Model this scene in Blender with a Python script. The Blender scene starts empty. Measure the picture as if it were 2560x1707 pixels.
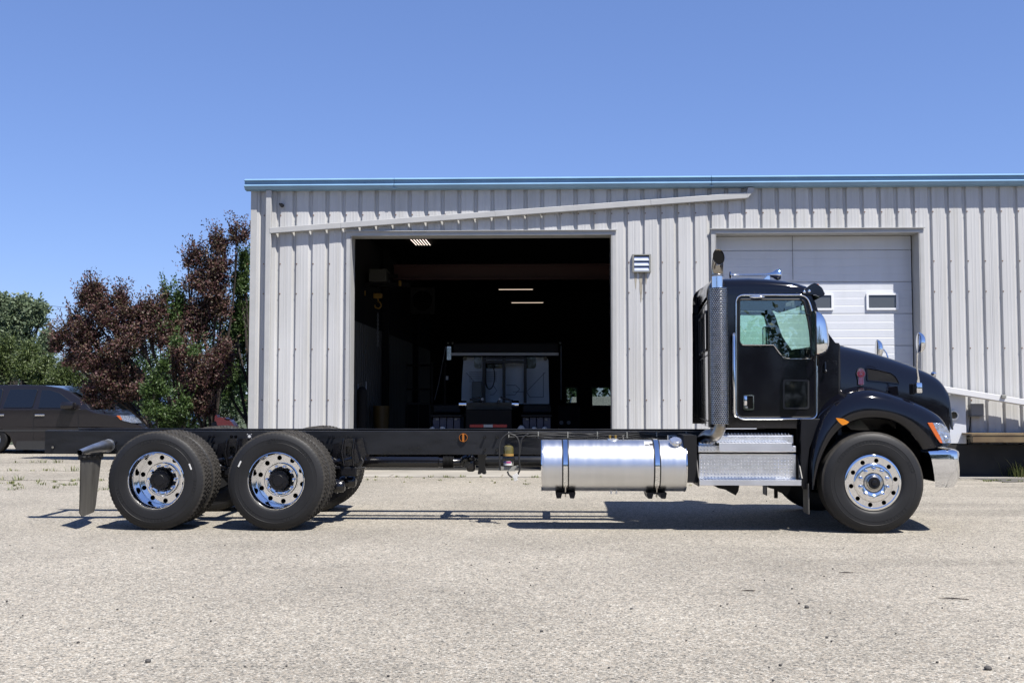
import bpy, bmesh, math, random
from mathutils import Vector, Matrix, geometry
R = math.radians
PI = math.pi
random.seed(11)
S = bpy.context.scene
COL = S.collection

# ------------------------------------------------------------------ camera, sky, sun, exposure
FPX = 2600.0
PITCH = math.atan(139.5 / FPX)
YAW = R(1.9)
cam_d = bpy.data.cameras.new('camera')
cam = bpy.data.objects.new('camera', cam_d)
COL.objects.link(cam)
cam.location = (0, 0, 1.40)
cam.rotation_euler = (R(90) + PITCH, 0, YAW)
cam_d.sensor_width = 36.0
cam_d.lens = FPX / 2560 * 36
cam_d.clip_start = 0.1
cam_d.clip_end = 4000
S.camera = cam

SUN = Vector((0.96, -1.0, 2.4)).normalized()          # towards the sun
wd = bpy.data.worlds.new('World'); S.world = wd
wd.use_nodes = True
wn = wd.node_tree; wn.nodes.clear()
sky = wn.nodes.new('ShaderNodeTexSky'); sky.sky_type = 'NISHITA'
sky.sun_disc = False
sky.sun_elevation = math.asin(SUN.z)
sky.sun_rotation = math.atan2(SUN.x, SUN.y)
sky.altitude = 250; sky.air_density = 1.0; sky.dust_density = 0.0; sky.ozone_density = 3.5
tint = wn.nodes.new('ShaderNodeMix'); tint.data_type = 'RGBA'; tint.blend_type = 'MULTIPLY'
tint.inputs['Factor'].default_value = 1.0
tint.inputs[7].default_value = (1.03, 1.24, 1.88, 1)
gam = wn.nodes.new('ShaderNodeGamma'); gam.inputs[1].default_value = 0.68
bg = wn.nodes.new('ShaderNodeBackground'); bg.inputs['Strength'].default_value = 0.075
wo = wn.nodes.new('ShaderNodeOutputWorld')
wn.links.new(sky.outputs[0], gam.inputs[0]); wn.links.new(gam.outputs[0], tint.inputs[6]); wn.links.new(tint.outputs[2], bg.inputs[0]); wn.links.new(bg.outputs[0], wo.inputs[0])

sd = bpy.data.lights.new('sun', 'SUN'); sd.energy = 5.0; sd.angle = R(0.53); sd.color = (1.0, 0.955, 0.89)
so = bpy.data.objects.new('sun', sd); COL.objects.link(so)
so.rotation_euler = SUN.to_track_quat('Z', 'Y').to_euler(); so.location = (20, -20, 50)
S.view_settings.view_transform = 'Standard'; S.view_settings.look = 'None'
S.view_settings.exposure = 0.9; S.view_settings.gamma = 1.0; S.view_settings.use_curve_mapping = False
S.cycles.max_bounces = 8; S.cycles.transparent_max_bounces = 24
S.cycles.sample_clamp_indirect = 6.0
S.cycles.caustics_reflective = False; S.cycles.caustics_refractive = False

# ------------------------------------------------------------------ measuring the photograph
_M = Matrix.Rotation(YAW, 3, 'Z') @ Matrix.Rotation(R(90) + PITCH, 3, 'X')
def W(px, py, Y):
    """point of the plane y = Y seen at a pixel of the 2560 px photograph -> (x, z)"""
    d = _M @ Vector(((px - 1280) / FPX, -(py - 853.5) / FPX, -1.0))
    t = Y / d.y
    return (d.x * t, 1.40 + d.z * t)
def G(px, py, z=0.0):
    d = _M @ Vector(((px - 1280) / FPX, -(py - 853.5) / FPX, -1.0))
    t = (z - 1.40) / d.z
    return (d.x * t, d.y * t)
def zoom(ox, oy, s):
    return lambda x, y, Y: W(ox + x / s, oy + y / s, Y)
P7 = zoom(2000, 800, 2.8); P6 = zoom(1700, 620, 3.409); P2 = zoom(80, 1040, 4.523); P3 = zoom(540, 1040, 4.523)
P4 = zoom(1000, 1040, 5.88); P5 = zoom(1320, 1060, 5.113); PS = zoom(1720, 1060, 6.918)
PG = zoom(600, 420, 5.227); P8 = zoom(860, 560, 2.959); P1 = zoom(0, 540, 2.614)

# ------------------------------------------------------------------ materials
MATS = {}
def mat(name, col, rough=0.5, metal=0.0, coat=0.0, var=0.0, vscale=6.0, bump=0.0, bscale=60.0, emit=None, spec=0.5,
        var2=None, stretch=None, trans=0.0, sub=0.0, rvar=0.0):
    m = bpy.data.materials.new(name); m.use_nodes = True
    if metal < .5 and not emit:
        col = tuple(c*.70 for c in col); var2 = tuple(c*.70 for c in var2) if var2 else None
    nt = m.node_tree; b = nt.nodes['Principled BSDF']
    b.inputs['Base Color'].default_value = (*col, 1); b.inputs['Roughness'].default_value = rough
    b.inputs['Metallic'].default_value = metal; b.inputs['Coat Weight'].default_value = coat
    b.inputs['Coat Roughness'].default_value = 0.03
    b.inputs['Specular IOR Level'].default_value = spec
    b.inputs['Transmission Weight'].default_value = trans
    if emit:
        b.inputs['Emission Color'].default_value = (*emit[0], 1); b.inputs['Emission Strength'].default_value = emit[1]
    if var or bump or rvar:
        tc = nt.nodes.new('ShaderNodeTexCoord'); src = tc.outputs['Object']
        if stretch:
            mp = nt.nodes.new('ShaderNodeMapping'); mp.inputs['Scale'].default_value = stretch
            nt.links.new(src, mp.inputs[0]); src = mp.outputs[0]
    if var:
        n = nt.nodes.new('ShaderNodeTexNoise'); n.inputs['Scale'].default_value = vscale; n.inputs['Detail'].default_value = 6
        nt.links.new(src, n.inputs['Vector'])
        r = nt.nodes.new('ShaderNodeValToRGB'); nt.links.new(n.outputs[0], r.inputs[0])
        c2 = var2 or tuple(c * (1 - var) for c in col)
        r.color_ramp.elements[0].position = 0.32; r.color_ramp.elements[1].position = 0.66
        r.color_ramp.elements[0].color = (*c2, 1)
        r.color_ramp.elements[1].color = (*[min(1, c * (1 + (0 if var2 else var * 0.5))) for c in col], 1)
        nt.links.new(r.outputs[0], b.inputs['Base Color'])
    if rvar:
        n = nt.nodes.new('ShaderNodeTexNoise'); n.inputs['Scale'].default_value = vscale * 1.7; n.inputs['Detail'].default_value = 5
        nt.links.new(src, n.inputs['Vector'])
        mr = nt.nodes.new('ShaderNodeMapRange'); mr.inputs[1].default_value = .3; mr.inputs[2].default_value = .7
        mr.inputs[3].default_value = max(0.02, rough - rvar); mr.inputs[4].default_value = rough + rvar
        nt.links.new(n.outputs[0], mr.inputs[0]); nt.links.new(mr.outputs[0], b.inputs['Roughness'])
    if bump:
        n = nt.nodes.new('ShaderNodeTexNoise'); n.inputs['Scale'].default_value = bscale; n.inputs['Detail'].default_value = 4
        nt.links.new(src, n.inputs['Vector'])
        bp = nt.nodes.new('ShaderNodeBump'); bp.inputs['Strength'].default_value = bump; bp.inputs['Distance'].default_value = 0.02
        nt.links.new(n.outputs[0], bp.inputs['Height']); nt.links.new(bp.outputs[0], b.inputs['Normal'])
    MATS[name] = m
    return m

def glass_mat(name, tcol, rough=0.0, refl=0.09):
    m = bpy.data.materials.new(name); m.use_nodes = True
    nt = m.node_tree; nt.nodes.clear()
    o = nt.nodes.new('ShaderNodeOutputMaterial'); t = nt.nodes.new('ShaderNodeBsdfTransparent'); g = nt.nodes.new('ShaderNodeBsdfGlossy')
    t.inputs[0].default_value = (*tcol, 1); g.inputs['Roughness'].default_value = rough; g.inputs[0].default_value = (1, 1, 1, 1)
    f = nt.nodes.new('ShaderNodeFresnel'); f.inputs[0].default_value = 1.5
    ad = nt.nodes.new('ShaderNodeMath'); ad.operation = 'ADD'; ad.inputs[1].default_value = refl - 0.04; ad.use_clamp = True
    mx = nt.nodes.new('ShaderNodeMixShader')
    nt.links.new(f.outputs[0], ad.inputs[0]); nt.links.new(ad.outputs[0], mx.inputs[0])
    nt.links.new(t.outputs[0], mx.inputs[1]); nt.links.new(g.outputs[0], mx.inputs[2]); nt.links.new(mx.outputs[0], o.inputs[0])
    MATS[name] = m
    return m

mat('black_paint', (0.005, 0.005, 0.008), 0.06, 0, 0.0, spec=0.55, bump=0.008, bscale=1.4)
mat('black_satin', (0.008, 0.008, 0.010), 0.38, 0, 0.0, spec=0.3, var=0.3, vscale=5, bump=0.03, bscale=14)
mat('frame_paint', (0.013, 0.014, 0.017), 0.36, 0, 0.0, spec=0.4, var=0.35, vscale=3, rvar=0.10, stretch=(1, 1, 4), bump=0.03, bscale=10)
mat('chassis_gloss', (0.006, 0.006, 0.008), 0.20, 0, 0.0, spec=0.6, bump=0.12, bscale=16)
mat('black_plastic', (0.010, 0.010, 0.011), 0.6, spec=0.25, bump=0.08, bscale=90)
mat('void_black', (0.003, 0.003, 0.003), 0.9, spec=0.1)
mat('chrome', (0.80, 0.81, 0.83), 0.045, 1.0, rvar=0.02, vscale=9, bump=0.01, bscale=8)
mat('chrome_dull', (0.52, 0.51, 0.49), 0.24, 1.0, var=0.35, vscale=7, rvar=0.08)
mat('polished_alu', (0.78, 0.78, 0.79), 0.09, 1.0, rvar=0.03, vscale=12)
mat('brushed_alu', (0.70, 0.71, 0.73), 0.36, 1.0, var=0.03, vscale=2.2, stretch=(6, 1, 0.25), rvar=0.03)
mat('tread_alu', (0.80, 0.81, 0.82), 0.28, 1.0, var=0.12, vscale=14, bump=0.03, bscale=70)
mat('step_alu', (0.80, 0.80, 0.80), 0.36, 1.0, var=0.10, vscale=5)
mat('exhaust_pipe', (0.42, 0.40, 0.38), 0.30, 1.0, var=0.4, vscale=9, var2=(0.30, 0.27, 0.22))
mat('exhaust_chrome', (0.38, 0.37, 0.36), 0.08, 1.0, var=0.25, vscale=8, var2=(0.30, 0.25, 0.18))
mat('soot', (0.004, 0.004, 0.004), 0.9, spec=0.1)
mat('rubber', (0.015, 0.015, 0.016), 0.55, spec=0.35, var=0.3, vscale=3, bump=0.03, bscale=70)
mat('tread_rubber', (0.042, 0.038, 0.033), 0.8, spec=0.3, var=0.4, vscale=14, bump=0.08, bscale=80)
mat('flap_rubber', (0.12, 0.115, 0.105), 0.55, var=0.45, vscale=2.2, stretch=(3, 3, 0.7), rvar=0.1)
mat('gasket', (0.010, 0.010, 0.010), 0.45)
mat('decal_white', (0.75, 0.75, 0.73), 0.5)
mat('decal_dark', (0.04, 0.04, 0.05), 0.5)
mat('decal_magenta', (0.45, 0.06, 0.22), 0.45)
mat('decal_blue', (0.06, 0.10, 0.30), 0.45)
mat('decal_tan', (0.45, 0.26, 0.07), 0.5)
mat('amber_dull', (0.42, 0.13, 0.008), 0.4)
mat('shield_chrome', (0.42, 0.42, 0.41), 0.24, 1.0, var=0.3, vscale=30)
mat('car_screen', (0.008, 0.010, 0.014), 0.08, spec=0.15)
mat('amber', (0.80, 0.26, 0.01), 0.16, 0, 0.6)
mat('orange_lens', (0.75, 0.16, 0.03), 0.16, 0, 0.6)
mat('emblem_red', (0.10, 0.003, 0.008), 0.3, 0, 0.0)
mat('lens_clear', (0.50, 0.55, 0.64), 0.12, 0.75, 0.6, bump=0.6, bscale=60, var=0.5, vscale=26)
mat('brass', (0.55, 0.38, 0.12), 0.3, 1.0)
mat('vent_mesh', (0.006, 0.006, 0.007), 0.5, spec=0.12, bump=0.4, bscale=160)
mat('seat_cloth', (0.025, 0.026, 0.03), 0.85)
glass_mat('cab_glass', (0.80, 0.94, 0.88))
glass_mat('car_glass', (0.10, 0.12, 0.14), refl=0.10)
glass_mat('shop_glass', (0.55, 0.60, 0.60))
mat('dark_glass', (0.006, 0.007, 0.008), 0.04, 0, 0.8)
mat('filter_bowl', (0.14, 0.12, 0.04), 0.15, 0, 0.6)

mat('wall_metal', (0.65, 0.65, 0.645), 0.42, 0.0, var=0.08, vscale=1.6, bump=0.02, bscale=3.0, stretch=(1, 1, 0.3), spec=0.4)
mat('trim_metal', (0.53, 0.53, 0.52), 0.42, var=0.06, vscale=4)
mat('gutter_blue', (0.24, 0.42, 0.62), 0.35, 0.0, 0.0, var=0.10, vscale=2)
mat('roof_blue', (0.12, 0.25, 0.38), 0.4)
mat('door_white', (0.76, 0.79, 0.84), 0.45, var=0.03, vscale=2)
mat('frame_white', (0.95, 0.97, 1.0), 0.4)
mat('window_grey', (0.10, 0.11, 0.12), 0.15, 0, 0.3)
mat('louvre_alu', (0.55, 0.57, 0.60), 0.28, 0.9, var=0.1, vscale=8)
mat('rust', (0.20, 0.10, 0.05), 0.8, var=0.4, vscale=30)
mat('stain', (0.42, 0.38, 0.30), 0.7, var=0.2, vscale=20)
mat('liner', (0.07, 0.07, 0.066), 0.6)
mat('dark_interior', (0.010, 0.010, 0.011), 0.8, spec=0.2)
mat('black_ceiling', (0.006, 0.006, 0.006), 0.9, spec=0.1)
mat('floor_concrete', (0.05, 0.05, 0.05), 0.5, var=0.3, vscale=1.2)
mat('apron_concrete', (0.40, 0.375, 0.33), 0.85, var=0.22, vscale=1.1, bump=0.15, bscale=60)
mat('crane_red', (0.040, 0.003, 0.002), 0.5)
mat('hoist_grey', (0.30, 0.30, 0.27), 0.5)
mat('inside_grey', (0.09, 0.09, 0.08), 0.6)
mat('inside_ochre', (0.13, 0.07, 0.008), 0.6)
mat('rack_grey', (0.035, 0.035, 0.035), 0.7)
mat('hook_yellow', (0.30, 0.16, 0.012), 0.5)
mat('strip_light', (1, 1, 1), 0.5, emit=((1.0, 0.80, 0.62), 0.5))
mat('high_bay', (1, 1, 1), 0.5, emit=((1.0, 0.84, 0.74), 1.2))
mat('truck_white', (0.85, 0.92, 1.0), 0.4, 0, 0.0)
mat('white_bar', (0.80, 0.80, 0.80), 0.4)
mat('box_blue', (0.05, 0.06, 0.11), 0.5)
mat('tape_red', (0.55, 0.03, 0.02), 0.4)
mat('tape_white', (0.6, 0.6, 0.6), 0.4)
mat('beam_yellow', (0.22, 0.16, 0.08), 0.65, var=0.4, vscale=3, var2=(0.12, 0.075, 0.04))
mat('panel_white', (0.74, 0.77, 0.82), 0.45, var=0.05, vscale=2)
mat('box_grey', (0.24, 0.25, 0.27), 0.6)
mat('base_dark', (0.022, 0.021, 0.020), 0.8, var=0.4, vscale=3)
mat('car_paint', (0.018, 0.015, 0.017), 0.28, 0.3, 0.5)
mat('car_trim', (0.03, 0.03, 0.03), 0.6)
mat('van_blue', (0.03, 0.045, 0.08), 0.3, 0.3, 1.0)
mat('moto_red', (0.48, 0.015, 0.03), 0.3, 0, 0.8)
mat('bark', (0.045, 0.034, 0.028), 0.9, var=0.4, vscale=12, bump=0.4, bscale=30)
mat('stone_dark', (0.10, 0.095, 0.09), 0.9, var=0.4, vscale=30)
mat('cable', (0.02, 0.02, 0.02), 0.6)
mat('hanger_alu', (0.55, 0.55, 0.55), 0.36, 1.0, var=0.2, vscale=9)

def add_streaks(name, scale, lo, amount, tone):
    """dirt run down the sheets: long thin vertical streaks and broad faint stains"""
    nt = MATS[name].node_tree; b = nt.nodes['Principled BSDF']; L = nt.links.new
    src = b.inputs['Base Color'].links[0].from_socket
    tc = nt.nodes.new('ShaderNodeTexCoord'); mp = nt.nodes.new('ShaderNodeMapping'); mp.inputs['Scale'].default_value = scale; L(tc.outputs['Object'], mp.inputs[0])
    n = nt.nodes.new('ShaderNodeTexNoise'); n.inputs['Scale'].default_value = 1; n.inputs['Detail'].default_value = 7; L(mp.outputs[0], n.inputs['Vector'])
    r = nt.nodes.new('ShaderNodeMapRange'); r.inputs[1].default_value = lo; r.inputs[2].default_value = lo + .22; r.inputs[3].default_value = 0; r.inputs[4].default_value = amount; L(n.outputs[0], r.inputs[0])
    mx = nt.nodes.new('ShaderNodeMix'); mx.data_type = 'RGBA'; mx.blend_type = 'MULTIPLY'; L(r.outputs[0], mx.inputs['Factor']); L(src, mx.inputs[6]); mx.inputs[7].default_value = (*tone, 1); L(mx.outputs[2], b.inputs['Base Color'])
add_streaks('wall_metal', (9, 1, .35), .50, .55, (.80, .78, .72))
add_streaks('wall_metal', (1.3, 1, .5), .52, .5, (.86, .86, .84))
add_streaks('door_white', (5, 1, .6), .52, .5, (.90, .90, .88))

def leaf_mat(name, cols, trans=0.35, rough=0.55):
    m = bpy.data.materials.new(name); m.use_nodes = True
    nt = m.node_tree; nt.nodes.clear()
    g = nt.nodes.new('ShaderNodeNewGeometry')
    r = nt.nodes.new('ShaderNodeValToRGB')
    r.color_ramp.elements[0].color = (*cols[0], 1); r.color_ramp.elements[1].color = (*cols[-1], 1)
    for i, c in enumerate(cols[1:-1]):
        e = r.color_ramp.elements.new((i + 1) / (len(cols) - 1)); e.color = (*c, 1)
    nt.links.new(g.outputs['Random Per Island'], r.inputs[0])
    d = nt.nodes.new('ShaderNodeBsdfPrincipled'); d.inputs['Roughness'].default_value = rough
    t = nt.nodes.new('ShaderNodeBsdfTranslucent'); mx = nt.nodes.new('ShaderNodeMixShader'); mx.inputs[0].default_value = trans
    o = nt.nodes.new('ShaderNodeOutputMaterial')
    nt.links.new(r.outputs[0], d.inputs['Base Color']); nt.links.new(r.outputs[0], t.inputs[0])
    nt.links.new(d.outputs[0], mx.inputs[1]); nt.links.new(t.outputs[0], mx.inputs[2]); nt.links.new(mx.outputs[0], o.inputs[0])
    MATS[name] = m
leaf_mat('leaf_purple', [(0.026, 0.009, 0.012), (0.058, 0.020, 0.024), (0.105, 0.044, 0.044), (0.135, 0.074, 0.058), (0.075, 0.060, 0.025), (0.050, 0.042, 0.018), (0.036, 0.013, 0.017)], 0.18, 0.6)
leaf_mat('leaf_green', [(0.025, 0.055, 0.013), (0.05, 0.095, 0.022), (0.095, 0.15, 0.042), (0.04, 0.07, 0.018)], 0.35)
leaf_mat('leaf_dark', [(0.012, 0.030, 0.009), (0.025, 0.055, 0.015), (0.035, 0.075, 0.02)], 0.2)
leaf_mat('leaf_cottonwood', [(0.10, 0.135, 0.075), (0.16, 0.21, 0.12), (0.22, 0.27, 0.17)], 0.4)
leaf_mat('leaf_pine', [(0.04, 0.062, 0.018), (0.075, 0.105, 0.028), (0.11, 0.145, 0.045)], 0.2)
leaf_mat('leaf_weed', [(0.06, 0.09, 0.02), (0.14, 0.17, 0.045), (0.22, 0.21, 0.08)], 0.3)

def ground_material():
    m = bpy.data.materials.new('chip_seal'); m.use_nodes = True
    nt = m.node_tree; b = nt.nodes['Principled BSDF']; L = nt.links.new
    b.inputs['Roughness'].default_value = 0.9; b.inputs['Specular IOR Level'].default_value = 0.25
    tc = nt.nodes.new('ShaderNodeTexCoord'); o = tc.outputs['Object']
    v = nt.nodes.new('ShaderNodeTexVoronoi'); v.inputs['Scale'].default_value = 92; v.inputs['Randomness'].default_value = 1; L(o, v.inputs['Vector'])
    sep = nt.nodes.new('ShaderNodeSeparateColor'); L(v.outputs['Color'], sep.inputs[0])
    r = nt.nodes.new('ShaderNodeValToRGB'); L(sep.outputs[0], r.inputs[0])
    els = r.color_ramp.elements
    els[0].position = 0.0; els[0].color = (0.13, 0.12, 0.11, 1); els[1].position = 1.0; els[1].color = (0.76, 0.70, 0.62, 1)
    for p, c in ((0.06, (0.20, 0.185, 0.17, 1)), (0.22, (0.36, 0.325, 0.285, 1)), (0.5, (0.49, 0.44, 0.375, 1)), (0.75, (0.55, 0.465, 0.38, 1)), (0.9, (0.66, 0.60, 0.53, 1))):
        e = els.new(p); e.color = c
    # dark gaps of binder between the chips
    vd = nt.nodes.new('ShaderNodeTexVoronoi'); vd.feature = 'DISTANCE_TO_EDGE'; vd.inputs['Scale'].default_value = 92; L(o, vd.inputs['Vector'])
    mr = nt.nodes.new('ShaderNodeMapRange'); mr.inputs[1].default_value = 0.0; mr.inputs[2].default_value = 0.16; mr.inputs[3].default_value = 0.60; mr.inputs[4].default_value = 1.0; L(vd.outputs['Distance'], mr.inputs[0])
    mx = nt.nodes.new('ShaderNodeMix'); mx.data_type = 'RGBA'; mx.blend_type = 'MULTIPLY'; mx.inputs['Factor'].default_value = 1
    L(r.outputs[0], mx.inputs[6]); L(mr.outputs[0], mx.inputs[7])
    # large worn / binder-rich patches and wheel tracks running along x
    n1 = nt.nodes.new('ShaderNodeTexNoise'); n1.inputs['Scale'].default_value = 0.42; n1.inputs['Detail'].default_value = 8; n1.inputs['Roughness'].default_value = 0.62; L(o, n1.inputs['Vector'])
    r1 = nt.nodes.new('ShaderNodeMapRange'); r1.inputs[1].default_value = 0.33; r1.inputs[2].default_value = 0.60; r1.inputs[3].default_value = 0.80; r1.inputs[4].default_value = 1.06; L(n1.outputs[0], r1.inputs[0])
    mp = nt.nodes.new('ShaderNodeMapping'); mp.inputs['Scale'].default_value = (0.16, 1.35, 1); L(o, mp.inputs[0])
    n2 = nt.nodes.new('ShaderNodeTexNoise'); n2.inputs['Scale'].default_value = 1.0; n2.inputs['Detail'].default_value = 5; L(mp.outputs[0], n2.inputs['Vector'])
    r2 = nt.nodes.new('ShaderNodeMapRange'); r2.inputs[1].default_value = 0.40; r2.inputs[2].default_value = 0.54; r2.inputs[3].default_value = 0.80; r2.inputs[4].default_value = 1.0; L(n2.outputs[0], r2.inputs[0])
    # the tracks belong to the strip where trucks turn (x > 1, y 8..18)
    sx = nt.nodes.new('ShaderNodeSeparateXYZ'); L(o, sx.inputs[0])
    gx = nt.nodes.new('ShaderNodeMapRange'); gx.inputs[1].default_value = 1.0; gx.inputs[2].default_value = 4.0; gx.clamp = True; L(sx.outputs[0], gx.inputs[0])
    gy = nt.nodes.new('ShaderNodeMapRange'); gy.inputs[1].default_value = 7.5; gy.inputs[2].default_value = 9.5; L(sx.outputs[1], gy.inputs[0])
    gm = nt.nodes.new('ShaderNodeMath'); gm.operation = 'MULTIPLY'; L(gx.outputs[0], gm.inputs[0]); L(gy.outputs[0], gm.inputs[1])
    mt = nt.nodes.new('ShaderNodeMix'); mt.data_type = 'FLOAT'; L(gm.outputs[0], mt.inputs[0]); mt.inputs[2].default_value = 1.0; L(r2.outputs[0], mt.inputs[3])
    mm = nt.nodes.new('ShaderNodeMath'); mm.operation = 'MULTIPLY'; L(r1.outputs[0], mm.inputs[0]); L(mt.outputs[0], mm.inputs[1])
    # clumps of chips: middle-size mottling
    n3 = nt.nodes.new('ShaderNodeTexNoise'); n3.inputs['Scale'].default_value = 14; n3.inputs['Detail'].default_value = 4; L(o, n3.inputs['Vector'])
    r3 = nt.nodes.new('ShaderNodeMapRange'); r3.inputs[1].default_value = 0.3; r3.inputs[2].default_value = 0.7; r3.inputs[3].default_value = 0.86; r3.inputs[4].default_value = 1.14; L(n3.outputs[0], r3.inputs[0])
    m3 = nt.nodes.new('ShaderNodeMath'); m3.operation = 'MULTIPLY'; L(mm.outputs[0], m3.inputs[0]); L(r3.outputs[0], m3.inputs[1])
    mx2 = nt.nodes.new('ShaderNodeMix'); mx2.data_type = 'RGBA'; mx2.blend_type = 'MULTIPLY'; mx2.inputs['Factor'].default_value = 1
    L(mx.outputs[2], mx2.inputs[6]); L(m3.outputs[0], mx2.inputs[7])
    mx3 = nt.nodes.new('ShaderNodeMix'); mx3.data_type = 'RGBA'; mx3.blend_type = 'MULTIPLY'; mx3.inputs['Factor'].default_value = 1; mx3.inputs[7].default_value = (0.606, 0.625, 0.612, 1)
    L(mx2.outputs[2], mx3.inputs[6]); L(mx3.outputs[2], b.inputs['Base Color'])
    bp = nt.nodes.new('ShaderNodeBump'); bp.inputs['Strength'].default_value = 0.55; bp.inputs['Distance'].default_value = 0.006
    L(vd.outputs['Distance'], bp.inputs['Height']); L(bp.outputs[0], b.inputs['Normal'])
    MATS['chip_seal'] = m
    return m
ground_material()
mat('asphalt', (0.085, 0.082, 0.078), 0.9, var=0.5, vscale=1.4, bump=0.3, bscale=120, var2=(0.16, 0.15, 0.13))
mat('grass_ground', (0.06, 0.075, 0.03), 0.9, var=0.4, vscale=0.6, bump=0.4, bscale=20)

# ------------------------------------------------------------------ mesh helpers
ORG = {}
class MB:
    def __init__(s): s.v = []; s.f = []; s.m = []; s.cur = 0
    def add(s, vs, fs):
        o = len(s.v); s.v += [tuple(q) for q in vs]; s.f += [tuple(i + o for i in f) for f in fs]; s.m += [s.cur] * len(fs)
        return s
    def box(s, x0, x1, y0, y1, z0, z1):
        x0, x1 = min(x0, x1), max(x0, x1); y0, y1 = min(y0, y1), max(y0, y1); z0, z1 = min(z0, z1), max(z0, z1)
        return s.add([(x0,y0,z0),(x1,y0,z0),(x1,y1,z0),(x0,y1,z0),(x0,y0,z1),(x1,y0,z1),(x1,y1,z1),(x0,y1,z1)],
                     [(0,3,2,1),(4,5,6,7),(0,1,5,4),(1,2,6,5),(2,3,7,6),(3,0,4,7)])
    def bbox(s, x0, x1, y0, y1, z0, z1, b=0.01):
        """box with chamfered edges"""
        x0, x1 = min(x0, x1), max(x0, x1); y0, y1 = min(y0, y1), max(y0, y1); z0, z1 = min(z0, z1), max(z0, z1)
        bm = bmesh.new()
        bmesh.ops.create_cube(bm, size=1.0)
        bmesh.ops.scale(bm, vec=(x1-x0, y1-y0, z1-z0), verts=bm.verts)
        bmesh.ops.translate(bm, vec=((x0+x1)/2, (y0+y1)/2, (z0+z1)/2), verts=bm.verts)
        bmesh.ops.bevel(bm, geom=bm.edges[:], offset=min(b, .45*min(x1-x0, y1-y0, z1-z0)), segments=2, affect='EDGES', profile=0.5)
        bm.verts.index_update()
        s.add([v.co[:] for v in bm.verts], [[v.index for v in f.verts] for f in bm.faces]); bm.free()
        return s
    def cyl(s, p0, p1, r0, r1=None, n=16, caps=True):
        p0, p1 = Vector(p0), Vector(p1); r1 = r0 if r1 is None else r1
        d = (p1 - p0).normalized(); a = d.orthogonal().normalized(); c = d.cross(a)
        vs = []
        for p, r in ((p0, r0), (p1, r1)):
            for i in range(n):
                t = 2*PI*i/n; vs.append(p + (a*math.cos(t) + c*math.sin(t))*r)
        fs = [(i, (i+1) % n, n+(i+1) % n, n+i) for i in range(n)]
        if caps: fs += [tuple(range(n))[::-1], tuple(range(n, 2*n))]
        return s.add(vs, fs)
    def tube(s, pts, r, n=10, caps=True, closed=False):
        pts = [Vector(p) for p in pts]; m = len(pts); rs = r if isinstance(r, (list, tuple)) else [r]*m
        vs = []; prev = None
        for i, p in enumerate(pts):
            if closed: d = pts[(i+1) % m] - pts[i-1]
            else: d = pts[min(i+1, m-1)] - pts[max(i-1, 0)]
            d.normalize()
            if prev is None: a = d.orthogonal().normalized()
            else:
                a = prev - d*prev.dot(d)
                a = a.normalized() if a.length > 1e-6 else d.orthogonal().normalized()
            prev = a; c = d.cross(a)
            for k in range(n):
                t = 2*PI*k/n; vs.append(p + (a*math.cos(t) + c*math.sin(t))*rs[i])
        fs = []
        for i in range(m if closed else m-1):
            j = (i+1) % m
            for k in range(n): fs.append((i*n+k, i*n+(k+1) % n, j*n+(k+1) % n, j*n+k))
        if caps and not closed: fs += [tuple(range(n))[::-1], tuple(range((m-1)*n, m*n))]
        return s.add(vs, fs)
    def grid(s, rows, closed=False):
        m = len(rows[0]); vs = [p for r in rows for p in r]; fs = []
        for i in range(len(rows)-1):
            for k in range(m if closed else m-1):
                fs.append((i*m+k, i*m+(k+1) % m, (i+1)*m+(k+1) % m, (i+1)*m+k))
        return s.add(vs, fs)
    def lathe(s, prof, n=32, c=(0, 0, 0), axis='Y', rad=None, closed=False):
        """prof: (radius, along axis)"""
        rows = []
        for j, (r, h) in enumerate(prof):
            row = []
            for i in range(n):
                t = 2*PI*i/n; rr = r if rad is None else rad(j, i, r)
                u, w = rr*math.cos(t), rr*math.sin(t)
                row.append({'Y': (c[0]+u, c[1]+h, c[2]+w), 'X': (c[0]+h, c[1]+u, c[2]+w), 'Z': (c[0]+u, c[1]+w, c[2]+h)}[axis])
            rows.append(row)
        return s.grid(rows, True)
    def slab(s, out, y0, y1, holes=()):
        """xz outline (with holes) extruded from y0 to y1"""
        loops = [list(out)] + [list(h) for h in holes]
        tris = geometry.tessellate_polygon([[Vector((x, z, 0)) for x, z in l] for l in loops])
        flat = [p for l in loops for p in l]; n = len(flat)
        vs = [(x, y0, z) for x, z in flat] + [(x, y1, z) for x, z in flat]
        fs = []
        for a, b, c in tris:
            fs.append((a, b, c)); fs.append((c+n, b+n, a+n))
        o = 0
        for l in loops:
            k = len(l)
            for i in range(k):
                j = (i+1) % k; fs.append((o+i, o+j, o+j+n, o+i+n))
            o += k
        return s.add(vs, fs)
    def ball(s, c, rx, ry=None, rz=None, n=14, m=8):
        ry = rx if ry is None else ry; rz = rx if rz is None else rz
        rows = []
        for i in range(m+1):
            a = -PI/2 + PI*i/m; q = max(1e-4, math.cos(a))
            rows.append([(c[0]+rx*q*math.cos(2*PI*k/n), c[1]+ry*q*math.sin(2*PI*k/n), c[2]+rz*math.sin(a)) for k in range(n)])
        return s.grid(rows, True)
    def mirror_y(s, yc):
        o = len(s.v); s.v += [(x, 2*yc - y, z) for x, y, z in s.v]
        s.f += [tuple(i+o for i in f)[::-1] for f in s.f]; s.m += s.m
        return s
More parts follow.
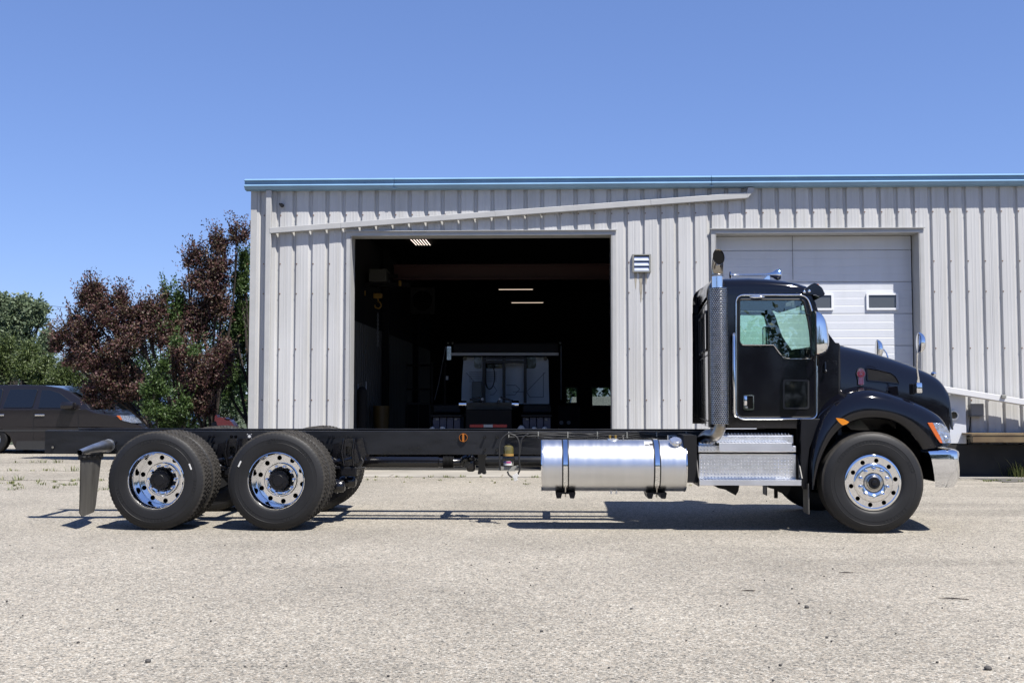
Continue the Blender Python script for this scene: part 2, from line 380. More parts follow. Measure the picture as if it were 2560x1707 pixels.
    def build(s, name, material, parent=None, smooth=None, origin=None, label=None, bevel=None, kind=None, fix=True):
        if origin is None: origin = ORG[parent.name] if parent else Vector((0, 0, 0))
        origin = Vector(origin)
        me = bpy.data.meshes.new(name)
        me.from_pydata([(v[0]-origin.x, v[1]-origin.y, v[2]-origin.z) for v in s.v], [], s.f)
        ms = material if isinstance(material, (list, tuple)) else [material]
        for q in ms: me.materials.append(MATS[q])
        if len(ms) > 1: me.polygons.foreach_set('material_index', s.m)
        if fix:
            bm = bmesh.new(); bm.from_mesh(me); bmesh.ops.recalc_face_normals(bm, faces=bm.faces); bm.to_mesh(me); bm.free()
        me.update()
        if smooth is not None:
            me.polygons.foreach_set('use_smooth', [True]*len(me.polygons))
            try: me.set_sharp_from_angle(angle=R(smooth))
            except Exception: pass
        ob = bpy.data.objects.new(name, me); COL.objects.link(ob)
        if parent: ob.parent = parent; ob.location = origin - ORG[parent.name]
        else: ob.location = origin
        ORG[ob.name] = origin
        if bevel:
            md = ob.modifiers.new('bevel', 'BEVEL'); md.width = bevel; md.segments = 2; md.limit_method = 'ANGLE'; md.angle_limit = R(35)
        if label: ob['label'] = label
        if kind: ob['kind'] = kind
        return ob

def thing(name, label, cat, loc=(0, 0, 0), group=None):
    o = bpy.data.objects.new(name, None); COL.objects.link(o); o.location = loc; o.empty_display_size = 0.3
    ORG[o.name] = Vector(loc); o['label'] = label; o['category'] = cat
    if group: o['group'] = group
    return o
def tag(o, label=None, cat=None, group=None, kind=None):
    for k, v in (('label', label), ('category', cat), ('group', group), ('kind', kind)):
        if v: o[k] = v
    return o
CH = {}
def kids(o): return [c for c in COL.objects if c.parent == o]
def copy_tree(o, parent, loc, rot=None, scale=None):
    c = o.copy(); COL.objects.link(c); c.parent = parent; c.location = loc
    if rot is not None: c.rotation_euler = rot
    if scale is not None: c.scale = scale
    for ch in list(o.children):
        d = ch.copy(); COL.objects.link(d); d.parent = c
    return c
def rounded(pts, r, n=5):
    """polygon with its corners rounded; r a number or one per corner"""
    out = []; m = len(pts)
    for i in range(m):
        p0, p, p1 = Vector(pts[i-1]), Vector(pts[i]), Vector(pts[(i+1) % m])
        a, b = (p0-p), (p1-p); rr = r[i] if isinstance(r, (list, tuple)) else r
        rr = min(rr, a.length*0.45, b.length*0.45)
        if rr <= 0: out.append(tuple(p)); continue
        a = p + a.normalized()*rr; b = p + b.normalized()*rr
        for k in range(n+1):
            t = k/n; q = a*(1-t)**2 + p*2*t*(1-t) + b*t*t; out.append((q.x, q.y))
    return out
def rect(x0, x1, z0, z1): return [(x0, z0), (x1, z0), (x1, z1), (x0, z1)]
def circle(cx, cz, r, n=24, r2=None):
    return [(cx + r*math.cos(2*PI*i/n), cz + (r2 or r)*math.sin(2*PI*i/n)) for i in range(n)]
def smoothline(pts, n=6):
    """Catmull-Rom through points"""
    P = [Vector(p) for p in pts]; out = []
    for i in range(len(P)-1):
        a = P[i-1] if i else P[0]*2-P[1]; b = P[i]; c = P[i+1]; d = P[i+2] if i+2 < len(P) else P[-1]*2-P[-2]
        for k in range(n):
            t = k/n
            out.append(0.5*((2*b) + (c-a)*t + (2*a-5*b+4*c-d)*t*t + (3*b-a-3*c+d)*t**3))
    out.append(P[-1]); return [tuple(q) for q in out]
def resample(pts, n):
    P = [Vector(p) for p in pts]; L = [0]
    for i in range(1, len(P)): L.append(L[-1] + (P[i]-P[i-1]).length)
    out = []; j = 0
    for k in range(n):
        t = L[-1]*k/(n-1)
        while j < len(L)-2 and L[j+1] < t: j += 1
        q = (t-L[j])/max(1e-9, L[j+1]-L[j]); out.append(P[j].lerp(P[j+1], min(1, q)))
    return out
def text_geo(txt, size):
    cu = bpy.data.curves.new('t', 'FONT'); cu.body = txt; cu.size = size; cu.align_x = 'CENTER'; cu.extrude = 0
    ob = bpy.data.objects.new('t', cu); COL.objects.link(ob)
    me = ob.to_mesh(); vs = [v.co.copy() for v in me.vertices]; fs = [tuple(p.vertices) for p in me.polygons]
    ob.to_mesh_clear(); bpy.data.objects.remove(ob); bpy.data.curves.remove(cu)
    return vs, fs

# ------------------------------------------------------------------ ground
YW = 18.90                                                # outer face of the workshop wall
def plane(name, pts, z, m, label=None):
    mb = MB(); mb.add([(x, y, z) for x, y in pts], [tuple(range(len(pts)))])
    o = mb.build(name, m, fix=False); o['kind'] = 'structure'
    return o
plane('ground', [(-600, -500), (600, -500), (600, 900), (-600, 900)], -0.012, 'grass_ground')
plane('gravel_yard', [(-70, -45), (70, -45), (70, 30.5), (-70, 30.5)], -0.004, 'chip_seal')
# concrete apron bays along the workshop with open joints between them
xa = W(700, 1180, YW)[0]
for i in range(7):
    x0 = -4.75 + i*1.98
    o = MB().box(x0 + .012, x0 + 1.968, YW - .55, YW - .02, -0.02, 0.012).build('apron_slab', 'apron_concrete'); o['kind'] = 'structure'
plane('asphalt_strip', [(7.6, YW - 1.35), (8.9, YW - 1.0), (30, YW - 1.15), (30, YW), (7.2, YW)], 0.002, 'asphalt')
# the left yard: narrow cast strips with weeds in the joints
for k, (ya, yb) in enumerate(((17.4, 19.55), (19.6, 21.9), (21.95, 24.3))):
    for i in range(4):
        x0 = -27 + i*5.0
        o = MB().box(x0 + .02, min(x0 + 4.98, -4.9), ya, yb, -0.03, 0.006 + .002*k).build('concrete_slab', 'chip_seal'); o['kind'] = 'structure'

# ------------------------------------------------------------------ workshop
XL = W(627, 700, YW)[0]
OX0, OX1 = W(876, 700, YW)[0], W(1530, 700, YW)[0]; OZ = W(1200, 587, YW)[1]
DX0, DX1 = W(1790, 800, YW)[0], W(2302, 800, YW)[0]; DZ = W(2050, 581, YW)[1]
ZT = 5.22; XR = 30.0
shop = thing('workshop_building', 'long pale grey ribbed metal workshop with blue gutter and two tall doors', 'building', (8, YW, 0))
RIB = 0.3048
xg = W(735, 700, YW)[0]                                    # centre of one groove
k0 = math.floor((XL - xg)/RIB)
pstart = xg + k0*RIB - RIB/2
def panel_profile(x0, x1):
    """list of (x, y) of the ribbed sheet between x0 and x1"""
    pts = set()
    k = math.floor((x0 - xg)/RIB) - 1
    key = []
    while xg + k*RIB - RIB < x1:
        c = xg + k*RIB
        key += [(c-.050, 0), (c-.022, .040), (c+.018, .040), (c+.036, 0),
                (c+RIB/2-.040, 0), (c+RIB/2-.034, -.0018), (c+RIB/2-.018, -.0018), (c+RIB/2-.012, 0),
                (c+RIB/2+.020, 0), (c+RIB/2+.026, -.0018), (c+RIB/2+.042, -.0018), (c+RIB/2+.048, 0)]
        k += 1
    key.sort()
    def yat(x):
        for a, b in zip(key, key[1:]):
            if a[0] <= x <= b[0]: return a[1] + (b[1]-a[1])*(x-a[0])/max(1e-9, b[0]-a[0])
        return 0
    return [(x0, yat(x0))] + [p for p in key if x0 + 1e-4 < p[0] < x1 - 1e-4] + [(x1, yat(x1))]
def wall_sheet(x0, x1, z0, z1, first=False):
    pr = panel_profile(x0, x1); mb = MB()
    mb.grid([[(x, YW+y, z0) for x, y in pr], [(x, YW+y, z1) for x, y in pr]])
    mb.grid([[(x, YW+y+.004, z1) for x, y in pr], [(x, YW+y+.004, z0) for x, y in pr]])
    # lap edge of the sheet stands a little proud: fine vertical line
    mb.box(x0, x0+.006, YW-.003, YW+.002, z0, z1)
    return mb.build('wall_panel', 'wall_metal', shop, smooth=None)
SH = RIB*3
x = XL
edges = [XL]
e = pstart
while e <= XL + .2: e += SH
while e < XR: edges.append(e); e += SH
edges.append(XR)
screws = MB()
for a, b in zip(edges, edges[1:]):
    segs = [(a, b, 0.02, ZT)]
    for (o0, o1, oz) in ((OX0, OX1, OZ), (DX0, DX1, DZ)):
        new = []
        for (p, q, z0, z1) in segs:
            if q <= o0 or p >= o1 or z0 > 0.1: new.append((p, q, z0, z1)); continue
            if p < o0: new.append((p, o0, z0, z1))
            if q > o1: new.append((o1, q, z0, z1))
            new.append((max(p, o0), min(q, o1), oz, z1))
        segs = new
    for p, q, z0, z1 in segs:
        if q - p > .02: wall_sheet(p, q, z0, z1)
k = k0
while xg + k*RIB < 12:
    c = xg + k*RIB + .045
    for z in (0.55, 1.35, 2.28, 3.3, 3.85, 4.75):
        if (OX0 < c < OX1 and z < OZ) or (DX0 < c < DX1 and z < DZ): continue
        screws.cyl((c, YW-.009, z), (c, YW, z), .012, n=6)
    k += 1
screws.build('screw', 'rust', shop, kind='stuff')
# corner trim, door trims
MB().box(XL-.012, XL+.10, YW-.018, YW+.16, 0.0, ZT).build('corner_trim', 'trim_metal', shop)
def opening_trim(x0, x1, zt, name):
    w = .075
    MB().box(x0-w, x0, YW-.022, YW+.02, 0, zt+w).box(x0-.006, x0+.012, YW-.022, YW+.36, 0, zt).build(name, 'trim_metal', shop)
    MB().box(x1, x1+w, YW-.022, YW+.02, 0, zt+w).box(x1-.012, x1+.006, YW-.022, YW+.36, 0, zt).build(name, 'trim_metal', shop)
    MB().box(x0, x1, YW-.022, YW+.02, zt, zt+w).box(x0-.004, x1+.004, YW-.03, YW+.36, zt-.012, zt+.006)\
        .box(x0-w-.02, x1+w+.02, YW-.06, YW-.022, zt+w-.012, zt+w).build('head_trim', 'trim_metal', shop)
opening_trim(OX0, OX1, OZ, 'jamb_trim')
opening_trim(DX0, DX1, DZ, 'jamb_trim')
# gutter
zg1 = W(640, 446, YW-.17)[1]; zg0 = W(640, 473, YW-.17)[1]; H = zg1 - zg0
gp = [(-.01, H*.93), (-.115, H), (-.190, H*.80), (-.188, H*.77), (-.148, H*.75), (-.146, H*.48), (-.190, H*.30), (-.188, H*.26), (-.135, 0), (-.01, -.012)]
gx = [XL-.10, W(985, 460, YW-.17)[0], W(1779, 440, YW-.17)[0], XR]
for i, (a, b) in enumerate(zip(gx, gx[1:])):
    mb = MB(); mb.grid([[(a+.004, YW+y, zg0+z) for y, z in gp], [(b-.004, YW+y, zg0+z) for y, z in gp]])
    mb.add([(a+.004, YW+y, zg0+z) for y, z in gp], [tuple(range(len(gp)))])
    mb.box(b-.03, b+.03, YW-.172, YW-.02, zg0-.004, zg0+.002)
    mb.build('gutter', 'gutter_blue', shop)
MB().add([(XL-.10, YW-.112, zg1+.001), (XR, YW-.112, zg1+.001), (XR, YW+9, zg1+.25), (XL-.12, YW+9, zg1+.25),
          (XL-.12, YW+22, zg1-.1), (XR, YW+22, zg1-.1)], [(0, 1, 2, 3), (3, 2, 5, 4)]).build('roof', 'roof_blue', shop, fix=False)
MB().box(XL-.01, XL+.03, YW+.16, YW+22, 0, zg1-.1).build('side_wall', 'wall_metal', shop)
# downspout
dy0, dy1 = YW-.105, YW-.025
xd0, xd1 = W(663, 600, dy0)[0], W(677, 600, dy0)[0]
MB().bbox(xd0, xd1, dy0, dy1, 0.15, zg0-.003, .012).build('downspout', 'trim_metal', shop)
def bar(mb, a, b, h, y0, y1):
    a, b = Vector(a), Vector(b); d = (b-a).normalized(); n = Vector((-d.y, d.x))*h/2
    return mb.slab([tuple(a-n), tuple(b-n), tuple(b+n), tuple(a+n)], y0, y1)
pa = Vector(PG(385, 818, dy0)); pb = Vector(zoom(1540, 420, 4.2)(1378, 287, dy0)); pc = Vector(zoom(1540, 420, 4.2)(1418, 222, dy0)); pd = Vector((pc.x, zg0))
mb = MB(); hw = .107
segs = [pa.lerp(pb, t) for t in (0, .15, .475, .8, 1)]
for u, v in zip(segs, segs[1:]): bar(mb, u, v + (v-u).normalized()*.0, hw, dy0-.005, dy1)
mb.build('diagonal_downspout', 'trim_metal', shop, bevel=.008)
mb = MB(); d = (pc-pb).normalized()
up = Vector((-(pb-pa).normalized().y, (pb-pa).normalized().x))*hw/2
mb.slab([tuple(pb-up), (pc.x+.053, pc.y-.03), (pc.x+.053, pc.y+.02), (pc.x-.053, pc.y+.03), tuple(pb+up)], dy0-.006, dy1-.001)
mb.bbox(pc.x-.052, pc.x+.052, dy0+.03, dy1, pc.y-.04, zg0-.004, .006)
mb.build('downspout_elbow', 'trim_metal', shop)
kk = k0 + 1
mb = MB()
while xg + kk*RIB + .07 < pb.x:
    c = xg + kk*RIB - .075
    if c > xd1 + .05:
        t = (c-pa.x)/(pb.x-pa.x); z = pa.y + (pb.y-pa.y)*t - hw/2
        mb.box(c-.012, c+.012, YW-.05, YW, z-.035, z+.01)
    kk += 1
mb.build('bracket', 'trim_metal', shop, kind='stuff')
# black cap on the wall by the corner
cx, cz = PG(548, 490, YW-.02)
MB().cyl((cx, YW-.06, cz), (cx, YW, cz), .035, n=14).cyl((cx-.03, YW-.05, cz+.02), (cx-.03, YW-.01, cz+.02), .02, n=10).build('vent_cap', 'black_plastic', shop, smooth=40)
# louvre
PL = zoom(1540, 420, 4.2)
lx0, lz1 = PL(172, 905, YW-.05); lx1, lz0 = PL(368, 1092, YW-.05)
lf = MB().slab(rect(lx0, lx1, lz0, lz1), YW-.05, YW, [rect(lx0+.03, lx1-.03, lz0+.02, lz1-.02)[::-1]]).build('louvre', 'hoist_grey', shop)
MB().box(lx0+.028, lx1-.028, YW-.012, YW-.004, lz0+.02, lz1-.02).build('backing', 'base_dark', lf)
hh = (lz1-lz0-.05)/3
for i in range(3):
    z = lz0 + .028 + i*hh
    MB().add([(lx0+.035, YW-.046, z), (lx1-.035, YW-.046, z), (lx1-.035, YW-.018, z+hh-.012), (lx0+.035, YW-.018, z+hh-.012),
              (lx0+.035, YW-.046, z-.008), (lx1-.035, YW-.046, z-.008)], [(0, 1, 2, 3), (4, 5, 1, 0)]).build('slat', 'louvre_alu', lf, fix=False)
for (ox, w_, l_) in ((0.06, .05, .30), (.155, .07, .55), (.25, .04, .22)):
    # rust and dirt washed down the sheet below the louvre: a thin irregular film
    n_ = 9; rows = []
    for i in range(n_):
        t = i/(n_-1); ww = w_*(1-t)**.7*(.8+.4*random.random()) + .004
        rows.append([(lx0+ox-ww/2, YW-.0045, lz0-l_*t), (lx0+ox+ww/2, YW-.0045, lz0-l_*t)])
    MB().grid(rows).build('rust_stain', 'stain', lf, fix=False)
# overhead door
YD = YW + .345
od = MB().box(DX0+.03, DX1-.03, YD+.03, YD+.06, 0.02, DZ-.02).build('overhead_door', 'door_white', shop)
zs = [0.02]; 
ztop = W(2050, 626, YD)[1]
n = 7; sec = ztop/n
for i in range(n):
    z0, z1 = i*sec + .004, (i+1)*sec - .004
    holes = []
    win = (i == 5)
    wr = []
    zw1, zw0 = W(2200, 733, YD)[1], W(2200, 775, YD)[1]
    prof = []
    # horizontal ribs of the section: shallow grooves
    m = 4; st = (z1-z0)/m
    for j in range(m):
        prof += [(0, z0+j*st+.004), (0, z0+(j+1)*st-.010), (.003, z0+(j+1)*st-.005), (.003, z0+(j+1)*st)]
    mb = MB(); mb.grid([[(DX0+.031, YD+y, z) for y, z in prof], [(DX1-.031, YD+y, z) for y, z in prof]])
    mb.box(DX0+.031, DX1-.031, YD+.008, YD+.028, z0, z1)
    mb.build('door_section', 'door_white', od, fix=False)
MB().box(DX0+.031, DX1-.031, YD-.004, YD+.03, ztop+.005, DZ-.02).build('door_section', 'door_white', od)
for px in (2165, 2003, 1841):
    w0, w1 = W(px, 750, YD)[0], W(px+80, 750, YD)[0]
    MB().slab(rounded(rect(w0, w1, zw0, zw1), .015), YD-.03, YD-.001, [rounded(rect(w0+.040, w1-.040, zw0+.036, zw1-.036), .012)[::-1]]).build('window_frame', 'frame_white', od)
    MB().box(w0+.02, w1-.02, YD-.012, YD-.006, zw0+.02, zw1-.02).build('window_pane', 'window_grey', od)
rx = W(1981, 600, YD-.02)[0]
MB().cyl((rx, YD-.02, W(1981, 700, YD)[1]), (rx, YD-.02, DZ), .0035, n=6).build('pull_cord', 'cable', od)

# ------------------------------------------------------------------ inside of the workshop
YB = YW + 18.0; IX0, IX1 = XL + 2.1, 16.0
MB().box(OX0, OX1, YW-.015, YW+1.0, -.02, .013).build('sunlit_floor_strip', 'apron_concrete', shop)  # paler slab added for the sunlit strip of floor inside the doorway
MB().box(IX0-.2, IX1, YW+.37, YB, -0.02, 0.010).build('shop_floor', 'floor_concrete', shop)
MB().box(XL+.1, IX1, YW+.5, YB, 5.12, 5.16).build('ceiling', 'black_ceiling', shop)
mb = MB()                                                  # left liner, ribbed
rows = []
y = YW+.5; prof = []
while y < YB:
    prof += [(0, y), (0, y+.17), (.03, y+.19), (.03, y+.23), (0, y+.25)]; y += .28
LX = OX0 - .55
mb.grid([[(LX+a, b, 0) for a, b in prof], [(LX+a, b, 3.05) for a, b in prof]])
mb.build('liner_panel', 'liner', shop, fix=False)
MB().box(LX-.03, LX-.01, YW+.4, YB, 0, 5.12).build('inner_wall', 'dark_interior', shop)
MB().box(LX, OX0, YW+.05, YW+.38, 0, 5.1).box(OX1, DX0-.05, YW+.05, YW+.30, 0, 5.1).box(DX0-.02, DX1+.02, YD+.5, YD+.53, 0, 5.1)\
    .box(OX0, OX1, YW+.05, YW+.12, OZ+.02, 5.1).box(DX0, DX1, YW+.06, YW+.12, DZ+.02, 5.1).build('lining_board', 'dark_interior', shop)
# back wall with the window openings seen beyond the parked truck
w1 = [*W(1481, 1013, YB), *W(1530, 969, YB)]; w2 = [*W(1417, 1006, YB), *W(1441, 970, YB)]
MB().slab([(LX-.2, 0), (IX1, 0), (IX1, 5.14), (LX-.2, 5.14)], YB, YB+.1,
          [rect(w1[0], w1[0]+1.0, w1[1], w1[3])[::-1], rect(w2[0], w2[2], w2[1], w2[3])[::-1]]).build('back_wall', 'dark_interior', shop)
for w in ((w1[0], w1[0]+1.0, w1[1], w1[3]), (w2[0], w2[2], w2[1], w2[3])):
    f = MB().slab(rect(w[0]-.05, w[1]+.05, w[2]-.05, w[3]+.05), YB-.03, YB-.002, [rect(w[0], w[1], w[2], w[3])[::-1]]).build('window', 'liner', shop)
    MB().box(w[0], w[1], YB+.03, YB+.036, w[2], w[3]).build('pane', 'shop_glass', f)
# steel columns
for cxx, cyy in ((LX+.03, YW+7), (LX+.03, YW+13)):
    MB().box(cxx, cxx+.16, cyy, cyy+.16, 0, 5.1).build('column', 'dark_interior', shop)
# lights
x0, z0 = W(1026, 599, YW+6)
hb = thing('tube_light_cluster', 'bright cluster of six slanted tubes near the top left of the open doorway', 'ceiling light', (x0+.25, YW+6, 5.0))
for i in range(6):
    xa_, za = W(1027+i*7.4, 599, YW+5.2); xb_, zb = W(1041+i*6.9, 613, YW+6.2)
    MB().cyl((xa_, YW+5.2, za), (xb_, YW+6.2, zb), .007, n=8).build('tube', 'high_bay', hb)
x0, z0 = W(1026, 596, YW+5.6); x1, z1 = W(1075, 596, YW+5.6)
MB().box(x0, x1, YW+5.2, YW+6.2, z0+.42, z0+.45).build('housing', 'dark_interior', hb)
for nm, (a, b, lab) in {'a': ((1247, 724), (1332, 723), 'long thin warm strip light, the higher one inside the doorway'), 'b': ((1279, 757), (1358, 758), 'shorter dimmer strip light, the lower one inside the doorway')}.items():
    yy = YW + (12 if nm == 'a' else 14)
    x0, z0 = W(*a, yy); x1, z1 = W(*b, yy)
    t = thing('strip_light', lab, 'ceiling light', ((x0+x1)/2, yy, z0), 'strip lights inside the workshop')
    MB().box(x0, x1, yy-.02, yy+.03, z0-.006, z0+.010).build('tube', 'strip_light', t)
    MB().box(x0-.04, x1+.04, yy-.05, yy+.06, z0+.02, z0+.09).build('housing', 'dark_interior', t)
    MB().cyl((x0+.2, yy, z0+.08), (x0+.2, yy, 5.12), .006, n=5).cyl((x1-.2, yy, z0+.08), (x1-.2, yy, 5.12), .006, n=5).build('hanger', 'dark_interior', t)
# bridge crane
yc = YW + 5
x0, z1 = P8(370, 305, yc); x1, z0 = P8(1985, 410, yc)
cr = thing('bridge_crane', 'dark red bridge crane beam spanning the open doorway with grey hoist and yellow hook', 'crane', (x0, yc, z0))
MB().box(x0, x1+3, yc-.02, yc+.02, z0+.03, z1-.03).box(x0, x1+3, yc-.12, yc+.12, z1-.03, z1).box(x0, x1+3, yc-.12, yc+.12, z0, z0+.03).build('beam', 'crane_red', cr)
a, b = P8(183, 330, yc-.4), P8(312, 424, yc-.4)
ht = MB().bbox(a[0], b[0], yc-.4, yc+.2, b[1], a[1], .02).build('hoist', 'inside_grey', cr)
MB().box(a[0]-.1, b[0]+.5, yc-.2, yc+.1, b[1]-.09, b[1]-.01).box(b[0], x0+.1, yc-.05, yc+.05, b[1]+.1, b[1]+.2).build('trolley', 'dark_interior', cr)
hx, hz = P8(252, 535, yc-.3)
MB().bbox(hx-.10, hx+.10, yc-.38, yc-.22, hz-.05, hz+.07, .02).build('hook_block', 'hook_yellow', cr)
pts = [(hx, yc-.3, hz-.05), (hx, yc-.3, hz-.12)] + [(hx + .075*math.sin(t), yc-.3, hz-.20 + .075*math.cos(t)) for t in [R(q) for q in range(0, 300, 25)]]
MB().tube(pts, .018, n=8).build('hook', 'hook_yellow', cr, smooth=60)
MB().cyl((hx-.03, yc-.3, hz+.06), (hx-.03, yc-.3, b[1]-.05), .008, n=6).cyl((hx+.03, yc-.3, hz+.06), (hx+.03, yc-.3, b[1]-.05), .008, n=6).build('cable', 'dark_interior', cr)
q = P8(132, 512, yc-.3)
MB().bbox(q[0]-.09, q[0]+.09, yc-.35, yc-.25, q[1]-.06, q[1]+.06, .02).build('pendant_box', 'hook_yellow', cr)
q = P8(415, 440, yc-.3)
MB().bbox(q[0]-.03, q[0]+.03, yc-.35, yc-.25, q[1]-.06, q[1]+.06, .01).build('bumper_stop', 'hook_yellow', cr)
lz = P8(245, 905, yc-.3)[1]
mb = MB(); z = hz-.4; i = 0
while z > lz:
    mb.tube([(hx + (.018*math.cos(t) if i % 2 else 0), yc-.3 + (0 if i % 2 else .018*math.cos(t)), z + .03*math.sin(t)) for t in [k*PI/4 for k in range(8)]], .006, n=5, closed=True)
    z -= .048; i += 1
mb.build('chain', 'box_grey', cr, smooth=50, kind='stuff')
# wall fan
yf = YW + 11
a, b = P8(492, 470, yf), P8(664, 662, yf)
fn = thing('wall_fan', 'big square box fan with dull grey frame hanging in the dark left of the doorway', 'fan', ((a[0]+b[0])/2, yf, b[1]))
MB().slab(rect(a[0], b[0], b[1], a[1]), yf, yf+.3, [circle((a[0]+b[0])/2, (a[1]+b[1])/2, (b[0]-a[0])*.43, 32)[::-1]]).build('frame', 'rack_grey', fn)
mb = MB()
for i in range(6):
    t = i*PI/3; c = Vector(((a[0]+b[0])/2, yf+.15, (a[1]+b[1])/2)); u = Vector((math.cos(t), 0, math.sin(t))); v = Vector((-math.sin(t), 0.5, math.cos(t)))
    rr = (b[0]-a[0])*.40
    mb = MB(); mb.add([c+u*.06-v*.04, c+u*rr-v*.12, c+u*rr+v*.12, c+u*.06+v*.04], [(0, 1, 2, 3)]); mb.build('blade', 'dark_interior', fn, fix=False)
MB().cyl((c.x, yf+.1, c.z), (c.x, yf+.2, c.z), .07, n=16).build('hub', 'dark_interior', fn, smooth=40)
# storage rack, cabinet, and floor things along the left wall
yr = YW + 9
a, b = P8(462, 1020, yr), P8(745, 1310, yr)
rk = thing('storage_rack', 'tall dark steel storage rack with uprights standing left of the parked truck inside', 'shelf', ((a[0]+b[0])/2, yr, 0))
for i in range(4):
    xx = a[0] + (b[0]-a[0])*i/3
    MB().box(xx-.025, xx+.025, yr, yr+.05, 0, a[1]).build('upright', 'rack_grey', rk)
for i in range(4):
    zz = .3 + (a[1]-.4)*i/3
    MB().box(a[0], b[0], yr, yr+.6, zz, zz+.04).build('shelf', 'dark_interior', rk)
a, b = P8(465, 1320, YW+8), P8(640, 1515, YW+8)
cb = thing('steel_cabinet', 'low dark steel cabinet standing in front of the storage rack', 'cabinet', ((a[0]+b[0])/2, YW+8, 0))
MB().bbox(a[0], b[0], YW+8, YW+8.5, 0, a[1], .02).build('carcass', 'rack_grey', cb)
MB().bbox(a[0]+.03, (a[0]+b[0])/2-.01, YW+7.98, YW+8, .05, a[1]-.05, .005).build('door', 'dark_interior', cb)
MB().bbox((a[0]+b[0])/2+.01, b[0]-.03, YW+7.98, YW+8, .05, a[1]-.05, .005).build('door', 'dark_interior', cb)
a, b = P8(90, 1165, YW+2), P8(150, 1330, YW+2)
hd = thing('welding_cart', 'dark gas bottle cart just inside the left jamb', 'cart', (a[0]+.15, YW+2, 0))
MB().cyl((a[0]+.12, YW+2, .12), (a[0]+.12, YW+2, a[1]-.2), .10, n=16).ball((a[0]+.12, YW+2, a[1]-.2), .10).build('gas_bottle', 'dark_interior', hd, smooth=50)
MB().tube([(a[0], YW+2.15, .1), (a[0], YW+2.2, a[1]-.05), (b[0], YW+2.2, a[1]), (b[0], YW+2.15, .1)], .014).build('frame', 'box_grey', hd, smooth=50)
MB().cyl((a[0]-.04, YW+2.1, .12), (a[0], YW+2.1, .12), .12, n=18).cyl((b[0], YW+2.1, .12), (b[0]+.04, YW+2.1, .12), .12, n=18).build('wheel', 'rubber', hd, smooth=40)
a, b = P8(250, 1350, YW+5), P8(300, 1510, YW+5)
dr = thing('yellow_bin', 'dull yellow bin on the workshop floor by the left liner', 'bin', ((a[0]+b[0])/2, YW+5, 0))
MB().lathe([(.15, 0), (.19, a[1]), (.20, a[1]), (.20, a[1]+.02), (.17, a[1]+.02), (.15, .02)], 20, ((a[0]+b[0])/2, YW+5, 0), 'Z').build('body', 'inside_ochre', dr, smooth=40)
# machine at the right
a, b = P8(1585, 1340, YW+7), P8(1745, 1512, YW+7)
mc = thing('shop_compressor', 'dark machine with two round gauges on the right side of the workshop floor', 'machine', ((a[0]+b[0])/2, YW+7, 0))
MB().bbox(a[0], b[0], YW+7, YW+7.8, .1, a[1], .05).build('body', 'dark_interior', mc)
for px in (1608, 1662):
    q = P8(px, 1468, YW+6.99)
    MB().cyl((q[0], YW+6.97, q[1]), (q[0], YW+7.01, q[1]), .05, n=18).build('gauge', 'box_grey', mc, smooth=40)
MB().box(a[0]+.05, b[0]-.05, YW+7.1, YW+7.7, 0, .11).build('base', 'dark_interior', mc)

# ------------------------------------------------------------------ truck parked inside
T0 = YW + 2.8
it = thing('parked_work_truck', 'white cabbed truck seen from behind in the dark workshop, red and white tape below', 'truck', (W(1222, 1000, T0)[0], T0, 0))
yb = YW + 7.2
q = lambda x, y, Y=yb: P8(x, y, Y)
body = rounded([q(868, 1330), q(870, 1200), q(885, 985), q(1512, 985), q(1515, 1200), q(1518, 1330)], [.02, .2, .10, .10, .2, .02])
wl = rounded([q(962, 985), q(1018, 985), q(1018, 1068), q(962, 1068)], [.02, .02, .02, .08])
wr_ = rounded([q(1352, 985), q(1420, 985), q(1420, 1068), q(1352, 1068)], [.02, .02, .08, .02])
MB().slab(body, yb, yb+1.7).build('cab', 'truck_white', it, bevel=.03)
for w_ in (wl, wr_): MB().slab(w_, yb-.012, yb-.002).build('rear_window', 'dark_glass', it)
MB().slab([q(1045, 1030), q(1170, 1030), q(1170, 1068), q(1045, 1068)], yb-.012, yb-.002).build('rear_window', 'dark_glass', it)
ribs = MB()
def stroke(mb, pts, w, y, ya): 
    for u, v in zip(pts, pts[1:]): bar(mb, q(*u), q(*v), w, y, ya)
for z_ in (1095, 1108, 1122, 1136, 1150, 1164): stroke(ribs, [(925, z_), (1130, z_)], .012, yb-.010, yb)
stroke(ribs, [(905, 1100), (990, 1195), (990, 1165)], .014, yb-.012, yb)
stroke(ribs, [(1490, 1095), (1350, 1240), (1250, 1240)], .014, yb-.012, yb)
stroke(ribs, [(1200, 1192), (1270, 1192), (1300, 1220), (1265, 1262), (1200, 1262)], .014, yb-.012, yb)
stroke(ribs, [(1350, 1240), (1375, 1280), (1475, 1280), (1475, 1100)], .014, yb-.012, yb)
stroke(ribs, [(1080, 1262), (1105, 1262), (1130, 1230), (1105, 1195)], .014, yb-.012, yb)
ribs.build('pressed_rib', 'box_grey', it)
for px in (893, 1490):
    c_ = q(px, 995, yb-.06); MB().cyl((c_[0], yb-.06, c_[1]), (c_[0], yb, c_[1]), .05, n=16).build('work_lamp', 'hoist_grey', it, smooth=40)
ym = yb - .5
for px in (1035, 1183, 1340):
    a, b = P8(px-11, 985, ym), P8(px+11, 1325, ym)
    MB().box(a[0], b[0], ym, ym+.08, b[1], a[1]).build('mast_post', 'black_satin', it)
a, b = P8(1025, 1010, ym), P8(1350, 1028, ym); MB().box(a[0], b[0], ym-.002, ym+.06, b[1], a[1]).build('mast_crossbar', 'black_satin', it)
a, b = P8(1030, 988, ym), P8(1345, 1000, ym); MB().box(a[0], b[0], ym-.002, ym+.06, b[1], a[1]).build('mast_crossbar', 'black_satin', it)
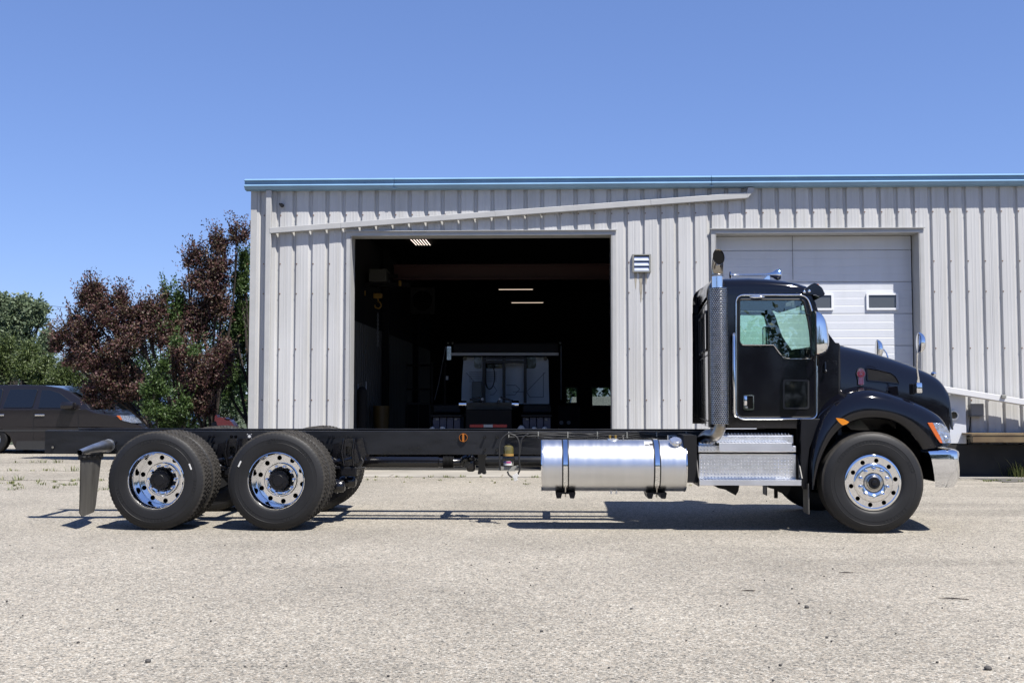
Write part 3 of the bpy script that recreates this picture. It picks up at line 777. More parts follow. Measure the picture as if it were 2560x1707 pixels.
a, b = P8(792, 952, ym), P8(1588, 972, ym); MB().bbox(a[0], b[0], ym-.04, ym+.08, b[1], a[1], .01).build('white_crossbar', 'white_bar', it)
a, b = P8(805, 880, ym), P8(1582, 950, ym); MB().bbox(a[0], b[0], ym-.02, ym+.22, b[1], a[1], .03).build('tarp_roller', 'black_plastic', it)
for px in (770, 803, 1600):
    c_ = P8(px, 880, ym); MB().ball((c_[0], ym, c_[1]), .028, n=8, m=6).build('knob', 'hoist_grey', it, smooth=60)
a, b = P8(762, 905, ym), P8(792, 1005, ym); MB().box(a[0], b[0], ym, ym+.03, b[1], a[1]).build('mirror', 'polished_alu', it)
a = P8(762, 1138, ym); MB().bbox(a[0]-.03, a[0]+.03, ym, ym+.04, a[1]-.05, a[1]+.05, .01).build('marker', 'white_bar', it)
MB().tube([(*P8(752, 905, ym)[:1], ym, P8(752, 905, ym)[1]), (P8(700, 1180, ym)[0], ym, P8(700, 1180, ym)[1]), (P8(670, 1300, ym)[0], ym, P8(670, 1300, ym)[1])], .012, n=6).build('tarp_arm', 'box_grey', it, smooth=60)
MB().tube([(P8(1606, y_, ym)[0], ym, P8(1606, y_, ym)[1]) for y_ in (900, 1050, 1300)], .012, n=6).build('tarp_arm', 'box_grey', it, smooth=60)
pts = [P8(x_, y_, ym-.05) for x_, y_ in ((1093, 1030), (1110, 1080), (1114, 1140), (1100, 1200), (1076, 1220), (1055, 1200), (1048, 1150), (1050, 1060))]
MB().tube([(p[0], ym-.05, p[1]) for p in smoothline(pts, 5)], .014, n=8).build('hose', 'cable', it, smooth=60)
a, b = P8(944, 1165, ym), P8(1018, 1310, ym); MB().bbox(a[0], b[0], ym+.1, ym+.4, b[1], a[1], .02).build('control_box', 'hoist_grey', it)
for px0, px1 in ((853, 906), (1243, 1292)):
    a, b = P8(px0, 1305, T0+1), P8(px1, 1362, T0+1); r_ = (a[1]-b[1])/2
    MB().cyl((a[0], T0+1, (a[1]+b[1])/2), (b[0], T0+1, (a[1]+b[1])/2), r_, n=24).build('air_tank', 'chrome', it, smooth=40)
a, b = P8(905, 1320, T0+1), P8(1245, 1372, T0+1); MB().box(a[0], b[0], T0+1, T0+4.4, b[1], a[1]).build('chassis', 'chassis_gloss', it)
for px in (1022, 1152):
    c_ = P8(px, 1295, T0+1); MB().ball((c_[0], T0+1, c_[1]), .035, n=10, m=6).build('lamp', 'white_bar', it, smooth=60)
mb = MB()
for (u, v) in (((930, 1300), (1010, 1280)), ((1010, 1280), (1030, 1330)), ((1130, 1330), (1160, 1280)), ((1160, 1280), (1250, 1310))):
    p0, p1 = P8(*u, T0+1), P8(*v, T0+1); mb.cyl((p0[0], T0+1, p0[1]), (p1[0], T0+1, p1[1]), .022, n=8)
mb.build('spring_bracket', 'chassis_gloss', it, smooth=50)
a, b = P8(900, 1375, T0), P8(1240, 1525, T0); MB().bbox(a[0], b[0], T0, T0+.12, b[1]-.1, a[1], .01).build('tail_plate', 'dark_interior', it)
for (u0, u1, m_) in ((930, 1032, 'tape_red'), (1033, 1100, 'tape_white'), (1101, 1205, 'tape_red')):
    a, b = P8(u0, 1482, T0-.004), P8(u1, 1503, T0-.004); MB().box(a[0], b[0], T0-.006, T0-.002, b[1], a[1]).build('reflective_tape', m_, it)
for s0, s1 in ((655, 862), (1320, 1530)):
    a, b = P8(s0, 1410, T0+.5), P8(s1, 1425, T0+.5)
    MB().bbox(a[0]-.03, b[0]+.03, T0+.4, T0+1.6, b[1], a[1], .01).build('fender', 'black_plastic', it)
    a, b = P8(s0, 1335, T0+1), P8(s1, 1400, T0+1); MB().bbox(a[0], b[0], T0+1, T0+1.8, b[1], a[1], .04).build('side_bin', 'black_plastic', it)
    for i in range(4):
        a, b = P8(s0+i*(s1-s0)/4+2, 1428, T0+.5), P8(s0+(i+1)*(s1-s0)/4-2, 1505, T0+.5)
        MB().bbox(a[0], b[0], T0+.5, T0+1.4, b[1]-.5, a[1], .01).build('tool_box', 'box_blue', it)
    for px in (s0+35, s1-35):
        c_ = P8(px, 1444, T0+.48); MB().bbox(c_[0]-.03, c_[0]+.03, T0+.47, T0+.5, c_[1]-.015, c_[1]+.02, .004).build('latch', 'hoist_grey', it)
    a = P8((s0+s1)/2, 1500, T0+1.2)
    for dx in (-.17, .17):
        MB().lathe([(.05, -.13), (.30, -.13), (.44, -.12), (.50, -.09), (.51, 0), (.50, .09), (.44, .12), (.30, .13), (.05, .13)], 32, (a[0]+dx, T0+1.2, .51), 'X').build('wheel', 'rubber', it, smooth=40)
for px, r_ in ((653, .055), (728, .06), (1310, .08), (1407, .055), (1484, .055)):
    c_ = P8(px, 1516, T0+.3); MB().lathe([(.0, -.04), (r_*.7, -.035), (r_, -.01), (r_, .02)], 20, (c_[0], T0+.3, c_[1]), 'Y').build('hub_light', 'white_bar', it, smooth=60)

# white pickup beyond the back windows
pk = thing('white_pickup', 'white pickup parked outside, glimpsed through the back window at the right of the doorway', 'pickup truck', (3.6, 44, 0))
MB().slab(rounded([(1.0, .5), (1.0, 1.1), (1.1, 1.42), (3.4, 1.45), (3.6, 1.9), (4.9, 1.9), (5.5, 1.4), (6.6, 1.25), (6.7, .5)], .08), 44, 45.9).build('body', 'decal_white', pk, bevel=.04)
MB().slab(rounded([(3.65, 1.42), (3.75, 1.8), (4.85, 1.8), (5.3, 1.42)], .04), 43.99, 44.0).build('side_window', 'dark_glass', pk)
for xx in (2.0, 5.8): MB().lathe([(.001, -.1), (.22, -.11), (.38, -.1), (.40, 0), (.38, .1)], 24, (xx, 44.1, .4), 'Y').build('wheel', 'rubber', pk, smooth=40)

# ------------------------------------------------------------------ right side of the yard: dock rail, panel, junction box
PR = zoom(2360, 940, 5.6)
yk = YW - .62
dk = thing('loading_dock_edge', 'weathered yellow brown steel beam on dark posts along the workshop wall at the right edge', 'loading dock', (10, yk, 0))
a, b = PR(400, 805, yk), PR(1300, 930, yk)
MB().bbox(a[0], 16, yk, yk+.10, b[1], a[1]-.03, .008).build('beam', 'beam_yellow', dk)
MB().box(a[0]-.02, 16, yk-.01, YW-.03, a[1]-.03, a[1]).build('deck', 'beam_yellow', dk)
MB().box(a[0]-1.0, 16, YW-.20, YW-.04, 0, .565).build('shade_panel', 'base_dark', dk)  # dark panel added to deepen the beam's shade over the dirty wall
a, b = PR(40, 265, YW-.2), PR(318, 945, YW-.2)
wp = thing('white_cabinet', 'white flat cabinet with a round porthole fitting beside the truck nose', 'cabinet', ((a[0]+b[0])/2, YW-.2, b[1]))
MB().bbox(a[0]-.25, b[0], YW-.2, YW-.035, b[1], a[1], .01).build('body', 'panel_white', wp)
c_ = PR(125, 548, YW-.22)
MB().lathe([(.0, -.035), (.055, -.035), (.065, -.07), (.085, -.07), (.09, 0)], 28, (c_[0], YW-.20, c_[1]), 'Y').build('round_fitting', 'louvre_alu', wp, smooth=40)
MB().cyl((c_[0], YW-.245, c_[1]), (c_[0], YW-.236, c_[1]), .055, n=24).build('lens', 'dark_glass', wp)
p_ = PR(345, 860, YW-.1); MB().cyl((p_[0]-.14, YW-.1, p_[1]), (p_[0]+.05, YW-.1, p_[1]), .035, n=14).build('pipe_stub', 'hoist_grey', wp, smooth=40)
a, b = PR(375, 385, YW-.1), PR(560, 568, YW-.1)
jb = thing('junction_box', 'small grey metal box on the ribbed wall to the right of the white cabinet', 'junction box', ((a[0]+b[0])/2, YW-.1, b[1]))
MB().bbox(a[0], b[0], YW-.11, YW-.002, b[1]+.02, a[1], .01).build('body', 'box_grey', jb)
MB().box(a[0]-.015, b[0]+.005, YW-.125, YW-.002, b[1], b[1]+.012).build('lip', 'hoist_grey', jb)
MB().tube([(a[0]+.01, YW-.05, b[1]), (a[0]+.0, YW-.05, b[1]-.15), (a[0]-.05, YW-.05, b[1]-.4), (a[0]-.06, YW-.05, .0)], .012, n=8).build('conduit', 'base_dark', jb, smooth=50)
a, b = Vector(PR(-60, 175, YW-.38)), Vector(PR(2400, 568, YW-.38))
br = thing('white_rail', 'long white box rail sloping down to the right along the wall beyond the bonnet', 'rail', (a.x, YW-.3, a.y))
bar(MB(), a, b, .105, YW-.40, YW-.14).build('rail', 'white_bar', br, bevel=.008)
c_ = PR(825, 285, YW-.41)
MB().bbox(c_[0]-.03, c_[0]+.05, YW-.44, YW-.39, c_[1]-.03, c_[1]+.03, .008).build('latch', 'hoist_grey', br)
for bx_ in (a.x+.25, b.x-.4): MB().box(bx_, bx_+.06, YW-.139, YW-.002, a.y + (b.y-a.y)*(bx_-a.x)/(b.x-a.x)-.04, a.y + (b.y-a.y)*(bx_-a.x)/(b.x-a.x)+.03).build('bracket', 'hoist_grey', br)

# ------------------------------------------------------------------ the black truck
YN = 10.93; YC = 12.15                                     # near tyre face, centre line
tx = W(1280, 1200, YN)[0]
truck = thing('cab_chassis_truck', 'long black truck with bare rear frame and polished wheels, parked side on', 'truck', (tx, YC, 0))
YCAB = 11.15

# ---- wheels
TW = 0.275
def tyre_mb(kind, n=216):
    w = TW/2; R0 = .522
    # (radius, y, row) row marks the tread rows that are cut into blocks
    prof = [(.292, -w+.028, 0), (.305, -w+.010, 0), (.325, -w+.003, 0), (.360, -w-.001, 0), (.400, -w-.003, 0), (.402, -w-.001, 0), (.436, -w-.001, 0),
            (.438, -w-.003, 0), (.468, -w+.004, 0), (.490, -w+.014, 0), (.503, -w+.022, 1), (.517, -w+.034, 1)]
    if kind == 'drive':
        ys = [(-w+.036, -w+.078), (-w+.090, -.006), (.006, w-.090), (w-.078, w-.036)]
    else:
        ys = [(-w+.036, -w+.066), (-w+.078, -.032), (-.022, .022), (.032, w-.078), (w-.066, w-.036)]
    dep = .014
    for i, (a, b) in enumerate(ys):
        if i: prof += [(R0-dep, a-.002, 0)]
        prof += [(R0, a, 2+i), (R0, b, 2+i)]
        if i < len(ys)-1: prof += [(R0-dep, b+.002, 0)]
    prof += [(.517, w-.034, 9), (.503, w-.022, 9), (.49, w-.014, 0), (.44, w-.0, 0), (.36, w, 0), (.305, w-.01, 0), (.292, w-.028, 0)]
    def rad(j, i, r):
        row = prof[j][2]
        if kind == 'drive' and row and (i + (row % 2)*1) % 3 == 0: return r - (.005 if row in (1, 9) else .009)
        if kind == 'steer' and row in (1, 9) and i % 3 == 0: return r - .002
        return r
    mb = MB()
    mb.lathe([(p[0], p[1]) for p in prof], n, rad=rad)
    # tread faces take the dusty tread rubber
    m = []
    for (fi, f) in enumerate(mb.f):
        j = fi // n
        m.append(1 if (10 <= j <= len(prof)-9) else 0)
    mb.m = m
    return mb
def put_text(mb, txt, r, ang, size, y, spread=1.0):
    vs, fs = text_geo(txt, size)
    out = []
    for v in vs:
        a = R(ang) - (v.x*spread)/r; rr = r + v.y - size*.35
        out.append((rr*math.cos(a), y, rr*math.sin(a)))
    mb.add(out, fs)
def wheel(loc, kind, parent, side=-1):
    """side -1: outer face towards the camera"""
    o3 = Vector(loc)
    zero = Vector((0, 0, 0))
    dish = kind == 'dish'
    w = TW/2
    def mk(mb, name, m, par, **k):
        mb.v = [(o3.x + x, o3.y + (y if side < 0 else -y), o3.z + z) for x, y, z in mb.v]
        return mb.build(name, m, par, **k)
    yd = -w + .235 if dish else -w + .012                  # plane of the disc
    r_out = .240 if dish else .262
    holes = [[(.232*math.cos(a) + .0265*math.cos(t), .232*math.sin(a) + .0265*math.sin(t)) for t in [2*PI*q/14 for q in range(14)]] for a in [2*PI*(k+.5)/10 + .1 for k in range(10)]] if dish else \
            [[(.230*math.cos(a) + .0235*math.cos(t), .230*math.sin(a) + .0235*math.sin(t)) for t in [2*PI*q/14 for q in range(14)]] for a in [2*PI*(k)/10 + .16 for k in range(10)]]
    mb = MB()
    ro, ri = (.268, .182) if dish else (.258, .202)
    mb.slab(circle(0, 0, ro, 60), yd, yd+.012, [circle(0, 0, ri, 60)[::-1]] + [h[::-1] for h in holes])
    rim = mk(mb, 'wheel', 'polished_alu', parent, smooth=30, origin=o3)
    mb = MB()
    if dish:
        mb.lathe([(.266, yd+.002), (.271, yd-.012), (.273, yd-.06), (.274, -w+.07), (.277, -w+.050), (.286, -w+.036), (.289, -w+.018), (.296, -w+.008), (.302, -w+.010), (.303, -w+.03), (.29, -w+.04), (.28, -w+.09), (.276, w-.02)], 72)
    else:
        mb.lathe([(.256, yd+.001), (.262, yd-.004), (.272, yd-.004), (.286, yd+.0), (.294, yd+.006), (.297, yd+.018), (.285, yd+.03), (.265, yd+.05), (.26, w-.02)], 72)
    mk(mb, 'rim', 'chrome', rim, smooth=50)
    mb = MB()
    if dish:
        mb.lathe([(.182, yd+.002), (.180, yd-.030), (.172, yd-.038), (.116, yd-.038), (.106, yd-.03), (.104, yd+.02)], 60)
    else:
        mb.lathe([(.202, yd+.001), (.198, yd-.006), (.192, yd-.012), (.186, yd-.014), (.112, yd-.014), (.104, yd-.010), (.100, yd+.02)], 60)
    mk(mb, 'mounting_face', 'polished_alu', rim, smooth=40)
    mb = MB().lathe([(.0, yd+.05), (.26, yd+.05), (.262, yd+.1)], 40); mk(mb, 'brake_drum', 'void_black', rim, smooth=40)
    base = yd - (.038 if dish else .014)
    nuts = None
    for k in range(10):
        a = 2*PI*k/10 + (.0 if dish else .31)
        cx_, cz_ = .1425*math.cos(a), .1425*math.sin(a)
        if nuts is None:
            mb = MB().lathe([(.023, 0), (.023, -.006), (.019, -.009), (.0185, -.030), (.014, -.040), (.001, -.045)], 14)
            mb.v = [(o3.x+x, o3.y + (y if side < 0 else -y), o3.z+z) for x, y, z in mb.v]
            nuts = mb.build('lug_nut', 'chrome', rim, smooth=40, origin=o3); nuts.location = (cx_, base if side < 0 else -base, cz_)
        else:
            c = nuts.copy(); COL.objects.link(c); c.location = (cx_, base if side < 0 else -base, cz_)
    mb = MB()
    if dish:
        mb.lathe([(.100, yd), (.100, -w+.13), (.102, -w+.125), (.102, -w+.105), (.098, -w+.098), (.060, -w+.094), (.055, -w+.088), (.001, -w+.086)], 40)
        for k in range(8):
            a = 2*PI*k/8; mb.cyl((.08*math.cos(a), -w+.100, .08*math.sin(a)), (.08*math.cos(a), -w+.088, .08*math.sin(a)), .008, n=6)
        mk(mb, 'hub', 'black_satin', rim, smooth=40)
    else:
        mb.lathe([(.100, yd+.02), (.100, yd-.008), (.094, yd-.016), (.076, yd-.020), (.072, yd-.016), (.070, yd-.030), (.062, yd-.034)], 40)
        mk(mb, 'hub', 'chrome_dull', rim, smooth=40)
        mb = MB().lathe([(.063, yd-.01), (.060, yd-.036), (.050, yd-.040), (.032, yd-.036), (.028, yd-.046), (.001, yd-.050)], 30); mk(mb, 'hub_cap', 'black_satin', rim, smooth=40)
    mb = tyre_mb('drive' if dish or kind == 'inner' else 'steer')
    t = mk(mb, 'tyre', ['rubber', 'tread_rubber'], rim, smooth=35)
    return rim
def inner_tyre(loc, parent):
    o3 = Vector(loc); mb = tyre_mb('drive', 216)
    mb.lathe([(.292, -TW/2+.03), (.27, -.05), (.25, .0), (.05, .02)], 40); mb.m += [0]*(len(mb.f)-len(mb.m))
    mb.v = [(o3.x+x, o3.y+y, o3.z+z) for x, y, z in mb.v]
    return mb.build('wheel', ['rubber', 'tread_rubber'], parent, smooth=35, origin=o3)
ZW = .520
XF = W(2184, 1206, YN)[0]; XA = W(389, 1200, YN)[0]; XB = W(689.5, 1200, YN)[0]
yo = YN + TW/2; yi = yo + .335
fw = wheel((XF, yo, ZW), 'steer', truck)
wa = wheel((XA, yo, ZW), 'dish', truck)
wb = wheel((XB, yo, ZW), 'dish', truck)
# marks on the tyres
mb = MB(); put_text(mb, 'ADX', .425, 96, .075, YN-.0045, .75); mb.v = [(x+XB, y, z+ZW) for x, y, z in mb.v]
mb.build('raised_lettering', 'gasket', wb, fix=False)
def mark(wx, par, ang, r, l, wdt):
    a = R(ang); c, s = math.cos(a), math.sin(a)
    pts = [(wx + c*(r+u) - s*v, YN-.007, ZW + s*(r+u) + c*v) for u, v in ((-wdt, -l), (wdt, -l), (wdt, l), (-wdt, l))]
    MB().add(pts, [(0, 1, 2, 3)]).build('sticker', 'decal_white', par, fix=False)
mark(XA, wa, 22, .40, .033, .008)
mark(XB, wb, 155, .425, .033, .008)
# moulded bands and ribs on the sidewalls
for wx, par, arcs in ((XA, wa, ((60, 118), (250, 285), (-20, 5), (190, 215))), (XB, wb, ((30, 55), (215, 245), (282, 300))), (XF, fw, ((70, 150), (285, 325), (15, 35)))):
    mb = MB()
    for a0, a1 in arcs:
        n = int((a1-a0)/5)
        for k in range(n):
            t0, t1 = R(a0+5*k), R(a0+5*k+3.1)
            ra, rb = .405, .432
            pts = [(wx + r_*math.cos(t), ZW + r_*math.sin(t)) for r_, t in ((ra, t0), (rb, t0), (rb, t1), (ra, t1))]
            mb.slab(pts, YN-.0035, YN+.003)
    mb.build('sidewall_relief', 'gasket', par)
for r_ in ():
    pass
inner_tyre((XA, yi, ZW), truck); inner_tyre((XB, yi, ZW), truck)
# far side wheels
yof = 2*YC - yo; yif = 2*YC - yi
wheel((XF, yof, ZW), 'steer', truck, side=1)
for x_ in (XA, XB):
    inner_tyre((x_, yif, ZW), truck); wheel((x_, yof, ZW), 'dish', truck, side=1)

# ---- frame
xr0 = P2(145, 300, 11.72)[0]; xr1 = XF + .95
zt, zb = 1.022, .757
def rail(y0, s):
    mb = MB()
    prof = [(0, zb), (0, zt), (.085*s, zt), (.085*s, zt-.009), (.009*s, zt-.012), (.009*s, zb+.012), (.085*s, zb+.009), (.085*s, zb)]
    rows = [[(x_, y0+a, b) for a, b in prof] for x_ in (xr0, xr1)]
    mb.grid(rows, True); mb.add(rows[0], [tuple(range(8))]); mb.add(rows[1], [tuple(range(8))])
    return mb.build('frame_rail', 'frame_paint', truck, bevel=.006)
rail(11.72, 1); rail(12.58, -1)
for x_ in (xr0+.10, XA-.55, (XA+XB)/2, XB+.75, XB+2.0, XB+3.2, XF-.4):
    MB().box(x_, x_+.012, 11.731, 12.569, zb+.03, zt-.03).box(x_-.04, x_, 11.731, 12.569, zb+.03, zb+.04).build('crossmember', 'black_satin', truck)
# bolts through the web
bolts = MB()
def bolt(px, py, P=P3, r=.011, l=.03):
    x_, z_ = P(px, py, 11.70)
    bolts.cyl((x_, 11.72-l, z_), (x_, 11.72, z_), r, n=6); bolts.cyl((x_, 11.717, z_), (x_, 11.72, z_), r*1.6, n=10)
for a in ((1280, 235), (1328, 235), (1280, 382), (1328, 382), (1375, 382), (1478, 235), (1526, 235), (1625, 290), (1625, 382), (1675, 382), (1425, 290), (168, 232), (218, 232), (120, 285), (22, 380), (60, 380), (318, 285), (1198, 295)): bolt(*a)
for a in ((2008, 225), (2052, 225), (2252, 230), (2300, 230), (2200, 280), (2052, 290), (2055, 380), (2108, 380), (938, 295), (935, 375)): bolt(*a, P=P2)
for a in ((1243, 305), (1428, 305), (1243, 495), (1425, 495)): bolt(*a, P=P4, r=.012, l=.05)
bolts.build('bolt', 'chassis_gloss', truck, smooth=40, kind='stuff')
x_, z_ = P2(235, 352, 11.70); MB().cyl((x_, 11.695, z_), (x_, 11.715, z_), .014, n=10).build('rivet', 'chrome_dull', truck)
# sticker on the rail near middle axle
a, b = P3(352, 200, 11.712), P3(402, 252, 11.712)
st = MB().box(a[0], b[0], 11.710, 11.717, b[1], a[1]).build('label_plate', 'decal_white', truck)
c_ = P3(378, 226, 11.708); MB().slab(circle(c_[0], c_[1], .030, 20), 11.708, 11.7105, [circle(c_[0], c_[1], .018, 20)[::-1]]).build('ring_mark', 'decal_dark', st)
# amber side reflector
c_ = P4(930, 315, 11.70)
rf = MB().slab(circle(c_[0], c_[1], .047, 28), 11.695, 11.718, [circle(c_[0], c_[1], .043, 28)[::-1]]).build('side_marker', 'amber_dull', truck)
MB().box(c_[0]-.011, c_[0]+.011, 11.69, 11.715, c_[1]-.046, c_[1]+.046).build('marker_bar', 'amber_dull', rf)
MB().slab(circle(c_[0], c_[1], .040, 24), 11.707, 11.7165).build('marker_back', 'black_satin', rf)
# air brake lines and cables along the top of the rail
random.seed(5)
for k in range(4):
    pts = []; x_ = P4(1600, 230, 11.69)[0]; x1 = XF - 1.6
    while x_ < x1:
        pts.append((x_, 11.70 - .008*k + random.uniform(-.006, .006), zt-.02 - .016*k + random.uniform(-.012, .012))); x_ += .16
    MB().tube(smoothline(pts, 4), .0065, n=6).build('air_line', 'cable', truck, smooth=60)
mb = MB(); x_ = P4(1600, 230, 11.69)[0]
while x_ < XF - 1.6: mb.box(x_-.006, x_+.006, 11.675, 11.72, zt-.075, zt-.008); x_ += .33
mb.build('cable_tie', 'hoist_grey', truck, kind='stuff')
# suspension hangers in front of and between the drive axles
def hanger(cx_, cz_, s=1):
    P = lambda u, v: (cx_ + u*.0047*s*.93, cz_ - v*.0047*.93)
    out = rounded([P(-12, -34), P(14, -34), P(20, -10), P(30, 26), P(16, 34), P(4, 36), P(-8, 36), P(-18, 30), P(-24, 0)], .02)
    hole = rounded([P(-7, -14), P(8, -14), P(9, 6), P(3, 14), P(-6, 12)], .02)
    h = MB().slab(out, 11.60, 11.66, [hole[::-1]]).build('suspension_hanger', 'chassis_gloss', truck, bevel=.012)
    MB().slab(rounded([P(-42, -20), P(34, -36), P(44, 6), P(30, 40), P(-22, 44), P(-44, 14)], .02), 11.665, 11.715).build('gusset_plate', 'chassis_gloss', h, bevel=.008)
    mb = MB()
    for u, v in ((-12, -34), (14, -34), (20, 30), (-18, 32)):
        a_ = P(u*.9, v*.9); mb.cyl((a_[0], 11.585, a_[1]), (a_[0], 11.61, a_[1]), .016, n=6)
    mb.tube([(P(-11, -34)[0], 11.59, P(0, -34)[1]), (P(-16, 0)[0], 11.575, cz_), (P(-10, 36)[0], 11.59, P(0, 36)[1])], .012, n=8)
    mb.tube([(P(16, -34)[0], 11.59, P(0, -34)[1]), (P(12, 0)[0], 11.575, cz_), (P(14, 36)[0], 11.59, P(0, 36)[1])], .012, n=8)
    mb.build('clamp_bolt', 'chassis_gloss', h, smooth=50)
    MB().bbox(P(-20, 0)[0], P(22, 0)[0], 11.60, 11.72, P(0, 62)[1], P(0, 38)[1], .015).build('spring_seat', 'black_satin', h)
c_ = P3(1500, 400, 11.63); hanger(*c_)
c_ = P3(190, 400, 11.63); hanger(*c_)
# springs, axles, torque rods
for ax in (XA, XB):
    MB().cyl((ax, 11.45, ZW), (ax, 12.85, ZW), .085, n=20).ball((ax+.0, YC, ZW), .24, .22, .25, n=20, m=12).build('axle', 'black_satin', truck, smooth=45)
    for yy in (11.70, 12.60):
        MB().cyl((ax-.02, yy-.06, ZW+.16), (ax-.02, yy+.06, ZW+.16), .10, n=18).build('air_spring', 'black_plastic', truck, smooth=45)
for (x0, x1) in ((XA+.05, XA+.62), (XB+.05, XB+.70)):
    for yy in (11.64, 12.60):
        MB().tube([(x0, yy, ZW+.12), ((x0+x1)/2, yy, ZW+.13), (x1, yy, ZW+.20)], [.05, .035, .05], n=10).build('torque_rod', 'chassis_gloss', truck, smooth=50)
        MB().bbox(x0-.28, x0+.5, yy-.045, yy+.045, ZW+.08, ZW+.115, .008).build('leaf_spring', 'black_satin', truck)
# brake chambers seen forward of the middle axle
for px, py, yy, r_ in ((1492, 735, 11.9, .072), (1365, 790, 11.6, .072)):
    c_ = P3(px, py, yy)
    MB().lathe([(.001, -.10), (.05, -.09), (.068, -.06), (.072, -.01), (.082, -.01), (.082, .012), (.072, .012), (.07, .07), (.05, .09), (.001, .095)], 24, (c_[0], yy, c_[1]), 'X').build('brake_chamber', 'chassis_gloss', truck, smooth=45)
for pts_ in (((1330, 480), (1400, 520), (1480, 560), (1560, 590), (1690, 580)), ((1640, 470), (1660, 520), (1600, 590), (1500, 625), (1440, 650)), ((1345, 560), (1420, 600), (1460, 640), (1470, 700))):
    pts = [(P3(u, v, 11.62)[0], 11.62, P3(u, v, 11.62)[1]) for u, v in pts_]
    MB().tube(smoothline(pts, 5), .011, n=7).build('hose', 'cable', truck, smooth=60)
for pts_ in (((2090, 500), (2120, 540), (2150, 580), (2200, 560)), ((2080, 560), (2140, 600), (2230, 590))):
    pts = [(P2(u, v, 11.62)[0], 11.62, P2(u, v, 11.62)[1]) for u, v in pts_]
    MB().tube(smoothline(pts, 5), .012, n=7).build('hose', 'box_grey', truck, smooth=60)
# drive shaft
ys = YC
za = P4(100, 677, ys)[1]; xs0 = XB + .2; xs1 = P4(565, 677, ys)[0]; xs2 = P4(635, 0, ys)[0]; xs3 = P4(795, 0, ys)[0]; xs4 = P4(900, 0, ys)[0]
rs = .5*abs(P4(0, 595, ys)[1]-P4(0, 760, ys)[1])
MB().lathe([(rs*.6, xs0), (rs, xs0+.06), (rs, xs1), (rs*.86, xs1+.01), (rs*.86, xs1+.03), (rs*.80, xs2), (rs*.80, xs3), (rs*.72, xs3+.01), (rs*.72, xs4+.04)], 28, (0, ys, za), 'X').build('drive_shaft', 'chassis_gloss', truck, smooth=40)
prof = []; n = 8
for i in range(n):
    t0 = xs2 + (xs3-xs2)*i/n; t1 = xs2 + (xs3-xs2)*(i+1)/n
    prof += [(rs*.84, t0), (rs*1.12, (t0*.6+t1*.4)), (rs*1.12, (t0*.4+t1*.6)), (rs*.84, t1)]
MB().lathe(prof, 28, (0, ys, za), 'X').build('shaft_bellows', 'black_plastic', truck, smooth=30)
xu0, xu1 = P4(900, 0, ys)[0], P4(1110, 0, ys)[0]; xm = (xu0+xu1)/2
uj = MB().bbox(xu0, xm-.02, ys-.10, ys+.10, za-.05, za+.075, .03).bbox(xm-.02, xu1, ys-.07, ys+.07, za-.105, za+.07, .03).ball((xu0+.06, ys-.09, za+.045), .045).ball((xu1-.05, ys-.07, za+.055), .04).cyl((xm, ys-.12, za-.02), (xm, ys+.12, za-.02), .04).build('universal_joint', 'chassis_gloss', truck, smooth=45)
xb0, xb1 = P4(1150, 0, ys)[0], P4(1268, 0, ys)[0]
MB().slab(rounded([(xb0, zb-.01), (xb1, zb-.01), (xb1-.01, za-.09), (xb1+.0, za-.13), (xb1-.03, za-.13), ((xb0+xb1)/2, za-.115), (xb0+.03, za-.13), (xb0, za-.13), (xb0+.01, za-.06)], .006), ys-.09, ys+.09).build('carrier_bearing', 'black_plastic', truck)
MB().lathe([(rs*.6, xu1), (rs*.95, xb1+.02), (rs*.95, XF-1.0), (rs*.95, XF-.6)], 28, (0, ys, za+.012), 'X').build('drive_shaft', 'frame_paint', truck, smooth=40)

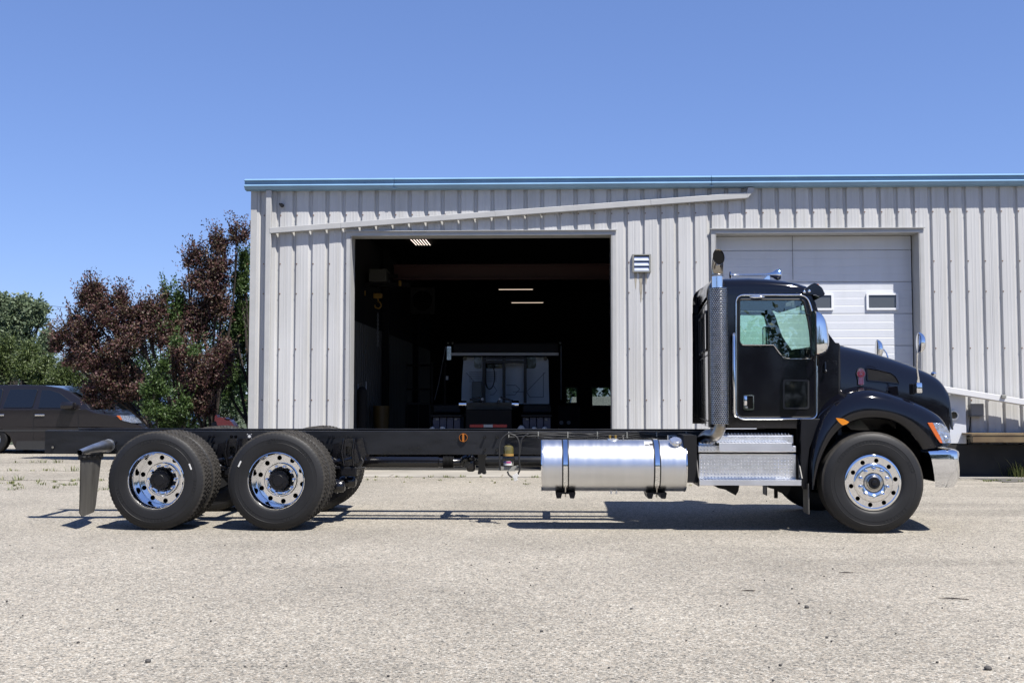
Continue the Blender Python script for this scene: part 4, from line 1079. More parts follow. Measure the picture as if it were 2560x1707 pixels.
# ---- mud flap hangers and flaps
def mudflap(near=True):
    f = (lambda y: y) if near else (lambda y: 2*YC - y)
    xm_ = P2(530, 415, 11.0)[0]
    a = P2(537, 412, 10.98); b = P2(835, 335, 11.66)
    mb = MB(); n = 8; pts = []; rad_ = []
    mb.tube([(a[0], f(10.98), a[1]), (a[0]+(b[0]-a[0])*.5, f(11.3), a[1]+(b[1]-a[1])*.62), (b[0], f(11.62), b[1]), (b[0]+.01, f(11.70), b[1])], [.030, .046, .066, .066], n=20, caps=False)
    mb.cyl((b[0]+.01, f(11.70), b[1]), (b[0]+.01, f(11.718), b[1]), .075, n=20)
    h = mb.build('mud_flap_hanger', 'hanger_alu', truck, smooth=45)
    MB().cyl((a[0]+.003, f(11.02), a[1]), (a[0]+.004, f(11.03), a[1]), .029, n=20).build('bore', 'void_black', h)
    zt_ = P2(540, 470, 10.98)[1]; ztt = P2(780, 455, 11.60)[1]
    z0 = P2(540, 1145, 10.98)[1]
    xfl = P2(538, 800, 10.98)[0]; xf2 = P2(778, 500, 11.60)[0]; xf3 = P2(712, 1080, 11.55)[0]
    rows = []
    for i in range(9):
        t = i/8; yy0 = 10.98; row = []
        for k in range(9):
            s = k/8; yy = 10.98 + .62*s
            ztop_ = zt_ + (ztt-zt_)*s
            zbot = z0 + (.05 if s in (0,) else 0) + (.05 if s == 1 else 0)
            z_ = ztop_ + (zbot-ztop_)*t
            x_ = xfl + (xf2-xfl)*s + .012*math.sin(s*PI)*t - .055*t*s
            row.append((x_, f(yy), z_))
        rows.append(row)
    mb = MB().grid(rows); n_ = len(mb.v); mb.grid([[(x_+.008, y, z_) for x_, y, z_ in r] for r in rows])
    fl = mb.build('mud_flap', 'flap_rubber', truck, smooth=50, fix=False)
    mb = MB()
    mb.add([(xfl-.014, f(10.96), zt_-.02), (xf2-.014, f(11.62), ztt-.02), (xf2-.014, f(11.62), ztt+.035), (xfl-.014, f(10.96), zt_+.03),
            (xfl+.02, f(10.96), zt_-.02), (xf2+.02, f(11.62), ztt-.02), (xf2+.02, f(11.62), ztt+.035), (xfl+.02, f(10.96), zt_+.03)],
           [(0, 1, 2, 3), (4, 5, 6, 7), (0, 1, 5, 4), (3, 2, 6, 7), (0, 3, 7, 4), (1, 2, 6, 5)])
    bar_ = mb.build('flap_bar', 'black_satin', truck)
    mb = MB()
    for s in (.12, .35, .6, .85):
        p = Vector((xfl+.021 + (xf2-xfl)*s, f(10.98+.62*s), zt_ + .006 + (ztt-zt_)*s)); mb.cyl(p, p+Vector((.012, 0, 0)), .012, n=8)
    mb.build('flap_bolt', 'chrome_dull', bar_, smooth=40)
mudflap(True); mudflap(False)

# ---- fuel tank
yT = 11.25
a = P5(170, 200, yT); b = P5(2035, 858, yT)
rT = (a[1]-b[1])/2; zT = (a[1]+b[1])/2 + .002; x0, x1 = a[0], b[0] - .030
prof = [(.001, x0+.05), (rT*.70, x0+.040), (rT*.93, x0+.012), (rT-.004, x0+.006), (rT, x0+.014), (rT, x0+.03), (rT, x1-.03), (rT, x1-.014), (rT-.004, x1-.006), (rT*.93, x1-.012), (rT*.7, x1-.03), (.001, x1-.04)]
tank = MB().lathe(prof, 96, (0, yT, zT), 'X').build('fuel_tank', 'brushed_alu', truck, smooth=35)
for xe in (x0+.005, x1-.005):
    MB().lathe([(rT-.006, xe-.006), (rT+.004, xe-.006), (rT+.005, xe), (rT+.004, xe+.006), (rT-.006, xe+.006)], 72, (0, yT, zT), 'X').build('end_seam', 'polished_alu', tank, smooth=60)
for u0, u1 in ((447, 512), (1622, 1690)):
    xa_, xb_ = P5(u0+6, 500, yT-rT)[0], P5(u1-4, 500, yT-rT)[0]; w_ = xb_-xa_
    rows = []; rb = []
    for i in range(46):
        t = R(-52 - 0 + (i/45)*0) if 0 else R(-128 + 220*i/45)
        # angle measured from the camera side (-Y), up positive
        rows.append(t)
    def arc(r_, xx0, xx1, t0, t1, n=44):
        return [[(xx0, yT - r_*math.cos(R(t0+(t1-t0)*i/n)), zT + r_*math.sin(R(t0+(t1-t0)*i/n))), (xx1, yT - r_*math.cos(R(t0+(t1-t0)*i/n)), zT + r_*math.sin(R(t0+(t1-t0)*i/n)))] for i in range(n+1)]
    MB().grid(arc(rT+.004, xa_-.014, xb_+.014, -58, 170)).build('strap_liner', 'gasket', tank, smooth=60, fix=False)
    s_ = MB().grid(arc(rT+.010, xa_, xb_, -44, 168)).build('tank_strap', 'chrome', tank, smooth=60, fix=False)
    xm_ = (xa_+xb_)/2
    MB().grid(arc(rT+.010, xm_-.018, xm_+.018, -62, -44, 8)).build('strap_end', 'step_alu', tank, smooth=60, fix=False)
    zz = zT - rT; yq = yT - rT*.50
    MB().cyl((xm_, yq, zz-.05), (xm_, yT-rT*.72, zT-rT*.72), .008, n=8).build('strap_bolt', 'chrome_dull', tank)
    P = lambda u: P5(u, 0, yT-.12)[0]
    hw = .105
    MB().box(xm_-hw, xm_+hw, yT-.17, yT+.2, zz-.018, zz-.002).build('tank_bracket', 'black_satin', tank)
    for s in (-1, 1):
        MB().slab(rounded([(xm_+s*.035, zz-.017), (xm_+s*hw, zz-.017), (xm_+s*(hw-.012), zz-.065), (xm_+s*.048, zz-.065)], .008), yT-.165, yT+.2).build('bracket_foot', 'black_satin', tank)
        MB().slab([(xm_+s*.03, zz-.002), (xm_+s*(hw-.01), zz-.002), (xm_+s*(hw-.02), zz+.10), (xm_+s*.03, zz+.02)], yT+.10, yT+.42).build('bracket_web', 'black_satin', tank)
# cap and fittings
c_ = P5(1882, 232, yT-.12)
d = Vector((0, -.55, .83)).normalized(); zc = zT + math.sqrt(max(0, rT**2-.14**2)); p0 = Vector((c_[0], yT-.14, zc))
MB().cyl(p0-d*.03, p0+d*.022, .048, n=28).build('filler_neck', 'step_alu', tank, smooth=40)
mb = MB(); mb.cyl(p0+d*.018, p0+d*.052, .060, .056, n=32); mb.cyl(p0+d*.052, p0+d*.058, .040, .038, n=24)
for k in range(16):
    t = 2*PI*k/16; a_ = d.orthogonal().normalized(); c2 = d.cross(a_); v_ = (a_*math.cos(t)+c2*math.sin(t))*.060
    mb.cyl(p0+d*.022+v_, p0+d*.048+v_, .006, n=6)
mb.build('fuel_cap', 'tread_alu', tank, smooth=40)
for u, m_ in ((1048, 'brass'), (1120, 'brass'), (1218, 'chrome_dull')):
    xx = P5(u, 160, yT)[0]; MB().cyl((xx, yT, zT+rT-.01), (xx, yT, zT+rT+.05), .010, n=8).cyl((xx, yT, zT+rT+.03), (xx, yT, zT+rT+.045), .016, n=6).build('fitting', m_, tank, smooth=40)
MB().cyl((P5(1085, 0, yT)[0], yT, zT+rT-.01), (P5(1085, 0, yT)[0], yT, zT+rT+.012), .06, n=24).build('sender_flange', 'step_alu', tank, smooth=40)
for u in (1060, 1128):
    xx = P5(u, 0, yT-.1)[0]; MB().cyl((xx, yT-.05, zT-rT-.028), (xx, yT-.05, zT-rT+.01), .010, n=8).build('drain_plug', 'step_alu', tank)
# label on the tank (follows the curve)
def curved_patch(u0, u1, v0, v1, off, m_, nm):
    xa_, xb_ = P5(u0, 0, yT-rT*.6)[0], P5(u1, 0, yT-rT*.6)[0]
    rows = []
    for i in range(5):
        zz = P5(0, v0+(v1-v0)*i/4, yT-rT*.55)[1]; sn = max(-1, min(1, (zz-zT)/(rT))); t = math.asin(sn)
        rows.append([(xa_, yT-(rT+off)*math.cos(t), zT+(rT+off)*math.sin(t)), (xb_, yT-(rT+off)*math.cos(t), zT+(rT+off)*math.sin(t))])
    MB().grid(rows).build(nm, m_, tank, smooth=60, fix=False)
curved_patch(1488, 1610, 222, 275, .002, 'decal_white', 'label_sticker')
curved_patch(1494, 1545, 256, 270, .003, 'decal_dark', 'label_print'); curved_patch(1552, 1604, 246, 270, .003, 'decal_dark', 'label_print')
a, b = P5(1790, 145, 11.6), P5(1920, 190, 11.6)
lb = MB().box(a[0], b[0], 11.66, 11.664, b[1]-.03, a[1]).build('label_plate', 'decal_white', truck)
MB().box(a[0]+.03, a[0]+.06, 11.655, 11.659, b[1]-.02, a[1]-.01).build('label_print', 'decal_dark', lb)

# ---- fuel filter
yF = 11.55; cxf = P4(1595, 500, yF)[0]
z = lambda v: P4(0, v, yF)[1]
rF = .5*(P4(1670, 0, yF)[0]-P4(1520, 0, yF)[0])
fl = MB().lathe([(.001, z(425)), (rF*.5, z(425)), (rF*.92, z(440)), (rF, z(465)), (rF, z(548))], 28, (cxf, yF, 0), 'Z').build('fuel_filter', 'filter_bowl', truck, smooth=45)
MB().cyl((cxf, yF, z(428)), (cxf, yF, z(400)), rF*.5, n=16).build('filter_cap', 'black_plastic', fl, smooth=40)
MB().cyl((cxf, yF, z(580)), (cxf, yF, z(548)), rF*1.02, n=28).build('band', 'decal_tan', fl, smooth=40)
MB().cyl((cxf, yF, z(590)), (cxf, yF, z(580)), rF*1.05, n=28).bbox(cxf-rF*1.1, cxf+rF*1.1, yF-rF, yF+rF, z(650), z(588), .01).build('filter_head', 'chassis_gloss', fl, smooth=40)
MB().cyl((cxf, yF, z(720)), (cxf, yF, z(648)), rF*.98, n=28).build('canister', 'hoist_grey', fl, smooth=40)
def cyl_patch(v0, v1, a0, a1, m_, off=.002):
    rows = [[(cxf + (rF*.98+off)*math.sin(R(t)), yF - (rF*.98+off)*math.cos(R(t)), z(v)) for t in [a0+(a1-a0)*i/8 for i in range(9)]] for v in (v0, v1)]
    MB().grid(rows).build('label_sticker', m_, fl, smooth=60, fix=False)
cyl_patch(655, 716, -68, 40, 'decal_white'); cyl_patch(657, 684, -60, 30, 'decal_magenta', .003); cyl_patch(660, 680, -66, -20, 'decal_blue', .004)
MB().slab(rounded([(cxf+.0+u*.0022-.2*0, z(v)) for u, v in ((-38, 730), (0, 738), (48, 718), (50, 735), (30, 765), (35, 800), (0, 800), (-5, 765), (-50, 790), (-52, 770))], .006), yF-.03, yF+.03).build('drain_valve', 'hoist_grey', fl, bevel=.004)
MB().box(cxf-rF*1.2, cxf+rF*1.2, yF+.04, 11.72, z(640), z(600)).build('mount', 'black_satin', fl)
for pts_ in (((1620, 240), (1560, 270), (1490, 340), (1462, 440), (1462, 560), (1465, 680), (1475, 790)), ((1600, 250), (1700, 290), (1745, 370), (1755, 480), (1750, 620), (1762, 760), (1730, 850)),
             ((1900, 250), (1820, 300), (1780, 370), (1770, 470), (1760, 560)), ((1580, 800), (1600, 850), (1650, 890))):
    pts = [(P4(u, v, yF-.05)[0], yF-.05, z(v)) for u, v in pts_]
    MB().tube(smoothline(pts, 5), .0095, n=7).build('hose', 'cable', fl, smooth=60)
a = P4(1700, 870, yF-.05)
mb = MB(); bar(mb, P4(1665, 905, yF-.05), P4(1735, 855, yF-.05), .045, yF-.07, yF-.03); mb.build('tag', 'decal_white', fl, bevel=.003)
mb = MB(); bar(mb, P4(1680, 940, yF-.05), P4(1725, 915, yF-.05), .03, yF-.07, yF-.03); mb.build('connector', 'decal_white', fl, bevel=.003)

# ---- battery box and steps
def lozenges(mb, place, nu, nv, su, sv, l=.0125, w=.0048, h=.0036):
    """raised bars of tread plate, all leaning the same way as in the photograph, laid by place(u, v, height)"""
    for i in range(nu):
        for j in range(nv):
            for k in (0,):
                u, v = (i+.5)*su, (j+.5)*sv
                dx, dy = l*.71, -l*.71; ex, ey = w*.71, w*.71
                p = [place(u-dx, v-dy, 0), place(u+ex, v+ey, 0), place(u+dx, v+dy, 0), place(u-ex, v-ey, 0), place(u-dx*.45, v-dy*.45, h), place(u+dx*.45, v+dy*.45, h)]
                mb.add(p, [(0, 4, 5, 1), (1, 5, 2), (2, 5, 4, 3), (3, 4, 0)][:0] + [(0, 1, 5, 4), (1, 2, 5), (2, 3, 4, 5), (3, 0, 4)])
yS = 10.98; yUp = 11.08
x0, z1 = PS(180, 510, yS+.18); x1, z0 = PS(1880, 950, yS+.18)
xl, xr = PS(190, 0, yS)[0], PS(1948, 0, yS)[0]
box_ = MB().bbox(x0, x1, yS+.18, 11.64, z0-.01, z1, .008).build('step_box', 'tread_alu', truck)
su = sv = .0353
nu = int((x1-x0-.02)/su); nv = int((z1-z0)/sv)
mb = MB(); lozenges(mb, lambda u, v, h: (x0+.012+u, yS+.18-h-.0004, z0+v), nu, nv, su, sv); mb.build('tread_pattern', 'polished_alu', box_, kind='stuff', fix=False)
zs1 = PS(1948, 968, yS)[1]; zs0 = PS(1948, 1062, yS)[1]
stp = MB().box(xl, xr, yS, yS+.004, zs0, zs1).box(xl, xr, yS, yS+.20, zs1-.004, zs1).box(xl, xr, yS, yS+.03, zs0, zs0+.004).build('lower_step', 'step_alu', truck, bevel=.003)
mb = MB(); lozenges(mb, lambda u, v, h: (xl+.02+u, yS+.01+v, zs1+h), int((xr-xl-.04)/su), 5, su, sv); mb.build('tread_pattern', 'polished_alu', stp, kind='stuff', fix=False)
for xx in (xl-.012, xr+.002):
    MB().add([(xx, yS-.002, zs0-.01), (xx, yS+.45, zs0-.01), (xx, yS+.45, z1+.02), (xx, yS+.20, z1+.02), (xx, yS-.002, zs1+.02), (xx+.01, yS-.002, zs0-.01), (xx+.01, yS+.45, zs0-.01), (xx+.01, yS+.45, z1+.02), (xx+.01, yS+.20, z1+.02), (xx+.01, yS-.002, zs1+.02)],
             [(0, 1, 2, 3, 4), (5, 6, 7, 8, 9), (0, 4, 9, 5), (4, 3, 8, 9), (3, 2, 7, 8)]).build('step_side', 'black_satin', truck)
# upper box
u0, v1 = PS(480, 190, yUp+.10); u1, v0 = PS(1830, 310, yUp+.10)
sx0, sz1 = PS(180, 375, yUp); sx1, sz0 = PS(1885, 486, yUp)
ub = MB().bbox(sx0, sx1, yUp+.03, 11.66, sz0, sz1, .006).build('battery_box', 'tread_alu', truck)
mb = MB(); lozenges(mb, lambda u, v, h: (sx0+.012+u, yUp+.03-h, sz0+.006+v), 9, 3, su, sv)
lozenges(mb, lambda u, v, h: (sx1-.09+u, yUp+.03-h, sz0+.006+v), 2, 3, su, sv); mb.build('tread_pattern', 'polished_alu', ub, kind='stuff', fix=False)
mb = MB().bbox(u0, u1, yUp+.10, 11.62, v0-.01, v1, .008)
up = mb.build('upper_step_box', 'tread_alu', truck)
mb = MB(); lozenges(mb, lambda u, v, h: (u0+.012+u, yUp+.10-h-.0003, v0+v), int((u1-u0-.02)/su), 3, su, sv); lozenges(mb, lambda u, v, h: (u0+.012+u, yUp+.115+v, v1+h), int((u1-u0-.02)/su), 11, su, sv)
mb.build('tread_pattern', 'polished_alu', up, kind='stuff', fix=False)
lx0, lz1 = PS(538, 322, yS+.02); lx1, lz0 = PS(1800, 476, yS+.02)
us = MB().bbox(lx0, lx1, yS+.02, yS+.025, lz0, lz1, .002).box(lx0, lx1, yS+.024, yUp+.11, lz1-.004, lz1).build('upper_step', 'step_alu', truck)
mb = MB(); lozenges(mb, lambda u, v, h: (lx0+.02+u, yS+.035+v, lz1+h), int((lx1-lx0-.04)/su), 4, su, sv); mb.build('tread_pattern', 'polished_alu', us, kind='stuff', fix=False)
for u in (650, 1530):
    p_ = PS(u, 1090, 11.4); MB().slab(rounded([(p_[0]-.12, p_[1]+.03), (p_[0]+.13, p_[1]+.03), (p_[0]+.12, p_[1]-.03), (p_[0]+.09, p_[1]-.08), (p_[0]+.04, p_[1]-.03), (p_[0]-.10, p_[1]-.0)], .01), 11.3, 11.8).build('box_bracket', 'black_plastic', truck)
p_ = PS(1525, 1200, 11.6); MB().box(p_[0]-.018, p_[0]+.018, 11.6, 11.63, p_[1]-.05, p_[1]+.14).build('bracket_tab', 'black_plastic', truck)
MB().box(xl-.15, xl-.015, 11.05, 11.7, z0-.03, 1.0).build('tank_heat_shield', 'black_plastic', truck)

# ---- exhaust
yE = 11.02
P = P6
cx = P(332, 900, yE)[0]; zlo, zhi = P(332, 1500, yE)[1], P(332, 342, yE)[1]
rS = .5*(P(413, 0, yE)[0]-P(252, 0, yE)[0])*.98
NA, NZ = 26, 74
# perforated heat shield: real holes, staggered rows (each cell is a quad frame round a slot)
mb = MB()
dz = (zhi-zlo)/NZ
for j in range(NZ):
    for i in range(NA):
        off = .5 if j % 2 else 0
        a0 = 2*PI*(i+off)/NA; a1 = 2*PI*(i+1+off)/NA; z0_, z1_ = zlo+j*dz, zlo+(j+1)*dz
        am, zm = (a0+a1)/2, (z0_+z1_)/2; ha, hz_ = (a1-a0)*.44, dz*.46
        pt = lambda a_, z_, r_=rS: (cx + r_*math.cos(a_), yE + r_*math.sin(a_), z_)
        o = [pt(a0, z0_), pt(a1, z0_), pt(a1, z1_), pt(a0, z1_)]
        q_ = [pt(am, zm-hz_), pt(am+ha, zm), pt(am, zm+hz_), pt(am-ha, zm)]
        mb.add(o+q_, [(0, 4, 7), (0, 1, 4), (1, 5, 4), (1, 2, 5), (2, 6, 5), (2, 3, 6), (3, 7, 6), (3, 0, 7)])
hs = mb.build('heat_shield', 'shield_chrome', truck, smooth=50, fix=False)
MB().lathe([(rS, zhi), (rS-.02, zhi+.003), (rS*.6, zhi+.004)], 32, (cx, yE, 0), 'Z').lathe([(rS, zlo), (rS-.02, zlo-.003), (rS*.6, zlo-.004)], 32, (cx, yE, 0), 'Z').build('shield_end', 'chrome', hs, smooth=40)
MB().cyl((cx, yE, zlo), (cx, yE, zhi), rS*.80, n=32).build('muffler', 'soot', truck, smooth=40)
cx2 = P(318, 300, yE)[0]; rP = .5*(P(367, 0, yE)[0]-P(270, 0, yE)[0])
zA = P(318, 215, yE)[1]
st_ = MB().cyl((cx2, yE, zhi-.02), (cx2, yE, zA), rP, n=32).build('exhaust_stack', 'chrome', truck, smooth=40)
zc0 = P(330, 78, yE-.05)[1]
# turned-out outlet: its slanted oval mouth faces the camera side
hz_o = .5*abs(P(0, 5, yE-.08)[1]-P(0, 150, yE-.08)[1]); hx_o = .5*abs(P(280, 0, yE-.08)[0]-P(380, 0, yE-.08)[0]); cxo = P(330, 0, yE-.08)[0]
def oval(k, gx=1, gz=1, dy=0):
    t = 2*PI*k/40; return Vector((cxo + hx_o*gx*math.cos(t), yE - .075 + dy + rP*.75*math.sin(t), zc0 + hz_o*gz*math.sin(t)))
c0 = [Vector((cx2 + rP*1.01*math.cos(2*PI*k/40), yE + rP*1.01*math.sin(2*PI*k/40), zA-.03)) for k in range(40)]
rows = [c0]
for q_ in (.15, .35, .55, .75, .9, 1.0):
    rows.append([c0[k].lerp(oval(k), q_) + Vector((0, .020*math.sin(PI*q_), 0)) for k in range(40)])
rows.append([oval(k, .93, .95, .004) for k in range(40)]); rows.append([oval(k, .92, .94, .03) for k in range(40)])
MB().grid([[tuple(v) for v in r] for r in rows], True).build('exhaust_outlet', 'exhaust_chrome', truck, smooth=60, fix=False)
MB().add([tuple(oval(k, .93, .95, .012)) for k in range(40)], [tuple(range(40))]).build('outlet_bore', 'soot', truck, fix=False)
MB().lathe([(rP*1.0, zA-.035), (rP*1.06, zA-.03), (rP*1.06, zA-.018), (rP*1.0, zA-.012)], 32, (cx2, yE, 0), 'Z').build('outlet_joint', 'exhaust_pipe', truck, smooth=50)
pts = [P(345, 1490, yE), P(340, 1530, yE), P(300, 1590, yE), P(250, 1640, yE)]
pts = [(cx, yE, zlo+.02), (cx, yE+.0, zlo-.04), (cx-.04, yE+.05, zlo-.12), (PS(340, 190, 11.2)[0], 11.2, PS(340, 190, 11.2)[1]), (PS(270, 280, 11.3)[0]-.02, 11.32, PS(300, 285, 11.3)[1]), (PS(270, 280, 11.3)[0]-.02, 11.5, PS(300, 300, 11.3)[1]-.03)]
MB().tube(smoothline(pts, 6), .062, n=24).build('exhaust_elbow', 'exhaust_pipe', truck, smooth=50)
c_ = PS(320, 285, 11.25); MB().cyl((c_[0]-.08, 11.3, c_[1]-.05), (c_[0]+.09, 11.3, c_[1]-.035), .058, n=24).build('exhaust_clamp', 'chrome_dull', truck, smooth=50)
MB().box(cx-.03, cx+.03, yE+rS*.9, YCAB+.05, zhi-.3, zhi-.25).box(cx-.03, cx+.03, yE+rS*.9, YCAB+.05, zlo+.2, zlo+.25).build('stack_bracket', 'chrome_dull', truck)

# ---- cab
YF2 = 2*YC - YCAB
side_out = [P(x_, y_, YCAB) for x_, y_ in ((330, 1535), (330, 345), (420, 335), (900, 338), (1085, 385), (1130, 430), (1168, 560), (1215, 680), (1330, 815), (1352, 830), (1352, 1250), (1240, 1330), (1180, 1440), (1130, 1535))]
door = [P(x_, y_, YCAB) for x_, y_ in ((480, 1450), (480, 405), (1075, 405), (1122, 540), (1160, 900), (1162, 1450))]
door = rounded(door, [.085, .085, .10, .12, .3, .07], 8)
win = [P(x_, y_, YCAB) for x_, y_ in ((506, 828), (506, 440), (1052, 440), (1108, 690), (1122, 943), (884, 943), (830, 872), (797, 828))]
win = rounded(win, [.06, .02, .045, .15, .02, .05, .05, .03], 6)
peep = rounded([P(x_, y_, YCAB) for x_, y_ in ((876, 1372), (876, 1120), (1100, 1120), (1100, 1372))], .03, 6)
peep_in = rounded([P(x_, y_, YCAB) for x_, y_ in ((890, 1358), (890, 1134), (1086, 1134), (1086, 1358))], .025, 6)
def inset(poly, d):
    c = Vector((sum(p[0] for p in poly)/len(poly), sum(p[1] for p in poly)/len(poly)))
    out = []
    n = len(poly); P_ = [Vector(p) for p in poly]
    area = sum(P_[i].x*P_[(i+1) % n].y - P_[(i+1) % n].x*P_[i].y for i in range(n)); sg = 1 if area > 0 else -1
    for i in range(n):
        e = (P_[(i+1) % n] - P_[i-1]); e = e.normalized() if e.length > 1e-9 else Vector((1, 0)); nrm = Vector((-e.y, e.x))*sg
        out.append(tuple(P_[i] + nrm*d))
    return out
def both(fn):
    fn(lambda y: y, True); fn(lambda y: 2*YC-y, False)
def cab_side(f, near):
    MB().slab(side_out, f(YCAB), f(YCAB+.04), [inset(door, .004)[::-1]]).build('cab_side', 'black_paint', truck)
    d = MB().slab(inset(door, .012), f(YCAB-.004), f(YCAB+.045), [win[::-1], peep_in[::-1]]).build('door', 'black_paint', truck, bevel=.006)
    MB().tube([(x_, f(YCAB-.010), z_) for x_, z_ in inset(door, -.006)], .0095, n=8, closed=True).build('door_trim', 'chrome', d, smooth=60)
    MB().tube([(x_, f(YCAB-.004), z_) for x_, z_ in inset(door, .012)], .006, n=6, closed=True).build('door_seal', 'gasket', d, smooth=60)
    MB().tube([(x_, f(YCAB-.004), z_) for x_, z_ in win], .009, n=8, closed=True).build('window_seal', 'gasket', d, smooth=60)
    MB().slab(inset(win, -.004), f(YCAB+.012), f(YCAB+.016)).build('window_glass', 'cab_glass', d)
    MB().slab(peep, f(YCAB-.010), f(YCAB-.004), [peep_in[::-1]]).build('lower_window_frame', 'gasket', d, bevel=.003)
    MB().slab(inset(peep_in, -.003), f(YCAB+.004), f(YCAB+.008)).build('lower_window_glass', 'dark_glass', d)
    # bright sill strip under the glass
    sill = [P(x_, y_, YCAB) for x_, y_ in ((530, 826), (795, 826), (835, 880), (886, 944), (1120, 944))]
    MB().tube([(x_, f(YCAB-.010), z_) for x_, z_ in sill], .0055, n=6).build('sill_strip', 'chrome', d, smooth=60)
    # handle
    h0, h1 = P(540, 1380, YCAB), P(628, 1250, YCAB)
    hd_ = MB().slab(rounded(rect(h0[0], h1[0], h0[1], h1[1]), .022, 6), f(YCAB-.014), f(YCAB-.003), [rounded(rect(h0[0]+.035, h1[0]-.010, h0[1]+.018, h1[1]-.012), .012, 5)[::-1]]).build('handle_plate', 'chrome', d, smooth=40)
    MB().slab(rounded(rect(h0[0]+.033, h1[0]-.008, h0[1]+.016, h1[1]-.010), .012, 5), f(YCAB-.008), f(YCAB-.0035)).build('handle_recess', 'void_black', d)
    MB().bbox(h0[0]+.006, h0[0]+.036, f(YCAB-.03), f(YCAB-.013), h0[1]+.05, h1[1]-.012, .008).build('handle', 'chrome', d, smooth=40)
    c_ = P(566, 1356, YCAB); MB().cyl((c_[0], f(YCAB-.022), c_[1]), (c_[0], f(YCAB-.013), c_[1]), .012, n=16).build('lock', 'chrome_dull', d, smooth=40)
    # rain lip lamp above the window
    c_ = P(655, 418, YCAB); MB().ball((c_[0], f(YCAB-.012), c_[1]), .085, .012, .014, n=20, m=8).build('door_lamp', 'chrome', d, smooth=60)
    # grab handle
    g0, g1 = P(460, 738, YCAB-.06), P(478, 1432, YCAB-.06)
    MB().tube([(g0[0]+.0, f(YCAB), g0[1]+.012), (g0[0]-.002, f(YCAB-.045), g0[1]+.008), (g0[0]-.002, f(YCAB-.060), g0[1]-.02), (g1[0]-.02, f(YCAB-.060), g1[1]+.04), (g1[0]-.008, f(YCAB-.050), g1[1]+.005), (g1[0]+.03, f(YCAB), g1[1])], .0165, n=14).build('grab_handle', 'chrome', truck, smooth=60)
both(cab_side)
# rivets
mb = MB()
def riv(u, v, P_=P6, r=.005, y=None):
    y = y or YCAB
    a_ = P_(u, v, y); mb.ball((a_[0], y-.001, a_[1]), r, .004, r, n=8, m=4)
for u in range(500, 1050, 45): riv(u, 385 if u > 540 else 410)
for v in range(480, 1500, 60): riv(430, v)
for u in range(535, 780, 77): riv(u, 847, y=YCAB-.004)
for (u, v) in ((820, 890), (925, 966), (1000, 966), (1080, 966), (860, 950)): riv(u, v, y=YCAB-.004)
for u in (390, 435, 515, 593, 608, 712, 818, 850, 990, 1030, 1072, 1090):
    riv(u, 1497); riv(u, 1515)
for v in (1165, 1240, 1300, 1365): riv(1190, v); riv(1335, v-180)
for u in (1255, 1305, 1330): riv(u, 965)
mb.build('rivet', 'chassis_gloss', truck, smooth=60, kind='stuff')
# cab back: flat sheet with rounded corners, with its window and seams
xb = 1.75*YCAB/YCAB
xbk = 1.745
def back_plan(n=8):
    pts = []; r = .17
    xe = P6(332, 900, YCAB)[0]
    pts.append((xe, YCAB)); pts.append((xbk+r, YCAB))
    for k in range(1, n): t = PI/2*k/n; pts.append((xbk+r-r*math.sin(t), YCAB+r-r*math.cos(t)))
    pts += [(xbk, YCAB+r), (xbk+.0012, YCAB+r+.012), (xbk+.075, YC), (xbk+.149, YF2-r-.012), (xbk+.15, YF2-r)]
    for k in range(1, n): t = PI/2*k/n; pts.append((xbk+.15+(r-.15)*(1-math.cos(t)), YF2-r+r*math.sin(t)))
    pts += [(xbk+r, YF2), (xe, YF2)]
    return pts
bp_ = back_plan(); zbk0 = P6(332, 1530, YCAB)[1]; zbk1 = P6(332, 430, YCAB)[1]
cb_ = MB().grid([[(x_, y_, z_) for x_, y_ in bp_] for z_ in (zbk0, zbk0+.02, zbk0+.5, zbk1-.25, zbk1)]).build('cab_back', 'black_paint', truck, smooth=40, fix=False)
zw0 = P6(140, 880, 11.6)[1]; zw1 = P6(140, 540, 11.6)[1]
for ya, yb2 in ((11.42, 11.78), (11.90, 12.40), (12.52, 12.88)):
    mb = MB(); prof = rounded(rect(ya, yb2, zw0, zw1), .05, 5); ins = rounded(rect(ya+.02, yb2-.02, zw0+.02, zw1-.02), .035, 5)
    m_ = MB().slab(prof, -.010, .006, [ins[::-1]]); m_.v = [(xbk - .003 + y_ + (x_-YCAB-.17)*.0929, x_, z_) for x_, y_, z_ in m_.v]
    fr_ = m_.build('rear_window_frame', 'gasket', cb_)
    m_ = MB().slab(ins, -.004, .006); m_.v = [(xbk - .003 + y_ + (x_-YCAB-.17)*.0929, x_, z_) for x_, y_, z_ in m_.v]
    m_.build('rear_window_glass', 'dark_glass', cb_)
mb = MB()
for zz in (zw0-.06, zw1+.07, zbk0+.06): mb.add([(xbk-.003+dx_, YCAB+.17, zz+dz_) for dx_ in (0, .01) for dz_ in (0, .012)] + [(xbk-.003+.1515+dx_, YF2-.17, zz+dz_) for dx_ in (0, .01) for dz_ in (0, .012)], [(0, 1, 5, 4), (1, 3, 7, 5), (2, 3, 7, 6), (0, 2, 6, 4)])
for yy in (11.84, 12.46): xs_ = xbk - .004 + (yy-YCAB-.17)*.0929; mb.box(xs_, xs_+.01, yy, yy+.012, zbk0, zbk1)
mb.build('seam', 'black_satin', cb_)
